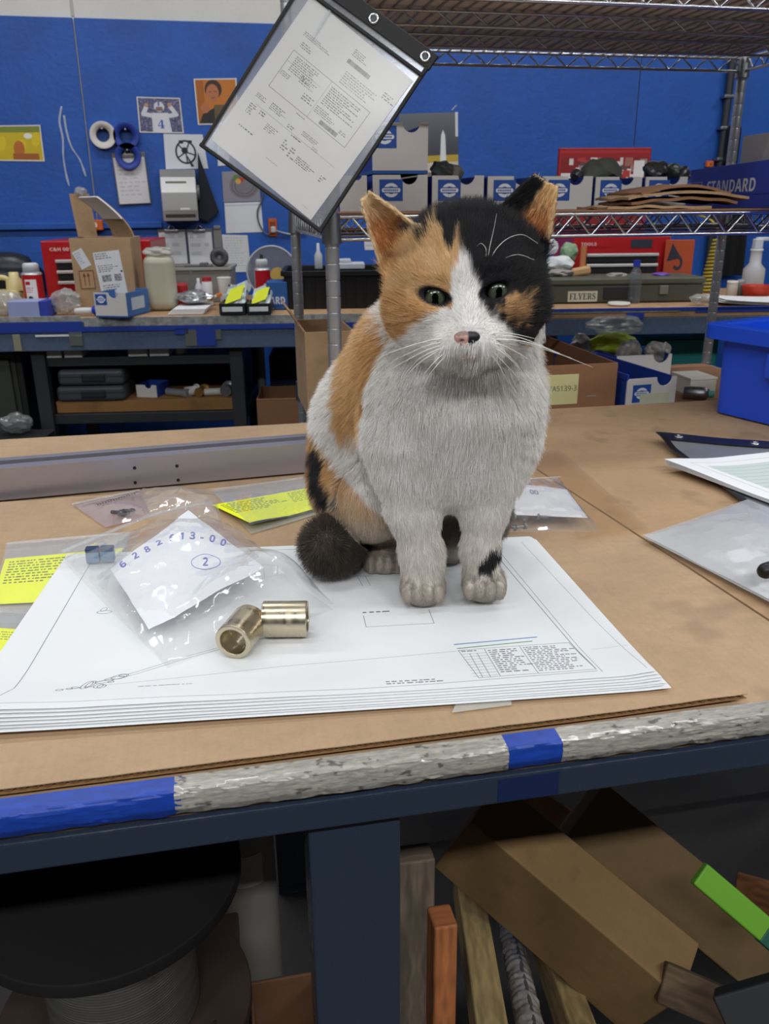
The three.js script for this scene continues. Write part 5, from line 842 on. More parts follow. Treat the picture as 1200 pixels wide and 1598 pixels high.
{
  const tx = (w, h, f) => S(0xffffff, 0.65, { map: ctex(w, h, f) });
  // left end: black bag, jug, spray can, film, tray
  { const f = onB(-40, 393, 50, 0.45); const g = bthing('equipment_case', 'black rounded equipment case at the far left of the back bench', 'case', f); mesh('case_body', box(f.w, f.h * 0.7, 0.25, 0.03, 0, f.h * 0.35, 0), S(0x0c0f14, 0.4), g); mesh('lid', lathe([[0, f.h * 0.34], [f.w * 0.2, f.h * 0.33], [f.w * 0.42, f.h * 0.24], [f.w * 0.49, 0.01], [f.w * 0.48, 0]], 28).scale(1, 1, 0.6).translate(0, f.h * 0.66, 0), S(0x141b26, 0.35), g); }
  { const f = onB(-16, 432, 32, 0.2); const g = bthing('jug', 'pale yellow plastic jug with a loop handle at the far left of the back bench', 'jug', f); const Y = PH(0xdccb92, 0.4); mesh('jug_body', box(f.w, f.h * 0.62, 0.1, 0.015, 0, f.h * 0.31, 0), Y, g); mesh('neck', lathe([[0.03, 0], [0.028, 0.03], [0.016, 0.045], [0.015, 0.06], [0, 0.061]], 20).translate(f.w * 0.28, f.h * 0.6, 0), Y, g); mesh('handle', new THREE.TorusGeometry(0.03, 0.009, 8, 20).translate(-f.w * 0.12, f.h * 0.72, 0), Y, g); }
  const sprayCan = (x0, y0, x1, d, lab, tex, capc) => { const f = onB(x0, y0, x1, d), r = f.w / 2, g = bthing('spray_can', lab, 'can', f); const h = f.h; mesh('can_body', new THREE.CylinderGeometry(r, r, h * 0.76, 32, 1, true, Math.PI).translate(0, h * 0.39, 0), S(0xffffff, 0.3, { map: tex }), g); mesh('rim', lathe([[0, 0], [r, 0.001], [r * 1.02, 0.004], [r, 0.008]], 28), STEEL, g); mesh('shoulder', lathe([[r, h * 0.765], [r * 1.02, h * 0.775], [r * 0.95, h * 0.8], [r * 0.6, h * 0.85], [0, h * 0.86]], 28), S(0xcfd1d3, 0.3, { metalness: 0.6 }), g); mesh('cap', lathe([[0, h], [r * 0.6, h * 0.995], [r * 0.78, h * 0.97], [r * 0.8, h * 0.83], [0, h * 0.82]], 28), S(capc, 0.4), g); return g; };
  const canT = ctex(512, 256, (c) => { c.fillStyle = '#bb1c22'; c.fillRect(0, 0, 512, 256); c.fillStyle = '#e5e2de'; c.fillRect(214, 30, 96, 190); c.fillStyle = '#bb1c22'; c.fillRect(220, 44, 40, 22); scribble(c, 222, 84, 70, 40, 3, '#bb3c42'); c.fillStyle = '#222'; c.beginPath(); c.arc(250, 160, 20, 0, 7); c.fill(); c.fillStyle = '#bb1c22'; c.fillRect(222, 196, 60, 12); });
  sprayCan(31, 410, 62, 0.14, 'red and white spray can standing left of the open carton', canT, 0xd9dadb);
  const canT2 = ctex(256, 128, (c) => { c.fillStyle = '#b4141f'; c.fillRect(0, 0, 256, 128); c.fillStyle = '#dcdcdc'; c.fillRect(70, 0, 10, 128); });
  { const g = sprayCan(396, 404, 420, 0.22, 'red spray can with a white shoulder and black nozzle by the clear disc', canT2, 0xd5d6d6); mesh('nozzle', cyl(0.006, 0.005, 0.016, 0, g.children[3].geometry.boundingBox?.max.y ?? 0.2, 0, 12), DARKS, g); g.children[4].geometry.computeBoundingBox(); g.children[3].geometry.computeBoundingBox(); g.children[4].position.y = g.children[3].geometry.boundingBox.max.y - g.children[4].geometry.boundingBox.min.y - 0.001; }
  const bag = (x0, y0, x1, y1, d, m, lab, s, sz = 0.5) => { const a = bp(x0, y1, d), b = bp(x1, y1, d), t = bp((x0 + x1) / 2, y0, d), w = a.distanceTo(b), c = a.clone().lerp(b, 0.5); const p = V(c.x, Math.abs(y1 - 490) < 45 && d >= 0 ? T + 0.001 : c.y, c.z); return single('crumpled_bag', lab, 'bag', lump(0.5, w * 0.9, (t.y - p.y) * 0.95, w * sz, s, 5), m, p, BANG); };
  const CLR = PH(0xe3e2de, 0.12, { transmission: 0.7, thickness: 0 });
  bag(-20, 455, 44, 492, 0.08, CLR, 'clear crumpled bag at the left end of the back bench', 3); bag(80, 452, 130, 493, 0.07, CLR, 'clear crumpled bag in front of the left red tool chest', 13);
  { const f = onB(18, 468, 80, 0.05); const g = bthing('paper_tray', 'pale blue carton with a dark blue end under the spray can', 'box', f); mesh('front_panel', bbox(f.w * 0.78, f.h, 0.09, 0.002, -f.w * 0.11, 0, 0), S(0x9aa2cf, 0.6), g); mesh('end_panel', bbox(f.w * 0.2, f.h, 0.09, 0.002, f.w * 0.39, 0, 0), S(0x2b3fa8, 0.6), g); }
  { const f = onB(116, 484, 155, 0.04); const g = bthing('squeeze_tube', 'white tube with a blue ball cap lying in front of the open carton', 'tube', f); const l = f.w; mesh('tube_body', lathe([[0, 0], [0.009, 0.002], [0.011, 0.02], [0.011, l * 0.68], [0.006, l * 0.74], [0, l * 0.75]], 16).rotateZ(-Math.PI / 2).translate(-l / 2, 0.014, 0), S(0xd6d6d6, 0.5), g); mesh('ball_cap', new THREE.SphereGeometry(0.016, 20, 14).translate(l * 0.38, 0.016, 0), S(0x1d3ec0, 0.4), g); }
  // red tool chests
  const chest = (x0, y0, x1, d, lab, n, gap, txt, dc = 0x8f9090) => { const f = onB(x0, y0, x1, d), g = bthing('tool_chest', lab, 'tool chest', f), { w, h } = f; mesh('cabinet', box(w, h, 0.3, 0.006, 0, h / 2, -0.15), RED, g);
    for (let i = 0; i < n; i++) { const y = h * (0.72 - i * gap), dr = mesh('drawer', box(w * 0.74, h * gap * 0.86, 0.012, 0.002, 0, y - h * gap * 0.5, 0.006), i === 2 && n === 4 ? RED : S(0x15171a, 0.5), g); mesh('drawer_trim', box(w * 0.74, h * 0.05, 0.012, 0.003, 0, y - h * 0.03, 0.018), S(0xd5d5d2, 0.35, { metalness: 0.4 }), dr); }
    const t = ctex(256, 64, (c) => { c.fillStyle = '#b3161d'; c.fillRect(0, 0, 256, 64); c.fillStyle = '#dcc9c6'; c.font = 'bold 44px sans-serif'; c.fillText(txt, 6, 48, 244); }); const [lg, lm] = decal(w * 0.3, h * 0.1, t, 0.4); mesh('lettering', lg.translate(-w * 0.28, h * 0.87, 0.0008), lm, g); return [g, f]; };
  chest(64, 375, 232, 0.36, 'red tool chest with white drawer trims behind the open carton', 4, 0.165, 'C&H 001');
  { const [g, { w, h }] = chest(898, 368, 1046, 0.4, 'red tool chest with an open lid full of stickers behind the green case', 4, 0.17, 'TOOLS'); // lid stands open behind
    const y0 = h, q = bp(965, 231, 0.7), lh = q.y - T - y0; const lid = mesh('lid', box(w * 1.0, lh, 0.02, 0.004, 0, y0 + lh / 2, -0.3), S(0x8f1018, 0.4), g);
    const t = ctex(512, 160, (c, W, H) => { c.fillStyle = '#7d1218'; c.fillRect(0, 0, W, H); const cs = ['#c9c7c2', '#b42a2a', '#98635a', '#dad9d4', '#5c3f3a', '#a7332f', '#8a8480']; for (let i = 0; i < 60; i++) { c.fillStyle = cs[i % 7]; c.fillRect(rr(0, W - 50), rr(8, 70), rr(14, 50), rr(6, 20)); } c.fillStyle = '#d8d8d6'; c.fillRect(10, 44, 170, 40); c.fillRect(425, 20, 60, 34); c.fillStyle = '#8f1018'; c.fillRect(0, 0, W, 14); c.strokeStyle = '#a3252b'; c.lineWidth = 10; c.strokeRect(0, 0, W, H); }); const [lg, lm] = decal(w * 0.97, lh * 0.94, t); mesh('sticker_collage', lg.translate(0, y0 + lh / 2, -0.289), lm, g);
    const r = ctex(512, 40, (c) => { c.fillStyle = '#b3161d'; c.fillRect(0, 0, 512, 40); c.fillStyle = '#e0c9c7'; c.font = 'bold 32px sans-serif'; c.fillText('WHEELS TOOL CHEST', 40, 32, 400); }); const [rg, rm] = decal(w * 0.66, h * 0.12, r); mesh('lettering', rg.translate(-w * 0.03, h * 0.3, 0.0135), rm, g); mesh('dark_patch', box(w * 0.22, h * 0.14, 0.002, 0.0005, w * 0.2, h * 0.87, 0.001), S(0x2a303c, 0.5), g); }
  // open carton with shipping label
  { const f = onB(120, 370, 209, 0.215), g = bthing('brown_carton', 'open brown carton with shipping labels and raised flaps on the back bench', 'box', f, null, 0.05); cartonG(g, f.w, f.h, 0.2, CARD2, []);
    const up = (x, w, h, lean, dz) => sheet((u, v) => V(x + u * w + lean * v, f.h + v * h - 0.02 * Math.abs(lean) * v * v * 30 * h, 0.1 * dz), 6, 10, 0.004); mesh('flap', up(-f.w / 2 - 0.015, 0.065, 0.14, -0.012, -1), CARD2, g); mesh('flap', sheet((u, v) => V(f.w / 2 - 0.085 + u * 0.085 - 0.1 * Math.pow(v, 1.6), f.h + 0.0 + 0.125 * v, -0.02 + 0.1 * (u - 0.5)), 6, 14, 0.004), CARD2, g); mesh('flap_label', sheet((u, v) => { const k = 0.45 + 0.55 * v; return V(f.w / 2 - 0.083 + u * 0.08 - 0.1 * Math.pow(k, 1.6), f.h + 0.001 + 0.125 * k, -0.015 + 0.1 * (u - 0.5)); }, 6, 8, 0.004), S(0xe8e6e4, 0.7), g); mesh('tape_end', lump(0.02, 1, 0.8, 0.6, 4).translate(-f.w / 2 + 0.012, f.h + 0.125, -0.1), CLR, g);
    const lab = ctex(256, 440, (c, w, h) => { c.fillStyle = '#dedfe0'; c.fillRect(0, 0, w, h); scribble(c, 14, 14, 150, 60, 3); scribble(c, 20, 120, 220, 70, 4); c.fillStyle = '#333'; for (let i = 0; i < 60; i++) c.fillRect(40 + (i % 10) * 9, 210 + Math.floor(i / 10) * 10, rr(3, 9), 9); for (let i = 0; i < 70; i++) c.fillRect(160 + (i % 10) * 7, 210 + Math.floor(i / 10) * 9, rr(2, 7), 8); scribble(c, 30, 300, 190, 60, 3); scribble(c, 20, 380, 200, 40, 3, '#333'); c.fillStyle = '#111'; c.beginPath(); c.arc(240, 190, 10, 0, 7); c.fill(); });
    const lab2 = ctex(128, 128, (c) => { c.fillStyle = '#d9dcdf'; c.fillRect(0, 0, 128, 128); scribble(c, 14, 14, 90, 90, 6, 'rgba(90,110,130,.5)'); }), box3 = ctex(128, 128, (c) => { c.fillStyle = '#b58f68'; c.fillRect(0, 0, 128, 128); c.strokeStyle = '#4a3020'; c.lineWidth = 6; c.strokeRect(6, 6, 116, 116); for (const x of [44, 78]) { c.beginPath(); c.moveTo(x, 104); c.lineTo(x, 30); c.moveTo(x - 10, 44); c.lineTo(x, 24); c.lineTo(x + 10, 44); c.stroke(); } });
    const put = (w, h, x, y, rot, t, nm) => { const [a, b] = decal(w, h, t); mesh(nm, a.rotateZ(rot).translate(x, y, 0.1006), b, g); }; put(0.085, 0.155, f.w * 0.12, f.h * 0.5, 0.1, lab, 'shipping_label'); put(0.035, 0.06, -f.w * 0.33, f.h * 0.73, 0.45, lab2, 'small_label'); put(0.05, 0.062, -f.w * 0.28, f.h * 0.45, 0.03, box3, 'arrow_print'); }
  { const f = onB(156, 453, 222, 0.05), w = f.w * 0.8, g = bthing('parts_bin', 'white and blue parts bin in front of the open carton', 'bin', f, null, -0.25); partsBin(g, w, f.h, 0.16, 0.62, { ls: w * 0.36, lx: -w * 0.28, ly: f.h * 0.72, band: 1, side: S(0x3d6ba8, 0.65) }); mesh('side_label', bbox(0.0006, f.h * 0.5, 0.09, 0.0002, w / 2 + 0.0006, f.h * 0.25, 0), S(0xb9c4d2, 0.7), g); }
  { const f = onB(222, 390, 270, 0.16), r = f.w / 2, h = f.h, g = bthing('fluid_jug', 'translucent cream fluid jug with a crumpled top right of the open carton', 'jug', f); const J = PH(0xd9d6bf, 0.35, { transmission: 0.35, thickness: 0 }); mesh('jug_body', bbox(f.w, h * 0.93, f.w * 0.7, 0.03), J, g); mesh('top_wrap', lump(0.5, f.w * 0.9, h * 0.16, f.w * 0.6, 5, 4).translate(0, h * 0.88, 0), PH(0xe6e5dc, 0.2, { transmission: 0.5, thickness: 0 }), g); }
  // grey bin with small things on and in front of it
  { const f = onB(262, 415, 362, 0.5), g = bthing('grey_bin', 'open grey metal bin behind the small bottles and cups', 'bin', f); cartonG(g, f.w, f.h, 0.2, S(0x84847c, 0.55), []); mesh('rim', ringGeo(f.w + 0.012, 0.212, 0.01, 0.012, 0.008).translate(0, f.h - 0.008, 0), S(0x96968e, 0.5), g); for (let i = 0; i < 1; i++) single('coil_roll', 'dark grey coil roll standing on the rim of the grey bin', 'roll', flat([new THREE.TorusGeometry(0.022, 0.012, 10, 24), new THREE.TorusGeometry(0.012, 0.006, 8, 20)]).translate(0, 0.034, 0), S(0x46474a, 0.5), bp(343, 413, 0.42).setY(T + f.h + 0.002), BANG); single('flat_clamp', 'flat dark clamp lying on the rim of the grey bin', 'clamp', flat([bbox(0.1, 0.008, 0.03, 0.003), bbox(0.03, 0.016, 0.03, 0.004, 0.02, 0, 0)]), S(0x55565a, 0.4), bp(310, 413, 0.42).setY(T + f.h + 0.002), BANG); }
  const smallThing = (x0, y0, x1, d, name, lab, cat, build) => { const f = onB(x0, y0, x1, d), g = bthing(name, lab, cat, f); build(g, f.w / 2, f.h); return g; };
  smallThing(292, 421, 302, 0.3, 'glass_bottle', 'clear bottle with a dark label in front of the grey bin', 'bottle', (g, r, h) => { mesh('bottle_body', lathe([[0, 0], [r, 0.001], [r, h * 0.6], [r * 0.4, h * 0.8], [r * 0.4, h], [0, h]], 20), PH(0xdfe6ea, 0.05, { transmission: 0.9, thickness: 0 }), g); mesh('label', cyl(r * 1.02, r * 1.02, h * 0.3, 0, h * 0.1, 0, 20), S(0x26284a, 0.5), g); });
  smallThing(303, 434, 315, 0.28, 'small_bottle', 'small blue and white bottle in front of the grey bin', 'bottle', (g, r, h) => { mesh('bottle_body', lathe([[0, 0], [r, 0.001], [r, h * 0.7], [r * 0.4, h * 0.85], [r * 0.4, h], [0, h]], 20), S(0xdde0e4, 0.4), g); mesh('label', cyl(r * 1.03, r * 1.03, h * 0.4, 0, h * 0.12, 0, 20), S(0x27459c, 0.5), g); });
  smallThing(314, 432, 330, 0.28, 'lidded_jar', 'white jar with a red lid in front of the grey bin', 'jar', (g, r, h) => { mesh('jar_body', lathe([[0, 0], [r, 0.001], [r, h * 0.84], [0, h * 0.85]], 20), S(0xe3e1e2, 0.4), g); mesh('lid', cyl(r * 0.95, r * 0.9, h * 0.14, 0, h * 0.85, 0, 20), S(0xb02a38, 0.4), g); });
  smallThing(339, 434, 360, 0.3, 'paper_cup', 'white paper cup at the right end of the grey bin', 'cup', (g, r, h) => mesh('cup', lathe([[0, 0.002], [r * 0.72, 0], [r, h], [r * 1.06, h + 0.003], [r * 0.95, h], [r * 0.68, 0.004], [0, 0.004]], 24), S(0xdfdfd8, 0.6), g));
  smallThing(272, 442, 292, 0.28, 'bottle_top', 'red ribbed screw cap beside the cream jug', 'cap', (g, r, h) => { mesh('cap', lathe([[0, 0], [r, 0], [r, h * 0.9], [r * 0.9, h], [0, h]], 24), S(0xb8262c, 0.4), g); mesh('rim', new THREE.TorusGeometry(r, 0.003, 6, 24).rotateX(Math.PI / 2).translate(0, 0.004, 0), S(0xa01f26, 0.4), g); });
  smallThing(356, 444, 368, 0.26, 'small_pot', 'dark green small pot beside the white paper cup', 'pot', (g, r, h) => mesh('pot', lathe([[0, 0], [r, 0], [r * 1.05, h], [0, h * 0.95]], 16), S(0x44544c, 0.5), g));
  { const f = onB(268, 475, 322, 0.1), g = bthing('paper_pad', 'white paper pad under foil scraps on the back bench', 'paper', f); for (let i = 0; i < 4; i++) mesh('sheet', bbox(f.w * (1 - 0.02 * i), 0.004, 0.16, 0.001, 0.004 * i, i * 0.0045, 0), WHITEP, g); const fo = onB(275, 455, 330, 0.16, T + 0.02); single('foil_scrap', 'crumpled silver foil scrap on the white pad', 'foil', lump(0.5, fo.w, Math.max(0.03, fo.h), 0.12, 8, 5), S(0xc2c4c6, 0.25, { metalness: 0.8 }), fo.p, BANG);
    const q = onB(306, 452, 340, 0.2, T + 0.03); const k = bthing('utility_knife', 'white handled knife with an orange tip leaning on the foil', 'knife', q); mesh('handle', box(q.w, 0.009, 0.012, 0.003).rotateZ(0.35), S(0xdedddb, 0.5), k); mesh('tip', box(0.02, 0.012, 0.012, 0.003, q.w / 2 + 0.005, 0, 0).rotateZ(0.35), S(0xe0762a, 0.5), k); }
  // two black bins with yellow-tagged bags
  for (const [a, b, lab, bl, s] of [[345, 386, 'left small black bin with a white front label', 'silver bag with a yellow tag in the left black bin', 1], [387, 425, 'right small black bin with a white front label', 'silver bag with a yellow tag in the right black bin', 2]]) { const f = onB(a, 470, b, 0.06), w = f.w * 0.97, g = bthing('black_bin', lab, 'bin', f, 'black bins on the back bench'); g.userData.group = undefined; delete g.userData.group; cartonG(g, w, f.h, 0.14, S(0x14161a, 0.45), []); mesh('label', bbox(w * 0.78, f.h * 0.42, 0.001, 0.0003, 0, f.h * 0.28, 0.0708), S(0xdfe3e2, 0.6), g);
    const t = onB(a, s === 1 ? 440 : 443, b, 0.09, T + 0.008), bg = bthing('parts_bag', bl, 'bag', t); mesh('bag', sheet((u, v) => V(lerp(-w * 0.45, w * 0.36, u) + 0.008 * v, v * t.h * (0.72 + 0.3 * u), -0.05 + 0.06 * (1 - v) + 0.012 * nz(u * 5, v * 5, s)), 24, 24, 0.02), PH(0xbcc6cb, 0.15, { clearcoat: 0.6 }), bg); mesh('yellow_tag', sheet((u, v) => V(lerp(-w * 0.45, w * 0.2 * (1 - 0.3 * v), u) + 0.02 * v, t.h * (0.18 + 0.2 * u + 0.52 * v), 0.016 - 0.06 * (0.2 + 0.2 * u + 0.5 * v) + 0.004), 8, 8, 0.001), S(0xdfe90c, 0.6), bg); }
  // clear disc (reel side) leaning behind, blue box, black crate
  { const f = onB(384, 386, 461, 0.52), r = f.w / 2, g = bthing('clear_reel', 'large clear plastic reel disc standing behind the red spray can', 'reel', f); const D = PH(0xb9bcc0, 0.12, { transmission: 0.75, thickness: 0 }); mesh('disc', new THREE.CylinderGeometry(r, r, 0.003, 48).rotateX(Math.PI / 2).translate(0, r, 0), D, g); mesh('rim', new THREE.TorusGeometry(r, 0.0035, 8, 60).translate(0, r, 0), S(0xb0b4b8, 0.3), g); mesh('hub', new THREE.CylinderGeometry(r * 0.28, r * 0.28, 0.05, 28).rotateX(Math.PI / 2).translate(0.02, r * 0.9, -0.02), S(0xb59a4c, 0.5), g); }
  { const f = onB(416, 439, 448, 0.15), g = bthing('blue_carton', 'small blue carton with white ARD lettering beside the black crate', 'box', f); mesh('box_body', bbox(f.w, f.h, 0.12, 0.002, 0, 0, -0.03), S(0x265a9e, 0.6), g); const [a, b] = decal(f.w * 0.9, f.h * 0.4, ctex(128, 60, (c) => { c.fillStyle = '#265a9e'; c.fillRect(0, 0, 128, 60); c.fillStyle = '#dfe3ea'; c.font = 'bold 54px sans-serif'; c.fillText('ARD', 14, 50, 110); })); mesh('lettering', a.translate(0, f.h * 0.34, 0.0304), b, g); }
  { const f = onB(447, 419, 594, 0.28), g = bthing('black_crate', 'large black plastic crate on the back bench behind the rack posts', 'crate', f); mesh('crate_body', ringGeo(f.w, 0.3, 0.015, 0.004, f.h), BLACKP, g); mesh('bottom_panel', ringGeo(f.w - 0.01, 0.29, 0.015, 0, 0.004), BLACKP, g); mesh('rim', ringGeo(f.w + 0.02, 0.32, 0.02, 0.012, 0.014).translate(0, f.h - 0.012, 0), BLACKP, g); for (let i = 0; i < 9; i++) mesh('rib', bbox(0.006, f.h - 0.02, 0.006, 0.001, -f.w / 2 + 0.03 + i * (f.w - 0.06) / 8, 0.002, 0.152), BLACKP, g); const e = onB(520, 409, 568, 0.28, T + f.h * 0.9); single('white_tray', 'white tray lying across the top of the black crate', 'tray', flat([bbox(e.w, 0.02, 0.1, 0.004), bbox(e.w * 0.5, 0.012, 0.08, 0.003, -0.02, 0.02, 0)]), S(0xc9ced6, 0.5), e.p.setY(T + f.h + 0.001), BANG); single('glue_bottle', 'small white bottle on the black crate left of the white tray', 'bottle', lathe([[0, 0], [0.014, 0], [0.014, 0.045], [0.006, 0.06], [0.005, 0.085], [0, 0.086]], 16), S(0xcfd3da, 0.5), bp(497, 410, 0.28).setY(T + f.h + 0.002)); }
  // right half: hedge of oddments, green case with sign, water bottle, orange board, hose, spray bottle
  { const f = onB(845, 430, 1082, 0.265), g = bthing('green_case', 'long dark green case with a FLYERS sign on the back bench', 'case', f); const G = S(0x4a4c40, 0.55); mesh('case_body', bbox(f.w, f.h * 0.72, 0.2, 0.008, 0, 0, 0), G, g); mesh('lid', bbox(f.w + 0.006, f.h * 0.26, 0.206, 0.006, 0, f.h * 0.73, 0), S(0x55574a, 0.5), g); mesh('handle_recess', box(f.w * 0.2, f.h * 0.5, 0.006, 0.002, -f.w * 0.04, f.h * 0.4, 0.101), S(0x1d1f1c, 0.6), g); mesh('latch', box(0.03, 0.03, 0.01, 0.002, f.w * 0.24, f.h * 0.5, 0.104), S(0x77776b, 0.4), g); const [a, b] = decal(0.105, 0.036, ctex(256, 88, (c) => { c.fillStyle = '#c9c6b4'; c.fillRect(0, 0, 256, 88); c.fillStyle = '#20221d'; c.font = 'bold 72px serif'; c.fillText('FLYERS', 12, 70, 232); })); mesh('sign', a.translate(-f.w * 0.27, f.h * 0.28, 0.1012), b, g); }
  { const f = onB(985, 406, 1004, 0.16), r = f.w / 2, h = f.h, g = bthing('water_bottle', 'clear plastic water bottle with a blue cap in front of the green case', 'bottle', f); mesh('bottle_body', lathe([[0, 0], [r * 0.9, 0.001], [r, 0.006], [r, h * 0.25], [r * 0.93, h * 0.3], [r, h * 0.36], [r, h * 0.6], [r * 0.85, h * 0.72], [r * 0.5, h * 0.82], [r * 0.5, h * 0.86], [0, h * 0.86]], 28), PH(0xdfe5ee, 0.05, { transmission: 0.9, thickness: 0 }), g); mesh('cap', cyl(r * 0.56, r * 0.54, h * 0.14, 0, h * 0.86, 0, 20), S(0x2b3bb5, 0.4), g); }
  single('plastic_disc', 'flat white round lid lying on the bench left of the water bottle', 'lid', lathe([[0, 0], [0.036, 0], [0.038, 0.003], [0.037, 0.009], [0, 0.01]], 28), S(0xd9d6ce, 0.5), onB(954, 450, 982, 0.1).p);
  { const f = onB(1040, 374, 1084, 0.38), w = f.w, h = f.h, g = bthing('orange_board', 'orange board with a black hook drawing and scribbles beside the red chest', 'board', f); const t = ctex(256, 340, (c, W, H) => { c.fillStyle = '#b34a22'; c.fillRect(0, 0, W, H); c.strokeStyle = '#7a2a18'; c.lineWidth = 7; for (let i = 0; i < 9; i++) { c.beginPath(); c.moveTo(60 + i * 18, 330); c.quadraticCurveTo(90 + i * 16, 260, 110 + i * 16, 215 + (i % 3) * 18); c.stroke(); } c.fillStyle = '#2a2a34'; c.beginPath(); c.moveTo(60, 20); c.lineTo(150, 110); c.lineTo(20, 130); c.fill(); c.strokeStyle = '#2a2a34'; c.lineWidth = 22; c.beginPath(); c.arc(120, 140, 34, -1.5, 2.6); c.stroke(); }); mesh('panel', new RoundedBoxGeometry(w, h, 0.006, 2, 0.002).translate(0, h / 2, 0), S(0xffffff, 0.6, { map: t }), g); for (const s of [-1, 1]) mesh('foot', bbox(0.01, 0.01, 0.05, 0.002, s * w * 0.35, 0, 0), DARKS, g); }
  { const pts = []; const a = bp(1122, 372, 0.5), b = bp(1101, 456, 0.5); for (let i = 0; i <= 340; i++) { const t = i / 340, r = lerp(0.018, 0.027, t), th = t * 2 * Math.PI * 15; const p = a.clone().lerp(b, t); pts.push(V(p.x + r * Math.cos(th), Math.max(T + 0.006, p.y) + 0.0, p.z + r * Math.sin(th))); } single('coiled_hose', 'yellow coiled air hose hanging over the back bench', 'hose', tube(pts, 0.0045, 700, 6), S(0xb5a52c, 0.4)); const tp = tube([a.clone(), a.clone().add(V(0.01, 0.05, -0.05)), V(a.x + 0.05, a.y + 0.12, -3.73)], 0.0045, 12, 6); single('hose_lead', 'upper end of the yellow hose running to the wall pipe', 'hose', tp, S(0xb5a52c, 0.4)); }
  { const f = onB(1166, 388, 1197, 0.38), r = f.w / 2, h = f.h, g = bthing('spray_bottle', 'white spray bottle standing behind the red tub at the right', 'bottle', f); mesh('bottle_body', lathe([[0, 0], [r, 0.002], [r, h * 0.56], [r * 0.55, h * 0.68], [r * 0.5, h * 0.94], [r * 0.58, h * 0.95], [r * 0.58, h], [0, h]], 28), PH(0xd7dadb, 0.35, { transmission: 0.25, thickness: 0 }), g); mesh('spray_head', flat([bbox(r * 0.8, 0.035, r * 0.7, 0.004, 0, h, 0), box(r * 1.2, 0.014, 0.016, 0.004, r * 0.4, h + 0.034, 0), box(0.008, 0.035, 0.012, 0.003, r * 0.7, h + 0.01, 0).rotateZ(0.2)]), S(0xc6cad4, 0.5), g); }
  smallThing(1160, 445, 1203, 0.27, 'red_tub', 'low red plastic tub in front of the spray bottle', 'tub', (g, r, h) => { mesh('tub_body', lathe([[0, 0.001], [r * 0.85, 0], [r * 0.98, h * 0.92], [r * 1.02, h], [r * 0.9, h], [r * 0.8, 0.004], [0, 0.004]], 28), S(0xc43520, 0.4), g); });
  smallThing(1136, 438, 1152, 0.3, 'white_jar', 'white jar beside the grey jar at the right of the back bench', 'jar', (g, r, h) => mesh('jar_body', lathe([[0, 0], [r, 0], [r, h * 0.8], [r * 0.9, h * 0.84], [r * 1.02, h * 0.84], [r * 1.02, h], [0, h]], 20), S(0xcfc8bc, 0.5), g));
  smallThing(1151, 436, 1163, 0.32, 'grey_jar', 'slim grey jar between the white jar and the red tub', 'jar', (g, r, h) => mesh('jar_body', lathe([[0, 0], [r, 0], [r, h * 0.85], [r * 0.8, h], [0, h]], 20), S(0x8d8f93, 0.4), g));
  { const f = onB(1100, 462, 1220, 0.12), g = bthing('paper_stack', 'white papers spread at the right end of the back bench', 'paper', f); for (let i = 0; i < 3; i++) mesh('sheet', sheet((u, v) => V((u - 0.5) * f.w * 0.9 + i * 0.01, 0.001 + i * 0.004 + 0.012 * Math.pow(1 - u, 2), (0.5 - v) * 0.2 + i * 0.004), 12, 6, 0.001), WHITEP, g); }
  bag(1075, 460, 1110, 474, 0.06, CLR, 'small clear crumpled bag at the left of the white papers', 23);
  // heap left of the red chest
  const odd = (x0, y0, x1, y1, d, m, lab, s, nm = 'loose_item', cat = 'part') => { const a = bp(x0, y1, d), b = bp(x1, y1, d), t = bp((x0 + x1) / 2, y0, d), w = a.distanceTo(b), c = a.clone().lerp(b, 0.5); single(nm, lab, cat, lump(0.5, w * 0.85, (t.y - c.y) * 0.85, w * 0.55, s, 4), m, c, BANG); };
  const CT = onB(850, 430, 1080, 0.28).h + T;
  odd(846, 372, 872, 398, 0.34, S(0xd8dcdc, 0.6), 'white crumpled cloth at the top of the heap right of the ear', 1, 'cloth', 'cloth'); odd(872, 376, 902, 410, 0.36, S(0x8fae8c, 0.55), 'pale green bag in the heap left of the red chest', 2, 'crumpled_bag', 'bag'); odd(846, 396, 898, 424, 0.3, S(0xdfe6e6, 0.5), 'white plastic shell with a teal edge in the heap', 3, 'plastic_shell', 'part'); odd(850, 418, 895, 434, 0.28, S(0x9c9690, 0.6), 'grey rags lying on the left end of the green case', 4, 'rag', 'rag');
  { const f = onB(901, 384, 921, 0.3, CT), g = bthing('wooden_mallet', 'wooden handled tool leaning at the left of the red chest', 'tool', f); mesh('handle', rod(V(0, 0.0, 0), V(0.004, f.h, -0.01), 0.011), S(0xc07a48, 0.5), g); mesh('head', box(0.075, 0.03, 0.03, 0.01, -0.008, 0.018, 0.012).rotateZ(0.15), S(0xc9a070, 0.55), g); }
  odd(1016, 424, 1045, 433, 0.26, S(0x6b4bab, 0.5), 'purple cloth on top of the green case', 6, 'cloth', 'cloth'); odd(945, 424, 978, 434, 0.26, S(0x9a9a92, 0.5), 'grey scraps on top of the green case', 7, 'scrap', 'scrap');
}
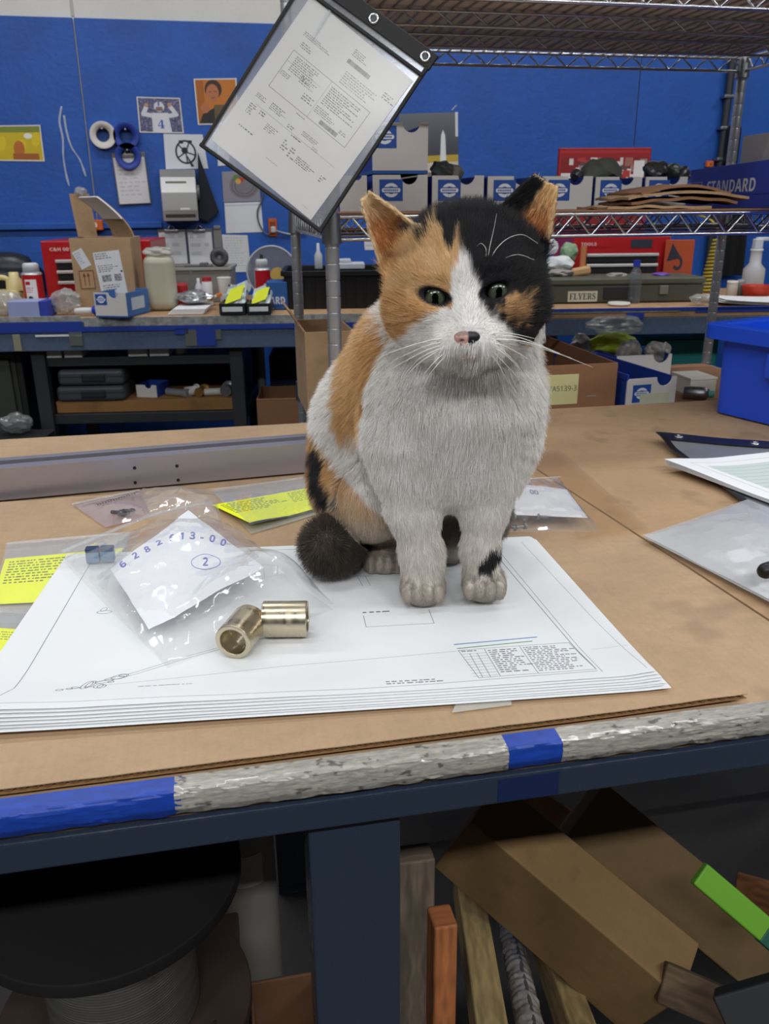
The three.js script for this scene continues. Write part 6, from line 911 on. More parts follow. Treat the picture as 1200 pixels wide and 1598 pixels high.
// ---------- under the back bench ----------
{
  const at = (x0, y0, x1, y1, d) => { const a = bp(x0, y1, d), b = bp(x1, y1, d), t = bp((x0 + x1) / 2, y0, d), c = a.clone().lerp(b, 0.5); return { p: c, w: a.distanceTo(b), h: t.y - c.y }; };
  const F = S(0x2d3133, 0.55);
  { const f = at(66, 545, 386, 655, 0.06), c = thing('steel_cart', 'dark steel shelf cart with a plywood shelf under the back bench', 'cart', V(f.p.x, 0, f.p.z), BANG), w = f.w, y0 = f.p.y, yT = bp(225, 556, 0.06).y, D = 0.5;
    for (const s of [-1, 1]) for (const z of [0, -D]) mesh('post', bbox(0.045, yT - 0.1 + 0.03, 0.04, 0.003, s * (w / 2 - 0.022), 0.1, z), F, c);
    mesh('top_shelf', bbox(w, 0.03, D, 0.003, 0, yT - 0.03, -D / 2), F, c); mesh('bottom_shelf', bbox(w, 0.035, D, 0.003, 0, y0 - 0.01, -D / 2), F, c); mesh('back_panel', bbox(w - 0.1, yT - y0, 0.01, 0.002, 0, y0, -D + 0.02), S(0x0d0e10, 0.7), c); for (const s of [-1, 1]) mesh('side_panel', bbox(0.008, yT - y0, D - 0.06, 0.002, s * (w / 2 - 0.02), y0, -D / 2), S(0x121416, 0.7), c);
    const pb = bp(225, 645, 0.055), pt = bp(225, 627, 0.055); mesh('plywood_shelf', bbox(w * 0.86, pt.y - pb.y, D * 0.9, 0.002, 0, y0 + 0.026, -D / 2 + 0.01), S(0xffffff, 0.75, { map: cardTex(0x9c7242, 3) }), c); const ys = y0 + 0.026 + pt.y - pb.y;
    for (const s of [-1, 1]) for (const z of [-0.05, -D + 0.05]) { const k = mesh('caster', new THREE.CylinderGeometry(0.05, 0.05, 0.03, 20).rotateZ(Math.PI / 2).translate(s * (w / 2 - 0.06), 0.05, z), DARKS, c); mesh('fork', box(0.05, 0.05, 0.04, 0.004, s * (w / 2 - 0.06), 0.085, z), F, k); }
    const q = (x, d = 0.16) => { const p = bp(x, 620, d); return V(p.x, ys + 0.001, p.z); };
    for (const [i, x, dy, lab] of [[0, 155, 0, 'lower grey tool case on the plywood shelf of the cart'], [1, 158, 0.055, 'upper grey tool case stacked on the other in the cart']]) { const g = thing('tool_case', lab, 'case', q(x).add(V(0, dy, 0)), BANG), l = bp(105, 620, 0.16).distanceTo(bp(208, 620, 0.16)) * (1 - 0.04 * i); mesh('case_body', bbox(l, 0.052, 0.2, 0.014), S(0x454a4f, 0.5), g); mesh('latch', box(l * 0.36, 0.026, 0.01, 0.004, 0.01, 0.026, 0.1), S(0x24272a, 0.5), g); mesh('seam', box(l * 0.98, 0.003, 0.002, 0.001, 0, 0.03, 0.1), DARKS, g); }
    { const g = thing('parts_bin', 'small white and blue parts bin on the plywood shelf of the cart', 'bin', q(240), BANG - 0.25); partsBin(g, 0.075, bp(240, 597, 0.16).y - ys, 0.1, 0.6, { ls: 0.0001 }); }
    const tubeP = (x, l, a, m, lab, r = 0.013) => { const g = thing('pipe_piece', lab, 'pipe', q(x, 0.12).add(V(0, r, 0)), BANG + a); mesh('pipe', new THREE.CylinderGeometry(r, r, l, 16).rotateZ(Math.PI / 2), m, g); mesh('collar', new THREE.CylinderGeometry(r * 1.35, r * 1.35, l * 0.18, 16).rotateZ(Math.PI / 2).translate(l * 0.45, 0, 0), m, g); };
    tubeP(278, 0.09, -0.5, S(0xb5bac0, 0.3, { metalness: 0.6 }), 'left silver pipe piece on the cart shelf'); tubeP(316, 0.05, 1.2, S(0xb08d4e, 0.35, { metalness: 0.7 }), 'brass fitting in the middle of the cart shelf', 0.016); tubeP(340, 0.09, 0.1, S(0xc5c2b8, 0.45), 'pale pipe piece at the right of the cart shelf'); tubeP(300, 0.045, 0.6, S(0xd2d0cc, 0.4), 'short white fitting beside the brass fitting', 0.017); tubeP(356, 0.05, 1.4, S(0x9aa0a6, 0.25, { metalness: 0.8 }), 'shiny steel fitting at the right post of the cart', 0.02);
    for (const [x0, x1, lab, m] of [[80, 104, 'leftmost white box on top of the cart', S(0xd2cfca, 0.6)], [107, 136, 'second white box from the left on top of the cart', S(0xc9c6c0, 0.6)], [205, 236, 'white carton in the middle of the cart top', S(0xcfcabf, 0.6)], [238, 269, 'white carton right of the middle one on the cart top', S(0xd3d1cd, 0.6)]]) { const a = at(x0, 536, x1, 556, 0.1), g = thing('small_carton', lab, 'box', V(a.p.x, yT + 0.001, a.p.z), BANG); mesh('box_body', bbox(a.w * 0.95, 0.07, 0.1, 0.002), m, g); mesh('lid', bbox(a.w * 0.98, 0.014, 0.104, 0.002, 0, 0.071, 0), m, g); }
    { const a = at(273, 536, 293, 556, 0.1), r = a.w / 2, g = thing('white_tub', 'round white tub on top of the cart', 'tub', V(a.p.x, yT + 0.001, a.p.z)); mesh('tub_body', lathe([[0, 0], [r * 0.85, 0], [r, 0.06], [0, 0.061]], 24), S(0xd6d6d4, 0.5), g); mesh('lid', cyl(r * 1.04, r * 1.04, 0.012, 0, 0.06, 0, 24), S(0xdededc, 0.5), g); }
    single('brown_block', 'brown cardboard block standing under the cart', 'block', bbox(0.1, 0.12, 0.08, 0.003), CARDD, bp(164, 664, 0.03).setY(0.0005), BANG);
  }
  { const f = at(-60, 548, 44, 700, 0.1), g = thing('steel_cabinet', 'dark olive steel cabinet at the far left under the bench', 'cabinet', V(f.p.x, 0, f.p.z), BANG), h = bp(0, 552, 0.1).y; mesh('cabinet_body', bbox(f.w, h, 0.45, 0.004, 0, 0, -0.23), S(0x3a3d36, 0.5), g); mesh('door', bbox(f.w - 0.03, h - 0.05, 0.012, 0.003, 0, 0.03, 0.004), S(0x42453d, 0.5), g); mesh('side_trim', bbox(0.02, h, 0.02, 0.002, f.w / 2 + 0.01, 0, -0.02), S(0x1f221f, 0.5), g); }
  single('crumpled_bag', 'pale crumpled plastic at the foot of the olive cabinet', 'bag', lump(0.5, 0.1, 0.06, 0.08, 31, 5), PH(0xc2c6c6, 0.2, { transmission: 0.75, thickness: 0 }), bp(28, 675, -0.05).setY(bp(28, 676, -0.05).y));
  { const p = bp(28, 678, -0.05), g = thing('low_stool', 'low black block under the crumpled plastic by the cabinet', 'block', V(p.x, 0, p.z), BANG); mesh('block_body', bbox(0.2, p.y - 0.002, 0.12, 0.006), S(0x17191a, 0.6), g); mesh('top_pad', bbox(0.205, 0.002, 0.125, 0.0008, 0, p.y - 0.002, 0), S(0x202324, 0.6), g); }
  { const f = at(425, 548, 470, 600, 0.46), g = thing('dark_blue_bin', 'dark blue bin with a small green label deep under the bench', 'bin', V(f.p.x, 0, f.p.z), BANG), h = f.p.y + f.h; cartonG(g, f.w, h, 0.2, S(0x0d1530, 0.5), []); mesh('green_label', bbox(0.045, 0.014, 0.001, 0.0004, f.w * 0.12, bp(452, 599, 0.46).y, 0.101), S(0x5fa56c, 0.5), g); mesh('pole', rod(V(-f.w / 2 - 0.03, 0, 0.12), V(-f.w / 2 - 0.03, T - 0.125, 0.12), 0.016), S(0x7e8288, 0.4), g); }
  { const f = at(407, 607, 478, 660, 0.12), g = thing('brown_carton', 'open dark brown carton on the floor under the back bench', 'box', V(f.p.x, 0, f.p.z), BANG), h = bp(440, 612, 0.12).y; cartonG(g, f.w, h, 0.22, CARDD, [['f', 2.6, 0.06]]); }
  { const f = at(995, 520, 1112, 610, 0.2), g = thing('green_cabinet', 'dark teal steel cabinet under the right of the back bench', 'cabinet', V(f.p.x, 0, f.p.z), BANG), h = bp(1050, 526, 0.2).y; mesh('cabinet_body', bbox(f.w, h, 0.4, 0.004, 0, 0, -0.2), S(0x1f7c78, 0.45), g); mesh('door', bbox(f.w - 0.02, h - 0.02, 0.01, 0.002, 0, 0.01, 0.004), S(0x248782, 0.45), g); }
  { const a = bp(395, 548, 0.6), g = single('cable_drop', 'thin dark cable hanging down under the bench right of the cart', 'cable', tube([a, bp(399, 600, 0.62), bp(391, 640, 0.62), bp(397, 662, 0.62)], 0.004, 30, 6), S(0x3d4656, 0.5)); }
}
// ---------- on the back wall ----------
{
  const Z = ROOM.z0 + 0.0005, sheetOn = (name, lab, cat, q, tex, o = {}) => { // q: four pixel corners tl tr br bl
    const c = q.map(([x, y]) => onZ(x, y, Z)), cen = c.reduce((s, p) => s.add(p), V(0, 0, 0)).multiplyScalar(0.25), g = thing(name, lab, cat, cen), l = c.map((p) => p.sub(cen));
    mesh('sheet', sheet((u, v) => { const p = quad(l[3], l[2], l[1], l[0])(u, v); p.z = 0.0022 + (o.curl ?? 0.002) * (u - 0.5) ** 2 * 4 * v; return p; }, 8, 6, 0.001), S(0xffffff, o.rough ?? 0.55, { map: tex }), g); return [g, l]; };
  const border = (c, w, h, col = '#d8d6d2', b = 8) => { c.strokeStyle = col; c.lineWidth = b; c.strokeRect(b / 2, b / 2, w - b, h - b); };
  sheetOn('poster', 'yellow and green picture with a white speech bubble at the far left of the wall', 'poster', [[-14, 196], [63, 195], [70, 252], [-12, 251]], ctex(320, 230, (c, w, h) => { c.fillStyle = '#6b7a2c'; c.fillRect(0, 0, w, h); c.fillStyle = '#c9b21e'; c.fillRect(0, 40, w, h); c.fillStyle = '#7d8a34'; c.fillRect(0, 12, w, 34); for (const [x, y, r] of [[60, 120, 50], [190, 130, 42], [280, 90, 46]]) { c.fillStyle = '#d9c224'; c.beginPath(); c.ellipse(x, y, r * 0.6, r, 0.2, 0, 7); c.fill(); } c.fillStyle = '#b86a2a'; c.beginPath(); c.ellipse(170, 150, 34, 52, 0, 0, 7); c.fill(); c.fillStyle = '#a35c28'; c.fillRect(130, 180, 160, 40); c.fillStyle = '#e6e6da'; c.beginPath(); c.ellipse(232, 68, 28, 18, 0, 0, 7); c.fill(); border(c, w, h); }));
  sheetOn('poster', 'football photo print of a player in a white jersey with number 4', 'poster', [[213, 151], [281, 153], [287, 208], [218, 207]], ctex(300, 250, (c, w, h) => { c.fillStyle = '#5e5f80'; c.fillRect(0, 0, w, h); for (let i = 0; i < 500; i++) { c.fillStyle = ['#7a7b98', '#4a4a66', '#8f8aa0', '#3d3c55'][i % 4]; c.fillRect(rr(0, w), rr(0, h), 9, 8); } c.fillStyle = '#d6d8de'; c.beginPath(); c.moveTo(92, 110); c.lineTo(205, 106); c.lineTo(222, 250); c.lineTo(92, 250); c.fill(); c.lineWidth = 30; c.strokeStyle = '#d2d4da'; c.lineJoin = 'round'; c.beginPath(); c.moveTo(100, 130); c.lineTo(36, 118); c.lineTo(62, 66); c.stroke(); c.beginPath(); c.moveTo(200, 130); c.lineTo(262, 118); c.lineTo(222, 58); c.stroke(); c.fillStyle = '#b98f78'; c.beginPath(); c.arc(62, 56, 15, 0, 7); c.arc(220, 50, 15, 0, 7); c.fill(); c.fillStyle = '#cfd3da'; c.beginPath(); c.arc(148, 66, 36, 0, 7); c.fill(); c.fillStyle = '#8a5f4c'; c.fillRect(126, 66, 44, 30); c.fillStyle = '#274a9c'; c.fillRect(142, 30, 9, 30); c.strokeStyle = '#888ca0'; c.lineWidth = 4; c.strokeRect(124, 76, 48, 16); c.fillStyle = '#2450ae'; c.font = 'bold 84px serif'; c.fillText('4', 128, 218); border(c, w, h); }));
  sheetOn('poster', 'orange toned portrait print of a man half hidden by the hanging holder', 'poster', [[302, 123], [369, 122], [372, 194], [309, 195]], ctex(280, 300, (c, w, h) => { c.fillStyle = '#c1762a'; c.fillRect(0, 0, w, h); c.fillStyle = '#a8611f'; c.fillRect(0, 0, 60, h); c.fillStyle = '#2a2524'; c.beginPath(); c.moveTo(10, 300); c.lineTo(40, 230); c.lineTo(120, 190); c.lineTo(200, 210); c.lineTo(260, 300); c.fill(); c.fillStyle = '#6a5536'; c.fillRect(120, 170, 90, 130); c.fillStyle = '#3a2a22'; c.beginPath(); c.ellipse(122, 70, 56, 62, 0, 0, 7); c.fill(); c.fillStyle = '#b5704a'; c.beginPath(); c.ellipse(116, 92, 42, 56, 0, 0, 7); c.fill(); c.fillStyle = '#7a4630'; c.fillRect(92, 82, 16, 6); c.fillRect(126, 82, 16, 6); c.fillRect(106, 122, 24, 6); c.fillStyle = '#b5704a'; c.beginPath(); c.ellipse(60, 190, 30, 34, 0.4, 0, 7); c.fill(); border(c, w, h); }));
  sheetOn('poster', 'white sheet with a black hand wheel drawing above the towel dispenser', 'poster', [[255, 209], [316, 210], [325, 263], [259, 264]], ctex(280, 230, (c, w, h) => { c.fillStyle = '#d5d8de'; c.fillRect(0, 0, w, h); c.strokeStyle = '#1d2027'; c.lineWidth = 12; c.beginPath(); c.ellipse(144, 118, 66, 74, 0, 0, 7); c.stroke(); c.lineWidth = 9; for (const a of [0.3, 1.5, 2.6, 3.9, 5.2]) { c.beginPath(); c.moveTo(144, 118); c.lineTo(144 + 62 * Math.cos(a), 118 + 68 * Math.sin(a)); c.stroke(); } c.fillStyle = '#1d2027'; c.beginPath(); c.arc(138, 108, 22, 0, 7); c.fill(); c.fillRect(104, 40, 30, 22); c.fillRect(160, 40, 36, 16); c.beginPath(); c.moveTo(140, 120); c.lineTo(190, 214); c.lineTo(170, 218); c.fill(); }));
  sheetOn('poster', 'grey photo of a round plate of food on the wall under the hanging holder', 'poster', [[346, 268], [402, 266], [407, 314], [349, 316]], ctex(240, 200, (c, w, h) => { c.fillStyle = '#8d8a94'; c.fillRect(0, 0, w, h); c.fillStyle = '#77747c'; c.beginPath(); c.ellipse(140, 96, 96, 84, 0, 0, 7); c.fill(); c.strokeStyle = '#5a575e'; c.lineWidth = 6; for (const r of [60, 80]) { c.beginPath(); c.ellipse(140, 96, r, r * 0.86, 0, 0, 7); c.stroke(); } for (const [x, y, k] of [[90, 40, '#5c7f3c'], [120, 58, '#b03a30'], [150, 42, '#a2452c'], [104, 66, '#c9a24c']]) { c.fillStyle = k; c.beginPath(); c.arc(x, y, 18, 0, 7); c.fill(); } }));
  const line = (rows) => ctex(200, 260, (c, w, h) => { c.fillStyle = '#d6d7d8'; c.fillRect(0, 0, w, h); scribble(c, 18, 18, 160, h - 50, rows, 'rgba(110,116,124,.22)'); });
  sheetOn('paper', 'plain white sheet hanging below the plate photo', 'paper', [[350, 317], [407, 315], [411, 362], [353, 364]], ctex(64, 64, (c) => { c.fillStyle = '#d9dbdf'; c.fillRect(0, 0, 64, 64); c.fillStyle = '#bfc3ca'; c.fillRect(0, 4, 64, 3); }));
  sheetOn('paper', 'white lined sheet on the wall right of the clipboards', 'paper', [[346, 366], [386, 367], [392, 424], [352, 425]], line(12), { curl: 0.006 });
  sheetOn('paper', 'small white paper half hidden behind the lower left edge of the holder', 'paper', [[339, 205], [356, 205], [358, 258], [340, 259]], line(4));
  sheetOn('paper', 'small white card on the wall seen through the middle rack shelf', 'paper', [[568, 374], [592, 374], [592, 390], [569, 390]], line(2));
  sheetOn('poster', 'dark poster with a white tower and yellow field behind the stacked parts bin', 'poster', [[622, 178], [714, 175], [715, 275], [622, 280]], ctex(360, 400, (c, w, h) => { c.fillStyle = '#5a5f66'; c.fillRect(0, 0, w, h); const gr = c.createLinearGradient(0, 0, 0, 250); gr.addColorStop(0, '#6a6f76'); gr.addColorStop(1, '#3f444b'); c.fillStyle = gr; c.fillRect(0, 0, w, 280); c.fillStyle = '#b9a03a'; c.fillRect(0, 262, w, 44); c.fillStyle = '#c9c3b4'; c.fillRect(0, 306, w, 60); c.fillStyle = '#77746c'; c.fillRect(0, 366, w, 40); c.fillStyle = '#dcdfe0'; c.beginPath(); c.moveTo(248, 340); c.lineTo(256, 140); c.lineTo(268, 104); c.lineTo(282, 140); c.lineTo(288, 340); c.fill(); c.fillStyle = '#d4d7da'; c.fillRect(344, 0, 16, 150); }));
  // tape rolls on nails
  const roll = (x, y, lab, col, R = 0.049) => { const p = onZ(x, y, Z + 0.016), g = thing('tape_roll', lab, 'tape', p); mesh('tape', lathe([[0.026, -0.014], [R, -0.014], [R + 0.0008, -0.012], [R + 0.0008, 0.012], [R, 0.014], [0.026, 0.014], [0.026, -0.014]], 40).rotateX(Math.PI / 2), S(col, 0.5), g); mesh('core', lathe([[0.0245, -0.0135], [0.026, -0.0135], [0.026, 0.0135], [0.0245, 0.0135], [0.0245, -0.0135]], 32).rotateX(Math.PI / 2), S(col === 0xd6d2cc ? 0x8d8578 : 0x16295c, 0.6), g); mesh('nail', rod(V(0, 0.02, -0.017), V(0, 0.023, 0.02), 0.003), STEEL, g); };
  roll(161, 211, 'cream masking tape roll hanging on the blue wall', 0xd6d2cc); roll(197, 212, 'upper blue tape roll hanging on the blue wall', 0x1d3a96); roll(200, 244, 'lower blue tape roll hanging over the notice board', 0x1d3a96);
  // clipboards
  const clip = (q, lab, rows, zoff = 0) => { const c = q.map(([x, y]) => onZ(x, y, Z + 0.006 + zoff)), w = c[0].distanceTo(c[1]), h = c[0].distanceTo(c[3]), cen = c[0].clone().add(c[2]).multiplyScalar(0.5), g = thing('clipboard', lab, 'clipboard', cen); g.rotation.z = Math.atan2(c[1].y - c[0].y, c[1].x - c[0].x); mesh('board', box(w, h, 0.004, 0.002), S(0x6a6a68, 0.5), g); const pg = mesh('paper', new THREE.BoxGeometry(w * 0.93, h * 0.88, 0.002).translate(0, -h * 0.035, 0.0035), S(0xffffff, 0.7, { map: line(rows) }), g); mesh('clip', flat([box(w * 0.5, 0.014, 0.008, 0.003, 0, h * 0.44, 0.007), new THREE.TorusGeometry(0.012, 0.003, 6, 16).translate(0, h * 0.5, 0.006)]), CHROME, g); };
  clip([[176, 238], [228, 236], [234, 319], [181, 320]], 'printed notice on a dark board under the blue tape rolls', 9); clip([[247, 358], [291, 357], [293, 412], [253, 414]], 'left clipboard with white paper above the grey bin', 3); clip([[293, 358], [333, 357], [333, 412], [297, 414]], 'middle clipboard with white paper above the grey bin', 3);
  { const c = [[333, 356], [346, 356], [348, 412], [335, 412]].map(([x, y]) => onZ(x, y, Z + 0.004)), g = thing('clipboard', 'narrow grey clipboard right of the two white ones', 'clipboard', c[0].clone().add(c[2]).multiplyScalar(0.5)); mesh('board', box(c[0].distanceTo(c[1]), c[0].distanceTo(c[3]), 0.005, 0.002), S(0x7d7a76, 0.5), g); mesh('clip', box(0.03, 0.014, 0.006, 0.002, 0, 0.075, 0.005), STEEL, g); }
  // towel dispenser
  { const a = onZ(249, 265, Z + 0.1), b = onZ(309, 343, Z + 0.1), w = b.x - a.x, h = a.y - b.y, g = thing('towel_dispenser', 'shiny steel paper towel dispenser on the blue wall', 'dispenser', V((a.x + b.x) / 2, b.y, Z)); const sec = [[0, 0], [0.1, 0.0], [0.105, h * 0.2], [0.1, h * 0.55], [0.085, h * 0.85], [0.06, h], [0, h]]; mesh('cover', extr(sec, w, 0.003).rotateY(-Math.PI / 2).translate(w / 2, 0, 0), S(0xb4b4b1, 0.25, { metalness: 0.55 }), g); mesh('window', box(w * 0.62, h * 0.5, 0.004, 0.002, -w * 0.06, h * 0.5, 0.1).rotateX(-0.06), S(0x8f8c84, 0.2, { metalness: 0.6 }), g); mesh('lower_band', box(w * 0.9, h * 0.22, 0.006, 0.002, 0, h * 0.16, 0.103), S(0x3c2f2b, 0.3), g); mesh('badge', box(w * 0.28, 0.008, 0.003, 0.001, w * 0.15, h * 0.22, 0.107), S(0xd9d7d2, 0.4), g); mesh('side_lever', new THREE.CylinderGeometry(0.03, 0.03, 0.012, 24).rotateZ(Math.PI / 2).translate(w / 2 + 0.008, h * 0.55, 0.05), S(0x6a6c6c, 0.35), g); }
  { const p = [[309, 240], [340, 330], [324, 345], [312, 340]].map(([x, y]) => onZ(x, y, Z + 0.02)), c = p[0].clone(), l = p.map((q) => [q.x - c.x, q.y - c.y]); single('dark_cloth', 'dark triangular cloth hanging beside the towel dispenser', 'cloth', extr([l[0], l[1], l[2], l[3]].reverse(), 0.03, 0.004).translate(0, 0, -0.015), S(0x101722, 0.8), c); }
  // orange outlet boxes, cord, conduit
  { const a = onZ(136, 343, Z), b = onZ(163, 359, Z), w = b.x - a.x, h = a.y - b.y, g = thing('orange_dispenser', 'small orange box with a white dot on the blue ledge', 'box', V((a.x + b.x) / 2, a.y - h / 2, Z + 0.02)); mesh('box_body', box(w, h, 0.045, 0.004), S(0xc85a12, 0.5), g); mesh('white_dot', new THREE.CylinderGeometry(h * 0.28, h * 0.28, 0.002, 20).rotateX(Math.PI / 2).translate(0, 0, 0.0235), S(0xe6d9c8, 0.5), g); }
  { const a = onZ(418, 341, Z), b = onZ(433, 369, Z), g = thing('power_outlet', 'orange wall outlet with a plugged grey cord', 'outlet', V((a.x + b.x) / 2, (a.y + b.y) / 2, Z + 0.003)); mesh('plate', box(b.x - a.x, a.y - b.y, 0.012, 0.003), S(0xb8561a, 0.5), g); mesh('socket', box(0.02, 0.028, 0.01, 0.003, 0, 0.012, 0.008), S(0x7a3610, 0.5), g); mesh('plug', box(0.022, 0.026, 0.03, 0.006, 0, -0.008, 0.02), S(0xb9b7b2, 0.5), g);
    single('wall_cable', 'thin grey cord looping from the orange outlet up the wall', 'cord', tube([onZ(426, 360, Z + 0.03), onZ(417, 366, Z + 0.02), onZ(405, 350, Z + 0.008), onZ(402, 330, Z + 0.008), onZ(408, 314, Z + 0.008), onZ(412, 290, Z + 0.008)], 0.0035, 40, 6), S(0x55585e, 0.5)); single('wall_cable', 'short pale cord running right from the orange outlet', 'cord', tube([onZ(430, 360, Z + 0.03), onZ(440, 363, Z + 0.012), onZ(458, 366, Z + 0.01), onZ(480, 362, Z + 0.01)], 0.004, 20, 6), S(0xa9abb0, 0.5)); }
  { const a = onZ(1138, 95, Z + 0.02), b = onZ(1126, 260, Z + 0.02), g = thing('conduit_pipe', 'dark wall pipe with clamps running up behind the right rack post', 'pipe', V(onZ(1130, 200, Z + 0.02).x, 0, Z + 0.022)); mesh('pipe', rod(V(0, T, 0), V(0, 2.4, 0), 0.017, 14), S(0x2c3038, 0.45), g); for (const y of [201, 249, 152]) mesh('clamp', box(0.055, 0.014, 0.04, 0.003, 0, onZ(1130, y, Z).y, 0), STEEL, g); mesh('valve', box(0.06, 0.16, 0.06, 0.012, 0.03, onZ(1135, 228, Z).y, 0.02), S(0x15181d, 0.5), g); }
  { const p = onZ(1107, 256, Z + 0.01); const g = thing('orange_marker', 'small orange plate on the wall above the blue lettered carton', 'plate', p); mesh('plate', box(0.034, 0.026, 0.018, 0.003), S(0xd2692a, 0.5), g); mesh('screw', cyl(0.004, 0.004, 0.003, 0, 0, 0, 10).rotateX(Math.PI / 2).translate(0, 0, 0.009), STEEL, g); }
  { const a = onZ(1128, 372, Z + 0.05), b = onZ(1166, 372, Z + 0.05); const g = thing('black_coat', 'black cloth hanging from a hook on the wall behind the right rack post', 'cloth', V((a.x + b.x) / 2, T + 0.005, Z + 0.02)); mesh('cloth', sheet((u, v) => V((u - 0.5) * (b.x - a.x) * (1.1 - 0.3 * v), v * 0.4, 0.03 + 0.012 * Math.sin(u * 16) * (1 - 0.5 * v)), 40, 10, 0.006), S(0x090a0c, 0.9), g); mesh('hook', rod(V(0, 0.4, -0.02), V(0, 0.405, 0.045), 0.005), STEEL, g); }
  // strips of clear tape left on the paint
  const strip = (pts, lab) => { const P = pts.map(([x, y]) => onZ(x, y, Z)); single('tape_strip', lab, 'tape', sheet((u, v) => { const cv = new THREE.CatmullRomCurve3(P), p = cv.getPointAt(u); p.x += (v - 0.5) * 0.007 * (1 + 0.5 * nz(u * 9, 1, P[0].x)); p.z += 0.002 + 0.002 * Math.abs(nz(u * 12, v, 3)); return p; }, 30, 1, 0.0006), PH(0xc7d2e6, 0.25, { transmission: 0.35, thickness: 0 })); };
  strip([[96, 166], [93, 190], [98, 215], [99, 245], [104, 275], [108, 290]], 'long curled strip of clear tape stuck on the blue wall at the left'); strip([[100, 180], [104, 205], [112, 230], [125, 250], [134, 275]], 'thin second strip of clear tape beside the long one'); strip([[705, 172], [712, 164]], 'short tape scrap above the tower poster');
}
// ---------- under the packing table ----------
{
  const woodT = (h, s) => dtex(256, (u, v) => tint(h, 1 + 0.16 * fbm(u * 3 + s, v * 22) + 0.08 * Math.sin((v * 26 + fbm(u * 2 + s, v * 5) * 2.2) * 2 * Math.PI * 0.6) + 0.03 * (rnd() - 0.5)), 5, true);
  const W1 = S(0xffffff, 0.75, { map: woodT(0xa08a5e, 1) }), W2 = S(0xffffff, 0.75, { map: woodT(0xa8663a, 5) }), W3 = S(0xffffff, 0.8, { map: woodT(0x65584a, 9) }), CB = S(0xffffff, 0.85, { map: cardTex(0x80653f, 55) });
  // long piece between two points (centres of its ends) with given cross-section; side = direction of its width
  const beam = (name, label, cat, a, b, w, t, m, up, extra) => { const g = thing(name, label, cat, a); const d = b.clone().sub(a), L = d.length(); d.normalize(); const x = up.clone().cross(d).normalize(), y = d.clone().cross(x); g.quaternion.setFromRotationMatrix(new THREE.Matrix4().makeBasis(x, y, d)); const ge = box(w, t, L, 0.003, 0, 0, L / 2); { const p = ge.attributes.position, uv = ge.attributes.uv, n = ge.attributes.normal; for (let i = 0; i < p.count; i++) { if (Math.abs(n.getX(i)) > 0.7) uv.setXY(i, p.getZ(i), p.getY(i)); else if (Math.abs(n.getY(i)) > 0.7) uv.setXY(i, p.getZ(i), p.getX(i)); } } mesh(cat === 'box' ? 'box_body' : 'board', ge, m, g); extra?.(g, L); return g; };
  // floor rack that the lengths lean on
  const P = (x, y, z) => onZ(x, y, z);
  // upright lengths: their tops lean back against the rear of the table
  const up = (name, label, cat, xt, yt, z, wpx, depth, m, extra) => { const c = P(xt, yt, z), w = P(xt + wpx / 2, yt, z).distanceTo(P(xt - wpx / 2, yt, z)); const foot = V(c.x - 0.012, 0.004, z + 0.05), top = V(c.x, c.y, z); return beam(name, label, cat, foot, top, w, depth, m, V(0, 0, 1), extra); };
  up('lumber_board', 'reddish wooden board standing at the left of the lumber under the table', 'board', 690, 1428, -0.585, 36, 0.03, W2);
  const lean = (name, label, cat, top, mid, w, t, m, upv, extra) => { const b = P(...top), c = P(...mid), k = (c.y - 0.03) / (b.y - c.y), a = c.clone().addScaledVector(c.clone().sub(b), Math.max(0.2, k)); if (a.y < 0.03) a.y = 0.03; return beam(name, label, cat, a, b, w, t, m, upv, extra); };
  lean('lumber_board', 'pale wooden stud leaning under the long brown carton beside the reddish board', 'board', [728, 1375, -0.93], [762, 1598, -0.68], 0.042, 0.038, W1, V(0.72, 0, 0.7));
  up('lumber_board', 'grey weathered board standing beside the table leg', 'board', 646, 1330, -0.69, 56, 0.03, W3);
  lean('lumber_board', 'pale wooden stud right of the bubble wrapped roll', 'board', [838, 1430, -0.93], [897, 1598, -0.69], 0.04, 0.036, W1, V(0.72, 0, 0.7));
  lean('wrapped_roll', 'roll wrapped in bubble film leaning between the pale studs', 'roll', [790, 1430, -0.93], [826, 1598, -0.68], 0.026, 0.026, S(0x5d5a58, 0.5), V(0, 0, 1), (g, L) => { const r = 0.0165, pts = []; for (let y = 0.01; y < L - 0.005; y += 0.003) pts.push([r + 0.0004 * Math.sin(y * 420) + 0.0006 * Math.sin(y * 151), y]); const ge = lathe([[0, 0.008], ...pts, [0, L - 0.004]], 40).rotateX(Math.PI / 2), p = ge.attributes.position; for (let i = 0; i < p.count; i++) { const k = 1 + 0.09 * nz(p.getX(i) * 160, p.getY(i) * 160, p.getZ(i) * 160); p.setX(i, p.getX(i) * k); p.setY(i, p.getY(i) * k); } ge.computeVertexNormals(); mesh('bubble_film', ge, PH(0xa5a2a0, 0.16, { clearcoat: 0.8 }), g); });
  // long brown carton lying diagonally, with its open end towards the viewer
  const longBox = (label, a, b, w, t, m, upv) => beam('long_carton', label, 'box', a, b, w, t, m, upv, (g, L) => { mesh('end_flap', box(w * 1.0, 0.004, 0.05, 0.001).rotateX(1.2).translate(0, -t / 2 - 0.018, L + 0.006), m, g); });
  const n1 = V(-0.25, 0.62, 0.74).normalize();
  longBox('long brown carton lying slanted across the lumber under the table', P(728, 1285, -0.87), P(1035, 1545, -0.69), 0.085, 0.125, CB, V(0.3, 0.85, 0.4).normalize());
  longBox('second long carton behind the slanted one, taped with green at its end', P(905, 1260, -1.06), P(1220, 1520, -0.86), 0.11, 0.08, S(0xffffff, 0.85, { map: cardTex(0x6b5636, 91) }), n1);
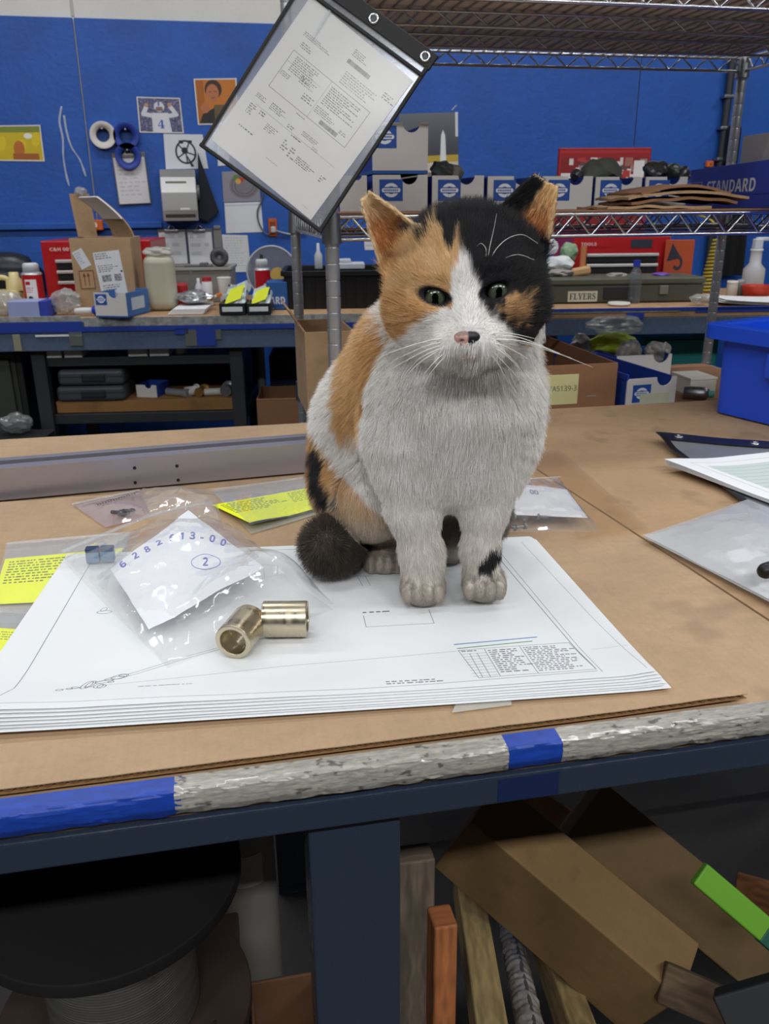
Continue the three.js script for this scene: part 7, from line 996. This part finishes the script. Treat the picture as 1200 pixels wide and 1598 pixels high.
  longBox('dark long carton at the back of the pile under the table', P(800, 1240, -1.24), P(1150, 1470, -1.1), 0.07, 0.07, CARDD, n1);
  // green tape piece
  { const a = P(1090, 1362, -0.80), b = P(1195, 1452, -0.75), d = b.clone().sub(a), L = d.length(); beam('green_strip', 'bright green painted board end with a dark green tip in the lumber pile', 'board', a, b, 0.034, 0.014, S(0x6fae2c, 0.5), n1, (g, l) => mesh('dark_tip', box(0.036, 0.016, 0.03, 0.002, 0, 0, l + 0.012), S(0x1f5a48, 0.5), g)); }
  beam('lumber_board', 'mossy brown board at the lower right of the lumber pile', 'board', P(1030, 1530, -0.66), P(1190, 1600, -0.6), 0.045, 0.03, S(0xffffff, 0.85, { map: woodT(0x5c4a36, 21) }), n1);
  beam('lumber_board', 'rough broken board at the right edge under the table', 'board', P(1165, 1390, -0.92), P(1230, 1410, -0.85), 0.05, 0.05, S(0xffffff, 0.85, { map: woodT(0x8a5a38, 14) }), n1);
  beam('lumber_board', 'dark board lying at the lower right corner under the table', 'board', P(1130, 1588, -0.56), P(1230, 1560, -0.54), 0.05, 0.03, S(0x2a2b2e, 0.6), n1);
  // large cable reel on its side at the left
  { const c = onZ(205, 1470, -0.66), g = thing('cable_reel', 'large dark cable reel with wound wire in the dark under the table', 'reel', V(-0.15, 0.0, -0.70)); const R = 0.13, R2 = 0.075, y0 = c.y - 0.05, DKW = S(0x3a2d24, 0.8);
    mesh('lower_flange', lathe([[0.02, y0 - 0.09], [R, y0 - 0.09], [R + 0.002, y0 - 0.088], [R + 0.002, y0 - 0.076], [R, y0 - 0.074], [0.02, y0 - 0.074]], 60), DKW, g); mesh('upper_flange', lathe([[0.02, y0 + 0.09], [R, y0 + 0.09], [R + 0.002, y0 + 0.092], [R + 0.002, y0 + 0.104], [R, y0 + 0.106], [0.02, y0 + 0.106]], 60), S(0x0b0a09, 0.85), g);  // upper flange near-black: the shade under the table put into its colour
    const pts = [[0.02, y0 - 0.074]]; for (let y = y0 - 0.073; y < y0 + 0.088; y += 0.0011) pts.push([R2 + 0.0016 * Math.abs(Math.sin(y * 900)), y]); pts.push([0.02, y0 + 0.089]); mesh('wire_winding', lathe(pts, 60), S(0x8d8b86, 0.35, { metalness: 0.8 }), g); mesh('loose_wire', new THREE.TorusGeometry(0.1, 0.0012, 6, 60, 2.2).rotateX(Math.PI / 2).rotateY(-0.4).translate(0, y0 - 0.071, 0.004), STEEL, g);
    const st = thing('wooden_stand', 'low wooden stand under the dark cable reel', 'stand', V(-0.15, 0, -0.70)); mesh('top_board', bbox(0.24, 0.02, 0.24, 0.003, 0, y0 - 0.112, 0), DKW, st); for (const [x, z] of [[-0.1, -0.1], [0.1, -0.1], [-0.1, 0.1], [0.1, 0.1]]) mesh('leg', bbox(0.03, y0 - 0.113, 0.03, 0.002, x, 0, z), DKW, st); }
  // pale carton and rolls further back
  { const a = P(378, 1310, -0.92), g = thing('grey_canister', 'pale grey canister standing in the shade under the table', 'canister', V(a.x, 0.002, -0.92)); mesh('can_body', lathe([[0, 0], [0.04, 0], [0.042, 0.01], [0.042, a.y + 0.06], [0.036, a.y + 0.075], [0, a.y + 0.076]], 28), S(0x86827a, 0.5), g); mesh('lid', cyl(0.03, 0.028, 0.016, 0, a.y + 0.075, 0, 24), S(0x6b6860, 0.5), g); mesh('label', new THREE.CylinderGeometry(0.0425, 0.0425, 0.05, 28, 1, true, -0.6, 1.2).translate(0, a.y - 0.02, 0), S(0xb9b6ae, 0.5), g); }
  { const a = P(445, 1510, -0.75), g = thing('brown_carton', 'brown carton in the dark left of the table leg', 'box', V(a.x + 0.005, 0.002, -0.80)); cartonG(g, 0.1, a.y - 0.13, 0.1, CARDD, []); }
  { const a = P(330, 1560, -0.88), g = thing('brown_carton', 'low tan carton in front of the dark cable reel', 'box', V(a.x, 0.002, -0.885)); cartonG(g, 0.1, a.y + 0.02, 0.09, CARD, []); }
}
renderer.render(scene, camera);
